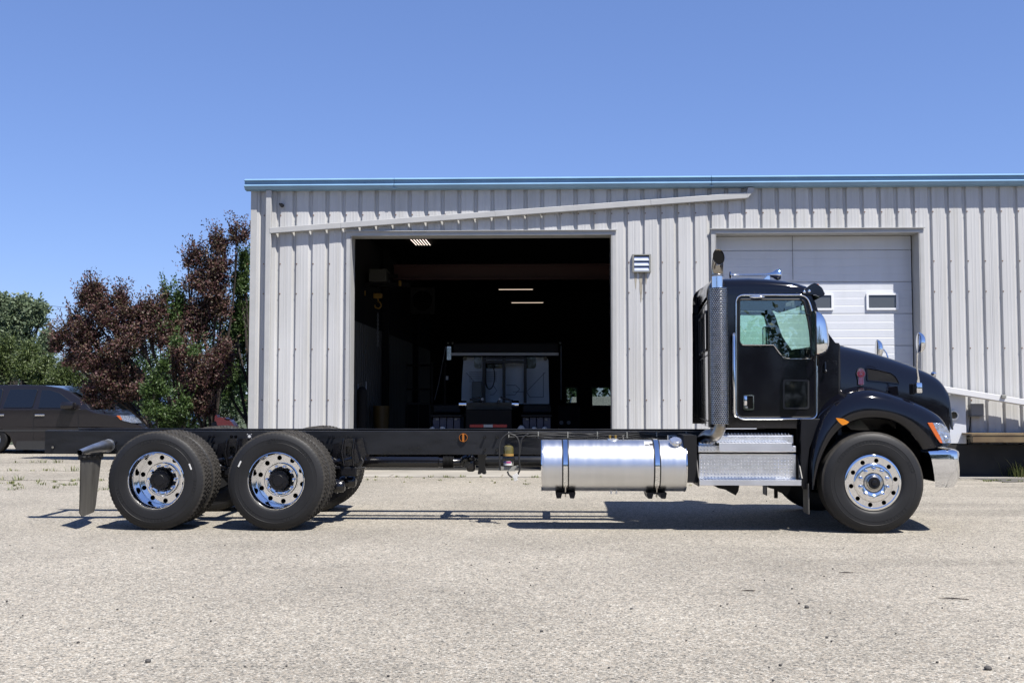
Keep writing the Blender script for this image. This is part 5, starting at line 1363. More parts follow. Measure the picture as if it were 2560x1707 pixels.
# roof: crowned, rounded at the back and the sides
xr = [P6(u, 300, YCAB)[0] for u in (330, 420, 600, 760, 900, 1000, 1085, 1120)]
zr_side = [P6(0, v, YCAB)[1] for v in (400, 400, 398, 400, 405, 410, 420, 440)]
zr_top = [P6(0, v, 11.6)[1] for v in (280, 275, 272, 280, 296, 314, 340, 372)]
rows = []
def roof_row(x_fn, zs, zt, hw, n=26, px=.32, pz=.42):
    row = []
    for k in range(n+1):
        t = PI*k/n; c, s = math.cos(t), math.sin(t)
        yy = YC - hw*math.copysign(abs(c)**px, c); zz = zs + (zt-zs)*(abs(s)**pz)
        row.append((x_fn, yy, zz))
    return row
HWc = (YF2-YCAB)/2
for i in range(len(xr)):
    if i == 0:
        # rounded rear part
        x0_ = xbk-.008; r_ = xr[0]-x0_
        for q_ in (0, .03, .10, .22, .40, .65):
            k = math.sqrt(max(0, 1-(1-q_)**2)); hw_ = (HWc-.17) + .17*math.sqrt(max(0, 1-(1-min(1, q_*r_/.17))**2))
            rw = roof_row(x0_ + r_*q_, zbk1-.004 if q_ < .9 else zr_side[0], zbk1 + (zr_top[0]-zbk1)*(.18+.82*k**1.0) , hw_)
            rows.append([(x_ + max(0, min(.15, (y_-YCAB-.17)*.0929))*(1-q_), y_, z_) for x_, y_, z_ in rw])
    rows.append(roof_row(xr[i], zr_side[i], zr_top[i], HWc+.002))
roof = MB().grid(rows).build('cab_roof', 'black_paint', truck, smooth=60, fix=False)
MB().box(xbk+.20, xr[-2], YCAB+.05, YF2-.05, zr_side[0]+.0, zr_side[0]+.02).build('headliner', 'void_black', truck)
# windscreen pillars, windscreen, header
piL = [P6(u, v, YCAB) for u, v in ((1095, 400), (1140, 440), (1178, 560), (1222, 680), (1322, 818))]
glass = []
N = 14
for (x_, z_) in resample([(a, 0, b) for a, b in piL], 10) and [(p.x, p.z) for p in resample([(a, 0, b) for a, b in piL], 10)]:
    row = []
    for k in range(N+1):
        s = -1 + 2*k/N; yy = YC + s*(HWc-.03); row.append((x_ + .012 + .13*(1-s*s)**.8, yy, z_ - .0))
    glass.append(row)
MB().grid(glass).build('windscreen', 'cab_glass', truck, smooth=60, fix=False)
for f in (lambda y: y, lambda y: 2*YC-y):
    pts = [(p.x-.012, f(YCAB+.03), p.z) for p in resample([(a, 0, b) for a, b in piL], 12)]
    MB().tube(pts, .028, n=10).build('windscreen_pillar', 'black_satin', truck, smooth=50)
# sun visor with marker lamps
vis = [zoom(1820, 640, 6.533)(u, v, YCAB-.02) for u, v in ((1215, 590), (1270, 530), (1335, 475), (1405, 440), (1450, 455), (1530, 520), (1582, 625), (1500, 672), (1440, 640), (1330, 630), (1235, 625))]
for f in (lambda y: y, lambda y: 2*YC-y):
    MB().slab(rounded(vis, .01, 3), f(YCAB-.035), f(YCAB-.005)).build('visor_end', 'black_paint', truck, bevel=.008)
top = [vis[i] for i in (3, 4, 5, 6, 7)]
rows = [[(x_ + .05*(1-((k/8)*2-1)**2), YCAB-.02 + (YF2-YCAB+.04)*k/8, z_) for k in range(9)] for x_, z_ in top]
rows2 = [[(x_ + .05*(1-((k/8)*2-1)**2)-.006, YCAB-.02 + (YF2-YCAB+.04)*k/8, z_-.008) for k in range(9)] for x_, z_ in top]
MB().grid(rows).grid(rows2).build('sun_visor', 'black_paint', truck, smooth=60, fix=False)
for u, v in ((1248, 585), (1328, 572)):
    c_ = zoom(1820, 640, 6.533)(u, v, YCAB-.04); MB().ball((c_[0], YCAB-.038, c_[1]), .017, .010, .017, n=16).build('visor_bolt', 'chrome', truck, smooth=60)
for k, yy in enumerate((11.30, 11.95, 12.15, 12.35, 13.0)):
    c_ = zoom(1820, 640, 6.533)(1488, 470, YCAB); cz_ = c_[1] + (.012 if 0 < k < 4 else 0) + .01
    MB().lathe([(.03, 0), (.028, .02), (.018, .032), (.001, .036)], 16, (c_[0]+.01, yy, cz_-.018), 'Z').build('marker_lamp', 'amber', truck, smooth=60)
# air horns on the roof
def horn(ym, zoff=0, mirror=False):
    Z = zoom(1820, 640, 6.533)
    zc = Z(0, 310, ym)[1] + zoff
    xs = [Z(u, 0, ym)[0] for u in (28, 40, 62, 100, 400, 620, 680, 730, 760, 790, 835, 848)]
    rs_ = [.040, .040, .014, .0085, .010, .013, .022, .035, .050, .060, .060, .056]
    MB().lathe([(.001, xs[0])] + list(zip(rs_, xs)) + [(.03, xs[-1]-.02), (.001, xs[-1]-.05)], 28, (0, ym, zc), 'X').build('air_horn', 'chrome', truck, smooth=45)
    xb_ = Z(650, 0, ym)[0]
    MB().slab([(xb_-.09, Z(0, 392, ym)[1]-.02), (xb_+.02, Z(0, 392, ym)[1]-.02), (xb_+.018, zc-.01), (xb_-.012, zc-.01)], ym-.02, ym+.02).build('horn_bracket', 'chrome', truck, bevel=.004)
horn(11.55)
# interior: seats, steering wheel, dash
for yy in (11.62, 12.68):
    xs_ = P6(560, 0, 11.5)[0]
    s_ = MB().bbox(xs_-.05, xs_+.45, yy-.24, yy+.24, 1.32, 1.46, .05).build('seat', 'seat_cloth', truck)
    MB().bbox(xs_-.17, xs_-.03, yy-.22, yy+.22, 1.40, 1.72, .05).build('backrest', 'seat_cloth', s_)
dx = P6(1180, 0, YCAB)[0] - .20
MB().slab(rounded([(dx-.30, 1.25), (dx+.25, 1.25), (dx+.25, 1.90), (dx-.05, 1.92), (dx-.25, 1.84)], .05), YCAB+.06, YF2-.06).build('dashboard', 'black_plastic', truck)
c_ = P6(880, 900, 12.6); tilt = Vector((.75, 0, .66)).normalized()
a_ = Vector((0, 1, 0)); b_ = tilt.cross(a_)
ctr = Vector((dx-.36, 12.62, 1.80))
MB().tube([ctr + (a_*math.cos(t)+b_*math.sin(t))*.22 for t in [2*PI*k/28 for k in range(28)]], .014, n=8, closed=True).cyl(ctr, ctr + tilt*.3*Vector((1, 1, 1)).length/1.732, .022).cyl(ctr-a_*.21, ctr+a_*.21, .012).build('steering_wheel', 'black_plastic', truck, smooth=60)
MB().box(xbk+.20, dx+.2, YCAB+.045, YF2-.045, zbk0+.02, 1.16).build('cab_floor', 'void_black', truck)
MB().box(xbk+.17, xbk+.18, YCAB+.06, YF2-.06, 1.16, zr_side[0]).build('rear_trim', 'void_black', truck)
MB().box(P6(470, 0, YCAB)[0]-.02, P6(1100, 0, YCAB)[0], YCAB+.05, YCAB+.06, 1.16, P6(0, 960, YCAB)[1]).build('door_card', 'void_black', truck)
# mirrors
def side_mirror(f, near):
    ym = YCAB - .22
    a = P6(1137, 532, ym); b = P6(1280, 930, ym); h = a[1]-b[1]; w_ = b[0]-a[0]
    # chrome shell: a half-capsule bulging forwards
    rows = []
    for i in range(17):
        t = i/16; s = t*2-1; prof_ = (1-abs(s)**3.2)**.5 if abs(s) < 1 else 0
        zc_ = a[1] - h*t
        fw_ = w_*prof_*(.72 + .34*t)
        hy = .105*(max(0, 1-abs(s)**6))**.5 + .001
        rows.append([(a[0] + fw_*max(0, math.sin(q_))**.85, f(ym - hy*math.cos(q_)), zc_) for q_ in [PI*k/12 for k in range(13)]])
    m_ = MB().grid(rows).build('side_mirror', 'chrome', truck, smooth=70, fix=False)
    face = rounded(rect(-.10, .10, b[1]+.01, a[1]-.01), .05, 5)
    mb = MB(); mb.add([(a[0]-.004, f(ym+y_), z_) for y_, z_ in face], [tuple(range(len(face)))]); mb.build('mirror_glass', 'polished_alu', m_, fix=False)
    mb = MB().tube([(a[0]-.002, f(ym+y_), z_) for y_, z_ in face], .008, n=6, closed=True); mb.build('mirror_rim', 'gasket', m_, smooth=60)
    q0 = P6(1090, 950, YCAB)
    MB().tube([(q0[0]+.02, f(YCAB-.005), q0[1]+.02), (a[0]+.01, f(ym+.04), b[1]+.04), (a[0]+.04, f(ym), b[1]+.10)], .013, n=8).tube([(q0[0]+.1, f(YCAB), q0[1]-.07), (a[0]+.05, f(ym+.04), b[1]+.03)], .010, n=8)\
        .tube([(a[0]-.02, f(YCAB), a[1]-.03), (a[0]+.03, f(ym), a[1]-.05)], .010, n=8).build('mirror_arm', 'gasket', m_, smooth=60)
both(side_mirror)
c_ = P6(1240, 1050, YCAB-.02); MB().tube([(c_[0]-.0, YCAB-.012, c_[1]+.10), (c_[0], YCAB-.02, c_[1]), (c_[0]-.006, YCAB-.03, c_[1]-.0)], .010, n=8).ball((c_[0], YCAB-.03, c_[1]), .018).build('door_hinge', 'chassis_gloss', truck, smooth=60)

# ---- hood
st = [(272, 160), (400, 190), (500, 213), (600, 241), (680, 266), (760, 293), (820, 316), (880, 342), (940, 369), (985, 398), (1015, 430), (1030, 462), (1040, 560), (1050, 700), (1056, 800), (1060, 880)]
yh_ = 11.62
hp = [P7(u, v, yh_) for u, v in st]
_t = [max(0, min(1, (u-272)/(1030-272))) for u, v in st]
hp = [(P7(u, v, YC - (.94 + (.60-.94)*t**1.1) + .04)[0], z_) for (u, v), t, (_, z_) in zip(st, _t, hp)]
xh0, xh1 = hp[0][0], hp[11][0]
def hw_at(x_):
    t = max(0, min(1, (x_-xh0)/(xh1-xh0))); return .94 + (.60-.94)*t**1.1
zlow = lambda x_: 1.02
HE1, HE2 = .28, .40
HZ = []
for (x_, z_) in hp[:12]:
    # crown height whose silhouette, seen from 1.4 m up, runs along the traced line
    tgt = (z_-1.40)/yh_; hw_ = hw_at(x_); zt_ = z_
    for _ in range(12):
        best = max(((1.05 + (zt_+.012-1.05)*(math.sin(PI*k/200)**HE2)) - 1.40)/(YC - hw_*abs(math.cos(PI*k/200))**HE1) for k in range(101))
        zt_ += (tgt-best)*yh_
    HZ.append(zt_)
hp = [(hp[i][0], HZ[i]) for i in range(12)] + hp[12:]
rows = []
NR = 22
for i in range(12):
    x_, zt_ = hp[i]; t = i/11; hw_ = hw_at(x_)
    row = []
    zb_ = 1.05
    for k in range(NR+1):
        s = k/NR  # 0 near bottom .. 1 far bottom
        a_ = PI*s; c, sn = math.cos(a_), math.sin(a_)
        e1, e2 = HE1, HE2
        yy = YC - hw_*math.copysign(abs(c)**e1, c)
        # gentle crown and a soft shoulder
        zz = zb_ + (zt_ + .012 - zb_)*(abs(sn)**e2)
        bulge = 0
        row.append((x_, yy, zz))
    rows.append(row)
# nose: front face
for j, (u, v) in enumerate(((1036, 520), (1044, 620), (1052, 740), (1060, 880))):
    pass
hood = MB().grid(rows)
x_n, z_n = hp[11]
last = rows[-1]
front = []
for j, fr in enumerate((.0, .02, .05)):
    pass
nose = [(p[0] + .012 + .035*(1-(max(0, (p[2]-1.05))/(z_n-1.05))), YC + (p[1]-YC)*.985, p[2]-.008) for p in last]
nose2 = [(p[0] + .018 + .038*(1-(max(0, (p[2]-1.05))/(z_n-1.05))), YC + (p[1]-YC)*.94, 1.05 + (p[2]-1.05)*.95) for p in last]
hood.grid([last, nose, nose2])
hd_ = hood.build('hood', 'black_paint', truck, smooth=70, fix=False)
sb = hd_.modifiers.new('s', 'SUBSURF'); sb.levels = sb.render_levels = 1
zg0_, zg1_ = P7(0, 880, 11.6)[1], z_n-.10
MB().bbox(nose2[0][0]-.10, nose2[0][0]-.02, YC-.50, YC+.50, zg0_, zg1_-.2, .03).build('grille', 'chrome', truck)
mb = MB()
for k in range(14): mb.box(nose2[0][0]-.022, nose2[0][0]-.014, YC-.50+k*.075, YC-.47+k*.075, zg0_+.05, zg1_-.26)
mb.build('grille_bar', 'black_satin', truck, kind='stuff')
p_ = zoom(2080, 800, 6.533)(1655, 862, YC); MB().ball((p_[0], YC, p_[1]-.01), .03, .05, .025, n=14).build('hood_ornament', 'chrome', truck, smooth=60)
# shut line strip between cowl and hood
xg_ = hp[0][0]
MB().slab([(xg_-.035, 1.0), (xg_+.004, 1.0), (xg_+.004, hp[0][1]-.03), (xg_-.035, hp[0][1]-.02)], YC-.93, YC+.93).build('cowl_seal', 'gasket', truck)
rows = []
cow = [P6(1322, 818, YCAB), P6(1352, 830, YCAB)]
MB().slab([(cow[0][0]-.1, hp[0][1]-.10), (xg_-.01, hp[0][1]-.10), (xg_-.01, hp[0][1]-.015), (cow[0][0]-.02, cow[0][1]+.02)], YCAB+.05, YF2-.05).build('cowl', 'black_satin', truck)
MB().box(dx-.1, xg_-.05, YCAB+.10, YF2-.10, .8, 1.5).build('firewall', 'void_black', truck)
# surface of the hood side (y at a given height) for the things mounted on it
def hood_y(x_, z_):
    i = max(0, min(10, next((k for k in range(11) if hp[k+1][0] >= x_), 10))); t = (x_-hp[i][0])/(hp[i+1][0]-hp[i][0])
    zt_ = hp[i][1] + (hp[i+1][1]-hp[i][1])*t + .012; sn = max(0, min(1, (z_-1.05)/(zt_-1.05)))**(1/HE2)
    c = math.sqrt(max(0, 1-sn*sn)); return YC - hw_at(x_)*c**HE1
Z8 = zoom(2080, 800, 6.533)
def shr(poly, k=.80, c=(468, 905)): return [(c[0]+(u-c[0])*k, c[1]+(v-c[1])*k) for u, v in poly]
def on_hood(poly, off0, off1, name, m_, parent=hd_, P_=Z8, bevel=None, smooth=None):
    """flat part laid on the hood side: each vertex follows the surface"""
    pts = []
    for u, v in poly:
        x_, z_ = P_(u, v, 11.3)
        for _ in range(3):
            y_ = hood_y(x_, z_); x_, z_ = P_(u, v, y_)
        pts.append((x_, y_, z_))
    n = len(pts); mb = MB()
    tr = geometry.tessellate_polygon([[Vector((p[0], p[2], 0)) for p in pts]])
    mb.add([(x_, y_+off0, z_) for x_, y_, z_ in pts] + [(x_, y_+off1, z_) for x_, y_, z_ in pts], [tuple(t) for t in tr] + [(i, (i+1) % n, n+(i+1) % n, n+i) for i in range(n)])
    return mb.build(name, m_, parent, bevel=bevel, smooth=smooth)
def tube_on_hood(poly, r, name, m_, parent, off=0, closed=True):
    pts = []
    for u, v in poly:
        x_, z_ = Z8(u, v, 11.3)
        for _ in range(3): y_ = hood_y(x_, z_); x_, z_ = Z8(u, v, y_)
        pts.append((x_, y_+off, z_))
    return MB().tube(pts, r, n=6, closed=closed).build(name, m_, parent, smooth=60)
vent = rounded([(560, 780), (760, 815), (960, 865), (1040, 930), (1100, 1040), (840, 1010), (575, 988)], 22, 4)
vt = on_hood(vent, -.004, .02, 'hood_vent', 'vent_mesh')
tube_on_hood(vent, .008, 'vent_frame', 'black_paint', vt, -.004)
# emblem: dark red oval over a barred shield, chrome edged
ov = [(468 + 82*math.cos(2*PI*k/28), 868 + 84*math.sin(2*PI*k/28)) for k in range(28)]
crown = rounded([(418, 800), (430, 770), (505, 770), (518, 800), (510, 830), (425, 830)], 8, 3)
foot = rounded([(422, 950), (516, 950), (522, 1085), (468, 1098), (416, 1085)], 8, 3)
back = rounded([(372, 870), (395, 800), (408, 765), (468, 742), (528, 765), (545, 800), (568, 870), (545, 940), (532, 1000), (534, 1098), (468, 1112), (404, 1098), (406, 1000), (392, 940)], 12, 3)
ov, crown, foot, back = shr(ov), shr(crown), shr(foot), shr(back)
em = on_hood(back, -.008, .01, 'emblem', 'gasket')
on_hood(ov, -.014, -.006, 'emblem_oval', 'emblem_red', em); on_hood(crown, -.014, -.006, 'emblem_crown', 'emblem_red', em); on_hood(foot, -.014, -.006, 'emblem_foot', 'emblem_red', em)
tube_on_hood(ov, .0014, 'emblem_edge', 'chrome', em, -.015)
tube_on_hood(foot, .0012, 'emblem_edge', 'chrome', em, -.015); tube_on_hood(crown, .0012, 'emblem_edge', 'chrome', em, -.015)
for u in (445, 468, 491): tube_on_hood(shr([(u, 962), (u, 1010), (u, 1078)]), .0013, 'emblem_bar', 'chrome', em, -.016, False)
for u in (448, 468, 488): tube_on_hood(shr([(u, 778), (u, 800), (u, 824)]), .0011, 'emblem_bar', 'chrome', em, -.016, False)
tube_on_hood(shr([(440, 835), (468, 868), (440, 905)]), .0014, 'emblem_mark', 'chrome', em, -.017, False); tube_on_hood(shr([(496, 835), (468, 868), (496, 905)]), .0014, 'emblem_mark', 'chrome', em, -.017, False)
tube_on_hood(shr([(432, 880), (468, 880), (504, 880)]), .0012, 'emblem_mark', 'chrome', em, -.017, False)
# hood mirrors on stalks
def hood_mirror(near):
    if near:
        b0, b1 = P7(803, 512, 11.15), P7(850, 438, 11.15); xm_, zb_ = (b0[0]+b1[0])/2, b0[1]; yb_ = 11.15
        mcx, mcz = P7(840, 162, 11.05); ym_ = 11.05; sc_ = 1
        m_ = MB().bbox(b0[0]+.01, b1[0], 11.12, 11.20, b0[1], b1[1], .012).build('hood_mirror_base', 'chrome', truck, smooth=40)
        MB().bbox(b0[0]-.008, b0[0]+.012, 11.17, 11.30, b0[1]-.012, b1[1]-.01, .01).build('base_pad', 'gasket', m_)
        e = P7(822, 230, 11.05)
        MB().tube([((b0[0]+b1[0])/2, 11.15, b1[1]-.005), ((b0[0]+b1[0])/2, 11.14, b1[1]+.05), (e[0]-.002, 11.07, e[1]-.15), (e[0], 11.05, e[1])], [.020, .011, .008, .009], n=10).build('mirror_stalk', 'chrome', m_, smooth=60)
        rh = .5*abs(P7(0, 88, 11.05)[1]-P7(0, 232, 11.05)[1]); rw = abs(P7(872, 0, 11.05)[0]-P7(826, 0, 11.05)[0])
        x0_ = P7(830, 0, 11.05)[0]; zc_ = P7(0, 160, 11.05)[1]
    else:
        m_ = None; yb_ = 2*YC-11.2; ym_ = 13.15
        rh = .5*abs(P7(0, 138, ym_)[1]-P7(0, 270, ym_)[1]); x0_ = P7(536, 0, ym_)[0]; zc_ = P7(0, 205, ym_)[1]; rw = abs(P7(578, 0, ym_)[0]-P7(536, 0, ym_)[0])
        m_ = MB().bbox(P7(590, 0, ym_)[0], P7(630, 0, ym_)[0], 12.95, 13.05, zc_-.35, zc_-.25, .012).build('hood_mirror_base', 'chrome', truck, smooth=40)
        MB().tube([(P7(610, 0, ym_)[0], 13.0, zc_-.27), (P7(600, 0, ym_)[0], ym_, zc_-.05), (P7(580, 0, ym_)[0], ym_, zc_)], .010, n=10).build('mirror_stalk', 'chrome', m_, smooth=60)
    rows = []
    for i in range(10):
        a_ = PI/2*i/9
        rows.append([(x0_ + rw*math.sin(a_), ym_ + rh*.75*math.cos(a_)*math.cos(t), zc_ + rh*math.cos(a_)*math.sin(t)) for t in [2*PI*k/28 for k in range(28)]])
    MB().grid(rows, True).build('mirror_shell', 'chrome', m_, smooth=70, fix=False)
    MB().lathe([(.001, 0), (1, 0), (1.02, .01/rh), (1, .02/rh)], 28)
    mb = MB(); mb.v = []; base = MB().lathe([(.001, -.010), (.80, -.010), (.99, -.004), (1.03, .0), (1.0, .012)], 28, (0, 0, 0), 'X')
    mb.add([(x0_ + x_, ym_ + y_*rh*.75, zc_ + z_*rh) for x_, y_, z_ in base.v], base.f)
    mb.build('mirror_glass', 'chrome', m_, smooth=50)
hood_mirror(True); hood_mirror(False)

# ---- fenders
def line(pts, n, y): return [P7(p.x, p.y, y) for p in resample([(a, b, 0) for a, b in smoothline([(a, b, 0) for a, b in pts], 6) and [(q[0], q[1]) for q in smoothline([(a, b, 0) for a, b in pts], 6)]], n)]
NF = 64
A_ = line([(96, 1182), (112, 1100), (145, 980), (195, 870), (262, 780), (340, 722), (430, 692), (520, 684), (610, 692), (690, 722), (765, 780), (822, 850), (858, 905)], NF, 10.97)
B_ = line([(52, 1180), (50, 1050), (58, 920), (84, 800), (118, 700), (152, 632), (204, 570), (275, 522), (350, 496), (450, 480), (560, 492), (680, 528), (800, 572), (900, 618), (985, 675), (1032, 740), (1050, 800), (1058, 868)], NF, 11.10)
# keep the sections upright: match points by a common parameter
def fender(f, near):
    rows = []
    for i in range(NF):
        a, b = Vector(A_[i]), Vector(B_[i]); t_ = i/(NF-1)
        # lower rear skirt flatter; top has a shelf running to the hood
        yin = hood_y(b.x, max(1.1, b.y)) if b.x > xg_ else YCAB+.0
        shelf = min(1, max(0, (t_-.20)/.12))*min(1, max(0, (1.0-t_)/.06+.3))
        prof = [(0.0, 10.995, .10), (0.0, 10.975, 0), (0.06, 10.962, 0), (.25, 10.955, 0), (.50, 10.960, 0), (.72, 10.985, 0), (.87, 11.03, 0), (.96, 11.085, 0), (1.0, 11.14, 0)]
        row = [(a.x, f(11.35), a.y)]
        for s, y_, _ in prof:
            p = a.lerp(b, s); row.append((p.x, f(y_), p.y))
        nrm = Vector((b.x-a.x, b.y-a.y)); nrm = nrm.normalized()*.0
        row.append((b.x, f(11.14 + (yin-11.14)*.45*shelf + .03), b.y + .018*shelf))
        row.append((b.x, f(11.14 + (yin-11.14)*shelf + .04), b.y + .035*shelf))
        rows.append(row)
    o = MB().grid(rows).build('fender', 'black_paint', truck, smooth=60, fix=False)
    # inner arch
    rows = [[(A_[i][0], f(10.99), A_[i][1]), (A_[i][0], f(11.62), A_[i][1]+.02)] for i in range(NF)]
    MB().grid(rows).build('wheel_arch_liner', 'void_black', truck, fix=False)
    return o
fn_ = fender(lambda y: y, True); ff_ = fender(lambda y: 2*YC-y, False)
# rear skirt panel between the step and the wheel
MB().slab([P7(u, v, 11.1) for u, v in ((0, 690), (150, 690), (100, 800), (60, 900), (48, 1050), (48, 1180), (18, 1180), (0, 1100))], 11.06, 11.12).build('fender_skirt', 'black_satin', truck, bevel=.006)
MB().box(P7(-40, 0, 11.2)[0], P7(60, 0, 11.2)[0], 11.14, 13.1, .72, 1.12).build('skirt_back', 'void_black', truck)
# marker lamp
mk_ = [P7(u, v, 10.955) for u, v in ((247, 684), (300, 690), (342, 712), (325, 728), (294, 736), (268, 712))]
MB().slab(rounded(mk_, .01, 3), 10.940, 10.965).build('turn_marker', 'amber', truck, bevel=.005)
# headlight (follows the fender corner)
def headlight(f):
    o_ = [(893, 718), (940, 716), (990, 722), (1030, 752), (1050, 790), (1060, 858), (1020, 864), (982, 858), (950, 815), (920, 765)]
    amb = [(893, 718), (930, 718), (952, 765), (980, 812), (1000, 862), (982, 858), (950, 815), (920, 765)]
    clr = [(930, 718), (990, 722), (1030, 752), (1050, 790), (1060, 858), (1000, 862), (980, 812), (952, 765)]
    for poly, m_, nm in ((o_, 'chassis_gloss', 'headlight_housing'), (amb, 'orange_lens', 'turn_lens'), (clr, 'lens_clear', 'headlight')):
        pts = []
        off = 0 if nm != 'headlight_housing' else .006
        for u, v in poly:
            t = max(0, (u-960)/100); y_ = 10.948 + .06*t**2 + off; x_, z_ = P7(u, v, y_); pts.append((x_, f(y_), z_))
        n = len(pts); tr = geometry.tessellate_polygon([[Vector((p[0], p[2], 0)) for p in pts]])
        MB().add(pts + [(x_-.01, f(YC-abs(YC-(f(y_) if 0 else f(y_)))*1 if 0 else 11.12), z_) for x_, y_, z_ in pts], [tuple(t) for t in tr] + [(i, (i+1) % n, n+(i+1) % n, n+i) for i in range(n)]).build(nm, m_, truck, bevel=.004)
    c_ = P7(1025, 830, 10.95); MB().ball((c_[0]-.0, f(10.985), c_[1]), .036, .02, .036).build('lamp_bulb', 'lens_clear', truck, smooth=60)
headlight(lambda y: y); headlight(lambda y: 2*YC-y)
# bumper: near corner wraps round to the side
bz1, bz0 = P7(0, 918, 11.0)[1], P7(0, 1168, 11.0)[1]
xa_ = P7(872, 0, 11.0)[0]; xw = P7(905, 0, 11.0)[0]; xf_ = P7(1108, 0, 11.1)[0]
def bump_plan(t):
    # plan of the bumper: from the near wheel opening round the corner to the far one
    pts = []
    for s in range(0, 9): pts.append((xa_ + (xf_-.16-xa_)*s/8, 10.985))
    for s in range(1, 8): a_ = PI/2*s/8; pts.append((xf_-.16 + .16*math.sin(a_), 10.985+.22-.22*math.cos(a_)))
    for s in range(0, 9): yy = 11.205 + (YC-11.205)*s/8; pts.append((xf_ + .10*(1-((YC-yy)/(YC-11.205))**2), yy))
    return pts
pl = bump_plan(0); full = pl + [(x_, 2*YC-y_) for x_, y_ in pl[::-1][1:]]
rows = []
for zz, ins in ((bz1+.018, .075), (bz1+.016, .035), (bz1-.002, .008), (bz1-.03, 0), (bz1-.10, -.002), (bz1-.18, 0), (bz0+.11, .004), (bz0+.05, .030), (bz0, .055)):
    k = (bz1-zz)/(bz1-bz0)
    row = []
    for x_, y_ in full:
        xn = x_
        # the edge by the wheel is scalloped
        e = xa_ + .10*min(1, max(0, k))**.5 if abs(x_-xa_) < 1e-6 else x_
        e = max(x_, xa_ + .075*max(0, min(1, k))**.5)
        front = (x_-xa_)/(xf_-xa_)
        e2 = e - ins*(1.0 if front > .55 else 0)*1.0
        yn_ = YC + (y_-YC)*(1 - ins*.35)
        row.append((e2, yn_, zz))
    rows.append(row)
MB().grid(rows).build('bumper', 'chrome', truck, smooth=50, fix=False)
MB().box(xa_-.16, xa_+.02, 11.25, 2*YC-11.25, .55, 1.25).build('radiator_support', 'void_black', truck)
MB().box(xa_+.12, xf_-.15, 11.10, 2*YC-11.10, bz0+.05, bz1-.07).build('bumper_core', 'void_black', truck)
MB().box(xa_+.05, xf_-.10, 11.08, 2*YC-11.08, bz1-.06, bz1-.02).build('bumper_bracket', 'black_satin', truck)
mb = MB()
for u in (915, 950, 990, 1010, 1035): 
    c_ = P7(u, 884, 10.95); mb.ball((c_[0], 10.955+ (.02 if u > 1000 else 0), c_[1]), .007, .005, .007, n=8, m=4)
mb.build('rivet', 'chassis_gloss', truck, smooth=60, kind='stuff')
# front mud flap behind the steer wheel
a, b = P7(6, 1178, 11.1), P7(44, 1352, 11.1)
for f in (lambda y: y, lambda y: 2*YC-y):
    MB().bbox(a[0]+.05, b[0]+.01, f(11.0), f(11.22), b[1], a[1]+.06, .006).build('front_mud_flap', 'flap_rubber', truck)
# engine, axle and steering behind the front wheel
MB().bbox(XF-.7, XF+.75, YC-.38, YC+.38, .62, 1.35, .08).build('engine', 'void_black', truck)
MB().box(XF-.06, XF+.06, 11.15, 13.15, .40, .52).build('front_axle', 'black_satin', truck)
MB().bbox(XF-1.4, XF-.7, YC-.25, YC+.25, .62, 1.0, .08).build('gearbox', 'void_black', truck)
for yy in (11.70, 12.60):
    MB().bbox(XF-.70, XF+.75, yy-.04, yy+.04, .60, .65, .01).build('leaf_spring', 'black_satin', truck)
    MB().bbox(XF-.5, XF-.42, yy-.05, yy+.05, .5, .9, .01).build('shackle', 'black_satin', truck)

# ------------------------------------------------------------------ parked cars beyond
ycar = 25.6
PC = P1
def C(u, v, y=ycar): return PC(u, v, y)
car = thing('parked_suv', 'dark brown grey family SUV parked behind the purple leaved tree, nose pointing right', 'car', (C(200, 1500)[0], ycar+.9, 0))
zc = lambda v: C(0, v)[1]
# body side outline (px of zoom P1) and section
outl = [(-420, 1500), (-430, 1330), (-400, 1220), (-330, 1150), (-120, 1106), (120, 1102), (260, 1106), (370, 1122), (440, 1150), (505, 1190), (560, 1232), (600, 1268), (640, 1285), (740, 1300), (820, 1322), (890, 1350), (935, 1378), (960, 1410), (972, 1470), (960, 1530), (880, 1540)]
low = [(770, 1500), (745, 1440), (700, 1400), (640, 1385), (580, 1400), (540, 1440), (520, 1500), (505, 1525), (100, 1525), (85, 1500), (60, 1440), (10, 1400), (-50, 1385), (-110, 1400), (-150, 1440), (-175, 1500), (-400, 1540)]
body = [C(u, v) for u, v in outl + low]
wb_ = 1.9
def sec(poly, y0, y1): return MB().slab(poly, y0, y1)
# lower body full width, upper cabin narrower
belt = [C(u, v) for u, v in ((-430, 1500), (-432, 1330), (-415, 1262), (510, 1258), (560, 1252), (600, 1268), (640, 1285), (740, 1300), (820, 1322), (890, 1350), (935, 1378), (960, 1410), (972, 1470), (960, 1530), (880, 1540))] + [C(u, v) for u, v in low]
cb0 = MB().slab(belt, ycar, ycar+wb_).build('body', 'car_paint', car, bevel=.09)
cab = [C(u, v) for u, v in ((-415, 1262), (-400, 1220), (-330, 1150), (-120, 1106), (120, 1102), (260, 1106), (370, 1122), (440, 1150), (505, 1190), (560, 1232), (590, 1262))]
zbelt = C(0, 1262)[1]
def lean(mb):
    mb.v = [(x_, y_ + (max(0, z_-zbelt)*.34 if y_ < ycar+wb_/2 else -max(0, z_-zbelt)*.34), z_) for x_, y_, z_ in mb.v]; return mb
lean(MB().slab(cab, ycar+.04, ycar+wb_-.04, [])).build('roof', 'car_paint', car, bevel=.06)
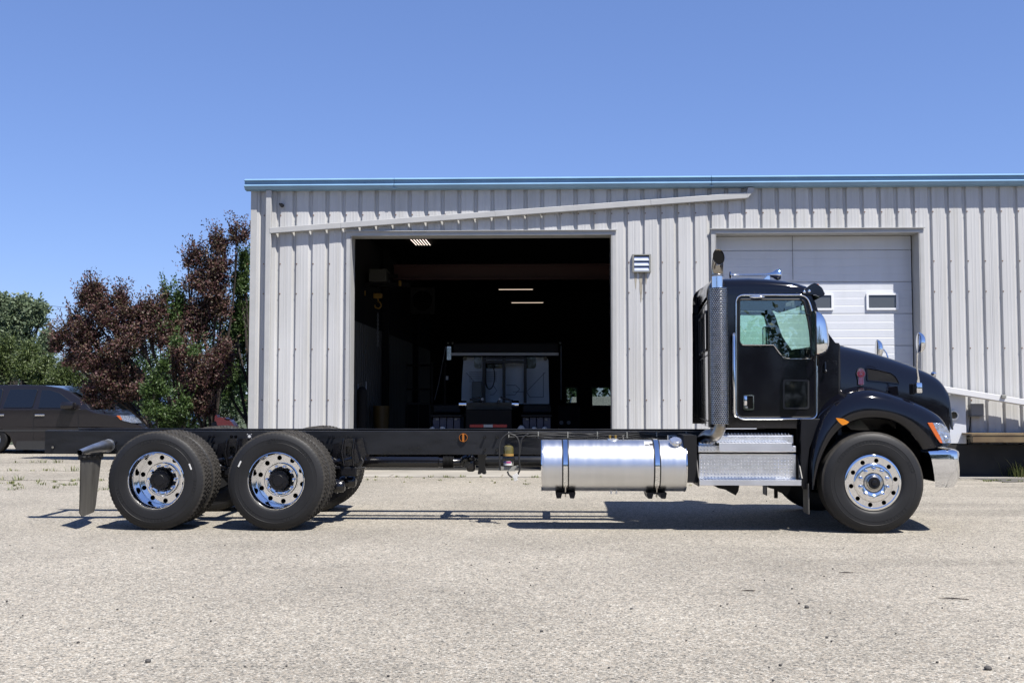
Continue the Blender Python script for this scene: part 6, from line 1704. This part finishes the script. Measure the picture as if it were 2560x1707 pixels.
for poly in (((-380, 1250), (-300, 1150), (-60, 1128), (-8, 1130), (-10, 1250)), ((14, 1250), (40, 1132), (222, 1132), (205, 1250)), ((246, 1252), (250, 1135), (300, 1136), (372, 1158), (440, 1205), (490, 1246), (460, 1254))):
    lean(MB().slab(rounded([C(u, v) for u, v in poly], .04, 4), ycar+.025, ycar+.039)).build('side_window', 'dark_glass', car)
    lean(MB().tube([(x_, ycar+.032, z_) for x_, z_ in rounded([C(u, v) for u, v in poly], .04, 4)], .008, n=5, closed=True)).build('window_trim', 'gasket', car)
ws = [C(u, v) for u, v in ((375, 1118), (445, 1146), (510, 1186), (575, 1236), (598, 1254))]
MB().grid([[(x_+.015, ycar+.30, z_+.02) for x_, z_ in ws], [(x_+.035, ycar+wb_/2, z_+.025) for x_, z_ in ws], [(x_+.015, ycar+wb_-.3, z_+.02) for x_, z_ in ws]]).build('windscreen', 'car_screen', car, smooth=60, fix=False)
for u in (222, -2): MB().slab([C(u-3, 1260), C(u, 1260), C(u-6, 1500), C(u-9, 1500)], ycar-.004, ycar+.002).build('door_gap', 'gasket', car)
MB().slab([C(508, 1300), C(512, 1300), C(516, 1400), C(512, 1400)], ycar-.004, ycar+.002).build('door_gap', 'gasket', car)
for u in (262, -2):
    a, b = C(u-32, 1294), C(u+32, 1306); MB().bbox(a[0], b[0], ycar-.03, ycar, b[1], a[1], .01).build('door_handle', 'polished_alu', car)
a, b = C(405, 1215, ycar-.1), C(490, 1262, ycar-.1); MB().bbox(a[0], b[0], ycar-.22, ycar+.02, b[1], a[1], .05).build('wing_mirror', 'car_paint', car, smooth=40)
MB().slab([C(-400, 1398), C(520, 1392), C(520, 1404), C(-400, 1410)], ycar-.008, ycar+.01).build('side_moulding', 'car_trim', car)
MB().slab([C(110, 1470), C(500, 1468), C(505, 1526), C(100, 1526)], ycar-.006, ycar+.01).build('sill', 'car_trim', car)
hl = rounded([C(u, v) for u, v in ((762, 1302), (830, 1302), (880, 1320), (908, 1352), (860, 1350), (800, 1335))], .02, 3)
MB().slab(hl, ycar-.012, ycar+.20).build('headlight', 'lens_clear', car, bevel=.01)
MB().slab(rounded([C(u, v) for u, v in ((762, 1303), (785, 1303), (800, 1330), (790, 1332))], .01, 2), ycar-.016, ycar+.1).build('turn_lens', 'orange_lens', car)
for u in (645, -50):
    c_ = C(u, 1455); r_ = .36
    for yy in (ycar+.13, ycar+wb_-.13):
        w_ = MB().lathe([(.20, -.11), (.24, -.125), (.33, -.12), (r_, -.09), (r_, .09), (.33, .12), (.2, .12)], 36, (c_[0], yy, r_), 'Y').build('tyre', 'rubber', car, smooth=40)
        mb = MB().lathe([(.001, -.09), (.05, -.10), (.06, -.08)], 20, (c_[0], yy, r_), 'Y')
        for k in range(5):
            t = 2*PI*k/5; bar(mb, (c_[0], r_), (c_[0]+.22*math.cos(t), r_+.22*math.sin(t)), .05, yy-.10, yy-.07)
        mb.lathe([(.19, -.10), (.235, -.118), (.24, -.09)], 30, (c_[0], yy, r_), 'Y').build('rim', 'louvre_alu', car, smooth=40)
# second vehicle further off, its blue-grey roof shows behind the tree
y2 = 31
a, b = C(500, 1108, y2), C(760, 1400, y2)
v2 = thing('parked_hatchback', 'small blue grey car mostly hidden behind the purple tree and the SUV bonnet', 'car', ((a[0]+b[0])/2+1, y2, 0))
x0 = a[0]; L2 = 4.2
out = [(x0-.9, .35), (x0-.95, .8), (x0-.5, 1.0), (x0+.05, a[1]-.08), (x0+.25, a[1]), (x0+1.6, a[1]-.02), (x0+2.4, 1.05), (x0+3.2, .92), (x0+3.35, .6), (x0+3.3, .3)]
MB().slab(rounded(out, .12, 4), y2, y2+1.75).build('body', 'van_blue', v2, bevel=.08)
MB().slab(rounded([(x0-.35, 1.02), (x0+.12, a[1]-.12), (x0+1.5, a[1]-.12), (x0+2.15, 1.04)], .05), y2-.006, y2+.0).build('side_window', 'dark_glass', v2)
MB().slab(rounded([(x0-.86, .86), (x0-.6, .97), (x0-.5, .86), (x0-.7, .78)], .03), y2-.01, y2).build('tail_lamp', 'tape_red', v2)
for xx in (x0-.1, x0+2.5): MB().lathe([(.001, -.08), (.2, -.09), (.31, -.08), (.32, .09)], 24, (xx, y2+.05, .32), 'Y').build('wheel', 'rubber', v2, smooth=40)
# red motorcycle between the tree and the workshop corner
ym = 20.6
PM = zoom(500, 1020, 10.0)
a = W(560, 1055, ym)
mo = thing('red_motorcycle', 'red sport motorcycle by the workshop corner, only its fairing showing above the truck frame', 'motorcycle', (a[0], ym, 0))
fx, fz = W(566, 1056, ym)
fair = rounded([W(u, v, ym) for u, v in ((548, 1062), (545, 1048), (552, 1042), (566, 1043), (580, 1050), (590, 1062), (594, 1074), (572, 1072), (560, 1068))], .03, 4)
MB().slab(fair, ym-.13, ym+.13).build('fairing', 'moto_red', mo, bevel=.05)
MB().slab(rounded([W(u, v, ym) for u, v in ((540, 1052), (541, 1040), (545, 1036), (549, 1046), (552, 1056))], .01, 3), ym-.10, ym+.10).build('tail_cowl', 'moto_red', mo, bevel=.03)
MB().slab(rounded([W(u, v, ym) for u, v in ((531, 1062), (536, 1054), (552, 1056), (562, 1064), (550, 1070))], .03, 3), ym-.12, ym+.12).build('seat', 'seat_cloth', mo, bevel=.03)
MB().slab(rounded([W(u, v, ym) for u, v in ((545, 1068), (600, 1074), (590, 1110), (560, 1120), (540, 1100))], .04, 3), ym-.12, ym+.12).build('engine', 'black_satin', mo, bevel=.02)
MB().tube([(W(574, 1045, ym)[0], ym-.3, W(0, 1046, ym)[1]), (W(578, 1045, ym)[0], ym, W(0, 1050, ym)[1]), (W(574, 1045, ym)[0], ym+.3, W(0, 1046, ym)[1])], .014, n=8).build('handlebar', 'black_satin', mo, smooth=60)
MB().cyl((W(582, 0, ym)[0], ym, fz-.05), (W(600, 0, ym)[0], ym, .31), .03, n=10).build('fork', 'chrome_dull', mo, smooth=60)
for px in (601, 520):
    MB().lathe([(.17, -.05), (.22, -.06), (.29, -.05), (.31, 0), (.29, .05), (.22, .06), (.17, .05), (.17, -.05)], 30, (W(px, 0, ym)[0], ym, .31), 'Y').lathe([(.001, -.03), (.04, -.03), (.04, .03)], 12, (W(px, 0, ym)[0], ym, .31), 'Y').build('wheel', 'rubber', mo, smooth=40)

# ------------------------------------------------------------------ trees
def leaf_cloud(clumps, n, size, seed=1, aspect=.5, droop=.2, shell=.55, shoots=0, sub=0):
    """clumps: (x, y, z, rx, ry, rz, weight); leaves as bent quads in sprays around twigs"""
    rnd = random.Random(seed)
    if sub:
        out_ = []
        for c in clumps:
            for _ in range(sub):
                while True:
                    p = Vector((rnd.uniform(-1, 1), rnd.uniform(-1, 1), rnd.uniform(-1, 1)))
                    if p.length <= 1: break
                p *= .78; k = rnd.uniform(.26, .46)
                out_.append((c[0]+p.x*c[3], c[1]+p.y*c[4], c[2]+p.z*c[5], c[3]*k*rnd.uniform(.8, 1.2), c[4]*k, c[5]*k*rnd.uniform(.8, 1.3), c[6]*k**1.6))
        clumps = out_
    tot = sum(c[6] for c in clumps); mb = MB(); vs = []; fs = []
    for c in clumps:
        k = int(n*c[6]/tot/7)
        for _ in range(k):
            # twig origin inside the clump, denser near the shell
            while True:
                p = Vector((rnd.uniform(-1, 1), rnd.uniform(-1, 1), rnd.uniform(-1, 1)))
                if .001 < p.length <= 1: break
            p = p.normalized()*(p.length**shell)*(1+rnd.gauss(0, .10))
            o = Vector((c[0]+p.x*c[3], c[1]+p.y*c[4], c[2]+p.z*c[5]))
            out = Vector((p.x, p.y, p.z*.7+.55)).normalized()
            L = size*rnd.uniform(1.0, 2.6)
            for j in range(7):
                t = j/6; b = o + out*L*t + Vector((rnd.gauss(0, 1), rnd.gauss(0, 1), rnd.gauss(0, 1)))*size*.35
                d = (out*.6 + Vector((rnd.gauss(0, 1), rnd.gauss(0, 1), rnd.gauss(0, 1)-droop))*.8).normalized()
                s = d.cross(Vector((rnd.gauss(0, 1), rnd.gauss(0, 1), rnd.gauss(0, 1)))).normalized()
                l = size*rnd.uniform(.7, 1.3); w = l*aspect*.5
                i0 = len(vs); m = b + d*l*.5
                vs += [tuple(b), tuple(m + s*w), tuple(b + d*l), tuple(m - s*w)]
                fs.append((i0, i0+1, i0+2, i0+3))
    for _ in range(shoots):
        c = rnd.choice(clumps); a = rnd.uniform(0, 2*PI); e = rnd.uniform(.1, 1.2)
        p = Vector((math.cos(a)*math.cos(e), math.sin(a)*math.cos(e), math.sin(e)))
        o = Vector((c[0]+p.x*c[3]*.8, c[1]+p.y*c[4]*.8, c[2]+p.z*c[5]*.8)); out = Vector((p.x*.5+rnd.gauss(0, .15), p.y*.4, .9)).normalized(); L = size*rnd.uniform(4.5, 9)
        for j in range(17):
            b = o + out*L*(j/16) + Vector((rnd.gauss(0, 1), rnd.gauss(0, 1), rnd.gauss(0, 1)))*size*.12
            d = (out*.7 + Vector((rnd.gauss(0, 1), rnd.gauss(0, 1), rnd.gauss(0, 1)))*.7).normalized(); s = d.cross(Vector((rnd.gauss(0, 1), rnd.gauss(0, 1), rnd.gauss(0, 1)))).normalized()
            l = size*rnd.uniform(.8, 1.3); w = l*aspect*.5; i0 = len(vs); m = b + d*l*.5
            vs += [tuple(b), tuple(m + s*w), tuple(b + d*l), tuple(m - s*w)]; fs.append((i0, i0+1, i0+2, i0+3))
    mb.v, mb.f, mb.m = vs, fs, [0]*len(fs)
    return mb
def branches(base, clumps, r0, seed=3):
    rnd = random.Random(seed); mb = MB(); b = Vector(base); top = Vector((b.x, b.y, b.z+.8))
    for c in clumps:
        e = Vector((c[0], c[1], c[2])); m1 = b.lerp(e, .35) + Vector((rnd.uniform(-.1, .1), rnd.uniform(-.1, .1), .1)); m2 = b.lerp(e, .7) + Vector((rnd.uniform(-.12, .12), rnd.uniform(-.1, .1), .05))
        s = c[3]/.8; mb.tube(smoothline([tuple(b), tuple(m1), tuple(m2), tuple(e), tuple(e + Vector((0, 0, c[5]*.8)))], 3), [r0*.7*(1-i/13*.9) for i in range(13)], n=6)
        for _ in range(3):
            q_ = e + Vector((rnd.uniform(-1, 1)*c[3], rnd.uniform(-1, 1)*c[4], rnd.uniform(-.4, 1)*c[5]))*.8; mb.tube([tuple(m2), tuple((m2+q_)/2), tuple(q_)], [r0*.25, r0*.15, r0*.05], n=5)
    return mb
yt = 22.6
def cl(u, v, ru, rv, w=1.0, dy=0, ry=None):
    v = v + (46 if v < 600 else 20 if v < 760 else 0)
    x_, z_ = P1(u, v, yt+dy); k = (yt+dy)/FPX/2.614
    return (x_, yt+dy, z_, ru*k, (ry or ru*k*.8), rv*k, w)
purple = [cl(600, 430, 62, 90, .7), cl(560, 520, 50, 60, .35), cl(670, 540, 90, 95, 1.0), cl(785, 500, 42, 70, .45), cl(640, 680, 150, 110, 1.7), cl(500, 700, 70, 80, .7), cl(430, 790, 90, 70, .7), cl(380, 850, 50, 50, .3),
          cl(930, 570, 85, 75, .8), cl(1030, 580, 50, 60, .4), cl(860, 680, 150, 120, 1.6), cl(560, 850, 160, 120, 1.8), cl(800, 860, 190, 140, 2.4), cl(600, 1000, 150, 90, 1.3), cl(760, 1060, 160, 110, 1.6), cl(690, 1135, 120, 75, 1.1), cl(600, 1195, 45, 35, .3), cl(680, 1225, 60, 28, .4), cl(800, 1190, 70, 50, .6), cl(870, 1150, 80, 55, .7), cl(1000, 760, 120, 110, 1.2), cl(480, 960, 70, 40, .3)]
tr = thing('purple_leaf_tree', 'bushy dark purple leaved tree, the left and lower of the two, overlapping the SUV', 'tree', (P1(1010, 1400, yt)[0], yt, 0))
leaf_cloud(purple, 50000, .058, 4, shell=.7, shoots=420, sub=9).build('crown', 'leaf_purple', tr, fix=False)
branches((P1(1120, 1400, yt)[0], yt+.4, 0), [c for c in purple if c[2] > 1.6][::2], .08).build('trunk', 'bark', tr, smooth=60)
p2 = [cl(1545, 100, 30, 75, .25, .3), cl(1600, 110, 22, 50, .12, .3), cl(1430, 170, 60, 80, .5, .3), cl(1290, 230, 45, 75, .35, .3), cl(1230, 270, 28, 55, .15, .3), cl(1400, 300, 120, 110, 1.3, .3), cl(1340, 420, 120, 120, 1.4, .3), cl(1330, 560, 130, 120, 1.5, .3), cl(1300, 690, 130, 120, 1.3, .3),
      cl(1420, 960, 110, 100, 1.2, -.4), cl(1200, 960, 120, 110, 1.2, -.3), cl(1330, 1060, 150, 120, 1.6, -.3), cl(1290, 1190, 140, 100, 1.3, -.3), cl(1340, 1270, 70, 50, .4, -.4), cl(1480, 930, 50, 60, .3, -.4), cl(1150, 830, 120, 90, 1.0, 0), cl(1450, 560, 60, 120, .6, .3)]
tr2 = thing('purple_leaf_tree', 'tall dark purple leaved tree right beside the workshop corner, reaching highest of all trees', 'tree', (P1(1330, 1400, yt)[0], yt+.2, 0))
leaf_cloud(p2, 42000, .058, 8, shell=.7, shoots=380, sub=9).build('crown', 'leaf_purple', tr2, fix=False)
branches((P1(1330, 1400, yt)[0], yt+.5, 0), p2[::2], .065, 5).build('trunk', 'bark', tr2, smooth=60)
g1 = [cl(1600, 260, 26, 90, .35, .8), cl(1570, 400, 60, 100, .8, .8), cl(1560, 560, 90, 120, 1.3, .9), cl(1600, 700, 90, 140, 1.0, 1.0), cl(1540, 860, 120, 160, 1.2, 1.2), cl(1500, 1100, 160, 160, 1.2, 1.0)]
t3 = thing('green_tree', 'bright green leafy tree rising between the tall purple tree and the workshop corner', 'tree', (P1(1600, 1400, yt+.9)[0], yt+.9, 0))
leaf_cloud(g1, 20000, .060, 9, shoots=120, sub=8).build('crown', 'leaf_green', t3, fix=False)
branches((P1(1600, 1400, yt)[0], yt+.9, 0), g1, .08, 6).build('trunk', 'bark', t3, smooth=60)
g2 = [cl(1085, 500, 22, 70, .25, .3), cl(1175, 500, 26, 70, .28, .3), cl(1140, 580, 70, 80, .9, .3), cl(1160, 680, 90, 80, 1.0, .3), cl(1100, 730, 70, 50, .3, 0)]
t4 = thing('green_shoots', 'pale green upright shoots between the two purple trees', 'tree', (P1(1140, 1400, yt)[0], yt+.6, 0))
leaf_cloud(g2, 5200, .065, 10, shoots=60, sub=6).build('crown', 'leaf_green', t4, fix=False)
branches((P1(1140, 1400, yt)[0], yt+.6, 0), g2[:4], .05, 7).build('trunk', 'bark', t4, smooth=60)
g3 = [(c[0]+.14,)+c[1:] for c in [cl(1025, 985, 22, 45, .25, -1.0), cl(985, 1080, 35, 55, .5, -1.0), cl(1010, 1150, 30, 40, .3, -1.0), cl(935, 1150, 45, 50, .5, -1.0), cl(960, 1235, 50, 55, .6, -1.0), cl(915, 1225, 25, 25, .2, -1.0), cl(1000, 1300, 90, 55, .9, -1.0), cl(1165, 1235, 28, 38, .3, -1.0), cl(1120, 1290, 60, 50, .6, -1.0), cl(1060, 1350, 110, 40, .8, -.9), cl(1110, 840, 30, 40, .15, -.8), cl(1230, 890, 35, 30, .15, -.8)]]
t5 = thing('green_bush', 'bright green bush in front of the purple trees above the rear wheels', 'bush', (P1(1030, 1400, yt)[0], yt-1.0, 0))
leaf_cloud(g3, 11000, .060, 12, shell=.8, shoots=40, sub=6).build('crown', 'leaf_green', t5, fix=False)
branches((P1(1030, 1400, yt-1)[0], yt-1.0, 0), g3[:7], .04, 8).build('stem', 'bark', t5, smooth=60)
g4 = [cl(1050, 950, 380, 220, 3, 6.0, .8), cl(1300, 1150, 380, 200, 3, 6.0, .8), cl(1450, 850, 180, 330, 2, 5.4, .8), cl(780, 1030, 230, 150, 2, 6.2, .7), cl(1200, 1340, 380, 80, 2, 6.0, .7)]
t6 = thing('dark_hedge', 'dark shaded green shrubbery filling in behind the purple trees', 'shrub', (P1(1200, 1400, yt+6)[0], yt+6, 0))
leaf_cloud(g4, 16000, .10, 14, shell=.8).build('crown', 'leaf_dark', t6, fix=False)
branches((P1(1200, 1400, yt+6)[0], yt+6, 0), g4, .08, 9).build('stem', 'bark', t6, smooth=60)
# far trees at the left
def far_tree(name, label, cat, y, pts, n, size, leafm, seed, group=None, asp=.6, sh=.6):
    k = y/FPX/2.614; cs = []
    for (u, v, ru, rv, w) in pts:
        v += 26 if 'cotton' in name else 12
        x_, z_ = P1(u, v, y); cs.append((x_, y, z_, ru*k, ru*k*.8, rv*k, w))
    bx = sum(c[0] for c in cs)/len(cs)
    t = thing(name, label, cat, (bx, y, 0), group)
    leaf_cloud(cs, n, size, seed, asp, shell=sh, sub=7, shoots=10).build('crown', leafm, t, fix=False)
    branches((bx, y, 0), cs[:6], .22, seed).build('trunk', 'bark', t, smooth=60)
    return t
far_tree('cottonwood_tree', 'tall loose grey green tree at the far left, highest crown left of the purple tree', 'tree', 75,
         [(30, 560, 45, 65, 1), (-60, 600, 80, 100, 1), (60, 620, 60, 70, 1), (140, 570, 50, 55, .9), (215, 610, 50, 55, .8), (270, 600, 40, 45, .5), (230, 680, 60, 60, .8), (120, 690, 80, 70, 1.2), (20, 720, 90, 90, 1.3), (130, 770, 70, 60, .9), (50, 820, 90, 60, 1)], 16000, .24, 'leaf_cottonwood', 21, sh=.7)
far_tree('cottonwood_tree', 'small thin grey green tree between the tall left tree and the purple tree', 'tree', 75,
         [(300, 790, 45, 45, 1), (270, 850, 30, 40, .5), (330, 840, 40, 40, .7), (245, 880, 20, 50, .3)], 4200, .22, 'leaf_cottonwood', 22, sh=.7)
for i, (pts, lab) in enumerate((([(20, 900, 70, 90, 1), (60, 840, 30, 60, .4), (-30, 980, 90, 90, 1), (70, 1000, 90, 90, 1)], 'yellow green pine at the very left above the SUV roof'),
                              ([(185, 880, 40, 50, .5), (170, 950, 80, 70, 1), (200, 1040, 110, 70, 1.4)], 'yellow green pine above the SUV roof, below the tall grey green tree'),
                              ([(310, 950, 30, 30, .3), (290, 1010, 80, 50, .8), (320, 1080, 110, 40, 1)], 'lower yellow green pine above the middle of the SUV'),
                              ([(430, 990, 60, 40, .5), (420, 1060, 100, 50, 1), (520, 1080, 70, 40, .7)], 'small darker pine nearest the purple tree'))):
    far_tree('pine_tree', lab, 'tree', 55 - i*.8, pts, 9000, .17, 'leaf_pine', 31+i, 'pines beyond the parked SUV', .25, .8)
fb = [(x_, 95, 1.2 + .5*math.sin(x_), 4.5, 2, 1.7 + .6*math.sin(x_*1.7), 1) for x_ in range(-75, 10, 5)]
t = leaf_cloud(fb, 16000, .5, 41, .7).build('far_woodland', 'leaf_dark', None, fix=False); tag(t, 'low dark belt of woodland on the horizon behind the pines', None, None, 'stuff')
# woodland behind the photographer, seen only in the chrome and the glass
rnd = random.Random(4); bw = []
for i in range(46):
    x_ = -92 + i*4.1; h = rnd.uniform(2.4, 4.3) * (1.25 if x_ < -5 else 1)
    bw.append((x_, -42 + rnd.uniform(-3, 3), h*.9, 3.0, 2.5, h, h))
t = leaf_cloud(bw, 70000, .42, 43, .8, shell=.8).build('roadside_woodland', 'leaf_dark', None, fix=False); tag(t, 'dark band of trees across the road, mirrored in the chrome of the truck', None, None, 'stuff')
# overhead wires
for i, (p0, p1) in enumerate((((0, 545), (560, 615)), ((0, 640), (560, 692)), ((0, 672), (560, 716)))):
    pts = []
    for k in range(13):
        u = -300 + k*110; v = p0[1] + (p1[1]-p0[1])*(u-p0[0])/(p1[0]-p0[0]); x_, z_ = P1(u, v, 110); pts.append((x_, 110, z_))
    w_ = MB().tube(pts, .022, n=5).build('power_line', 'cable')
    tag(w_, ('uppermost', 'middle', 'lowest')[i] + ' thin overhead wire crossing the sky left of the purple tree', 'wire', 'overhead wires')
# small boulder-like clouds are absent: the sky is clear

# ------------------------------------------------------------------ weeds, pebbles
def tufts(spots, seed, nb=16, h=.10):
    rnd = random.Random(seed); mb = MB()
    for (x_, y_, s) in spots:
        for _ in range(int(nb*s)+4):
            a_ = rnd.uniform(0, 2*PI); l = h*s*rnd.uniform(.5, 1.2); d = Vector((math.cos(a_), math.sin(a_), 0)); b = Vector((x_, y_, 0)) + d*rnd.uniform(0, .10*s) + Vector((rnd.gauss(0, .05*s), rnd.gauss(0, .02), 0))
            lean = rnd.uniform(.2, .9); sd = Vector((-d.y, d.x, 0))*rnd.uniform(.003, .008)
            m = b + d*l*lean*.4 + Vector((0, 0, l*.6)); t = b + d*l*lean + Vector((0, 0, l))
            mb.add([b-sd, b+sd, m+sd*.9, m-sd*.9, t], [(0, 1, 2, 3), (3, 2, 4)])
    return mb
rnd = random.Random(9)
sp = []
for yj in (17.38, 19.575, 21.925):
    x_ = -26
    while x_ < -4.9:
        if rnd.random() < .62: sp.append((x_, yj + rnd.gauss(0, .03), rnd.uniform(.35, 1.1)))
        x_ += rnd.uniform(.08, .5)
for _ in range(150): sp.append((rnd.uniform(-14, -4.5), rnd.uniform(15.4, 17.3), rnd.uniform(.2, .6)))
for _ in range(60): sp.append((rnd.uniform(-4.5, 7), YW-.58 + rnd.gauss(0, .03), rnd.uniform(.15, .5)))
for _ in range(50): sp.append((rnd.uniform(-4, 6), rnd.uniform(16.6, 18.3), rnd.uniform(.12, .35)))
for _ in range(70): sp.append((rnd.uniform(7.3, 12), YW-1.1 + rnd.gauss(0, .12), rnd.uniform(.15, .4)))
tufts(sp, 5).build('weeds', 'leaf_weed', None, kind='stuff', fix=False)['label'] = 'small weeds growing in the cracks of the yard'
for k, (px, py, s, lab) in enumerate(((2450, 1176, 1.7, 'small dark weed clump at the foot of the wall under the beam'), (2545, 1190, 3.0, 'yellow green grass clump at the right edge of the yard'), (2535, 1182, 2.2, None))):
    x_, y_ = G(px, py)
    if lab:
        t = tufts([(x_, min(y_, YW-.3), s), (x_+.12, min(y_, YW-.3), s*.8)], 20+k, 30, .11).build('grass_clump', 'leaf_weed', None, fix=False, origin=(x_, min(y_, YW-.3), 0)); tag(t, lab, 'grass clump')
# pebbles: dark loose chips scattered over the yard
rnd = random.Random(77); mb = MB()
for _ in range(110):
    px, py = rnd.uniform(0, 2560), 1200 + 500*rnd.random()**1.2
    x_, y_ = G(px, py); r_ = rnd.uniform(.003, .008)
    n0 = len(mb.v); mb.ball((x_, y_, r_*.3), r_*rnd.uniform(.8, 1.6), r_*rnd.uniform(.7, 1.3), r_*.8, n=6, m=4)
mb.build('pebbles', 'stone_dark', None, kind='stuff')['label'] = 'dark loose chips scattered on the yard'
for (px, py, r_, lab) in ((370, 1653, .013, 'largest dark pebble lying in the lower left foreground'), (2017, 1518, .013, 'small reddish brown pebble right of centre in the foreground'), (2470, 1672, .016, 'dark pebble near the lower right corner')):
    x_, y_ = G(px, py); t = MB().ball((x_, y_, r_*.4), r_*1.3, r_, r_*.8, n=12, m=8).build('pebble', 'stone_dark', None, smooth=60, origin=(x_, y_, 0)); tag(t, lab, 'pebble', 'larger pebbles on the yard')
for (px, py, l, ang, lab) in ((2115, 1432, .11, -4, 'thin dark twig lying behind the other one, below the front wheel'), (2384, 1497, .20, -12, 'longest thin twig on the yard at the right'), (1870, 1477, .10, 3, 'short thin twig left of the others in front of the truck')):
    x_, y_ = G(px, py); c, s = math.cos(R(ang)), math.sin(R(ang))
    t = MB().tube([(x_-l/2*c, y_-l/2*s, .004), (x_, y_+.004, .006), (x_+l/2*c, y_+l/2*s, .004)], [.002, .005, .003], n=6).build('twig', 'bark', None, smooth=60, origin=(x_, y_, 0)); tag(t, lab, 'twig', 'twigs on the yard')
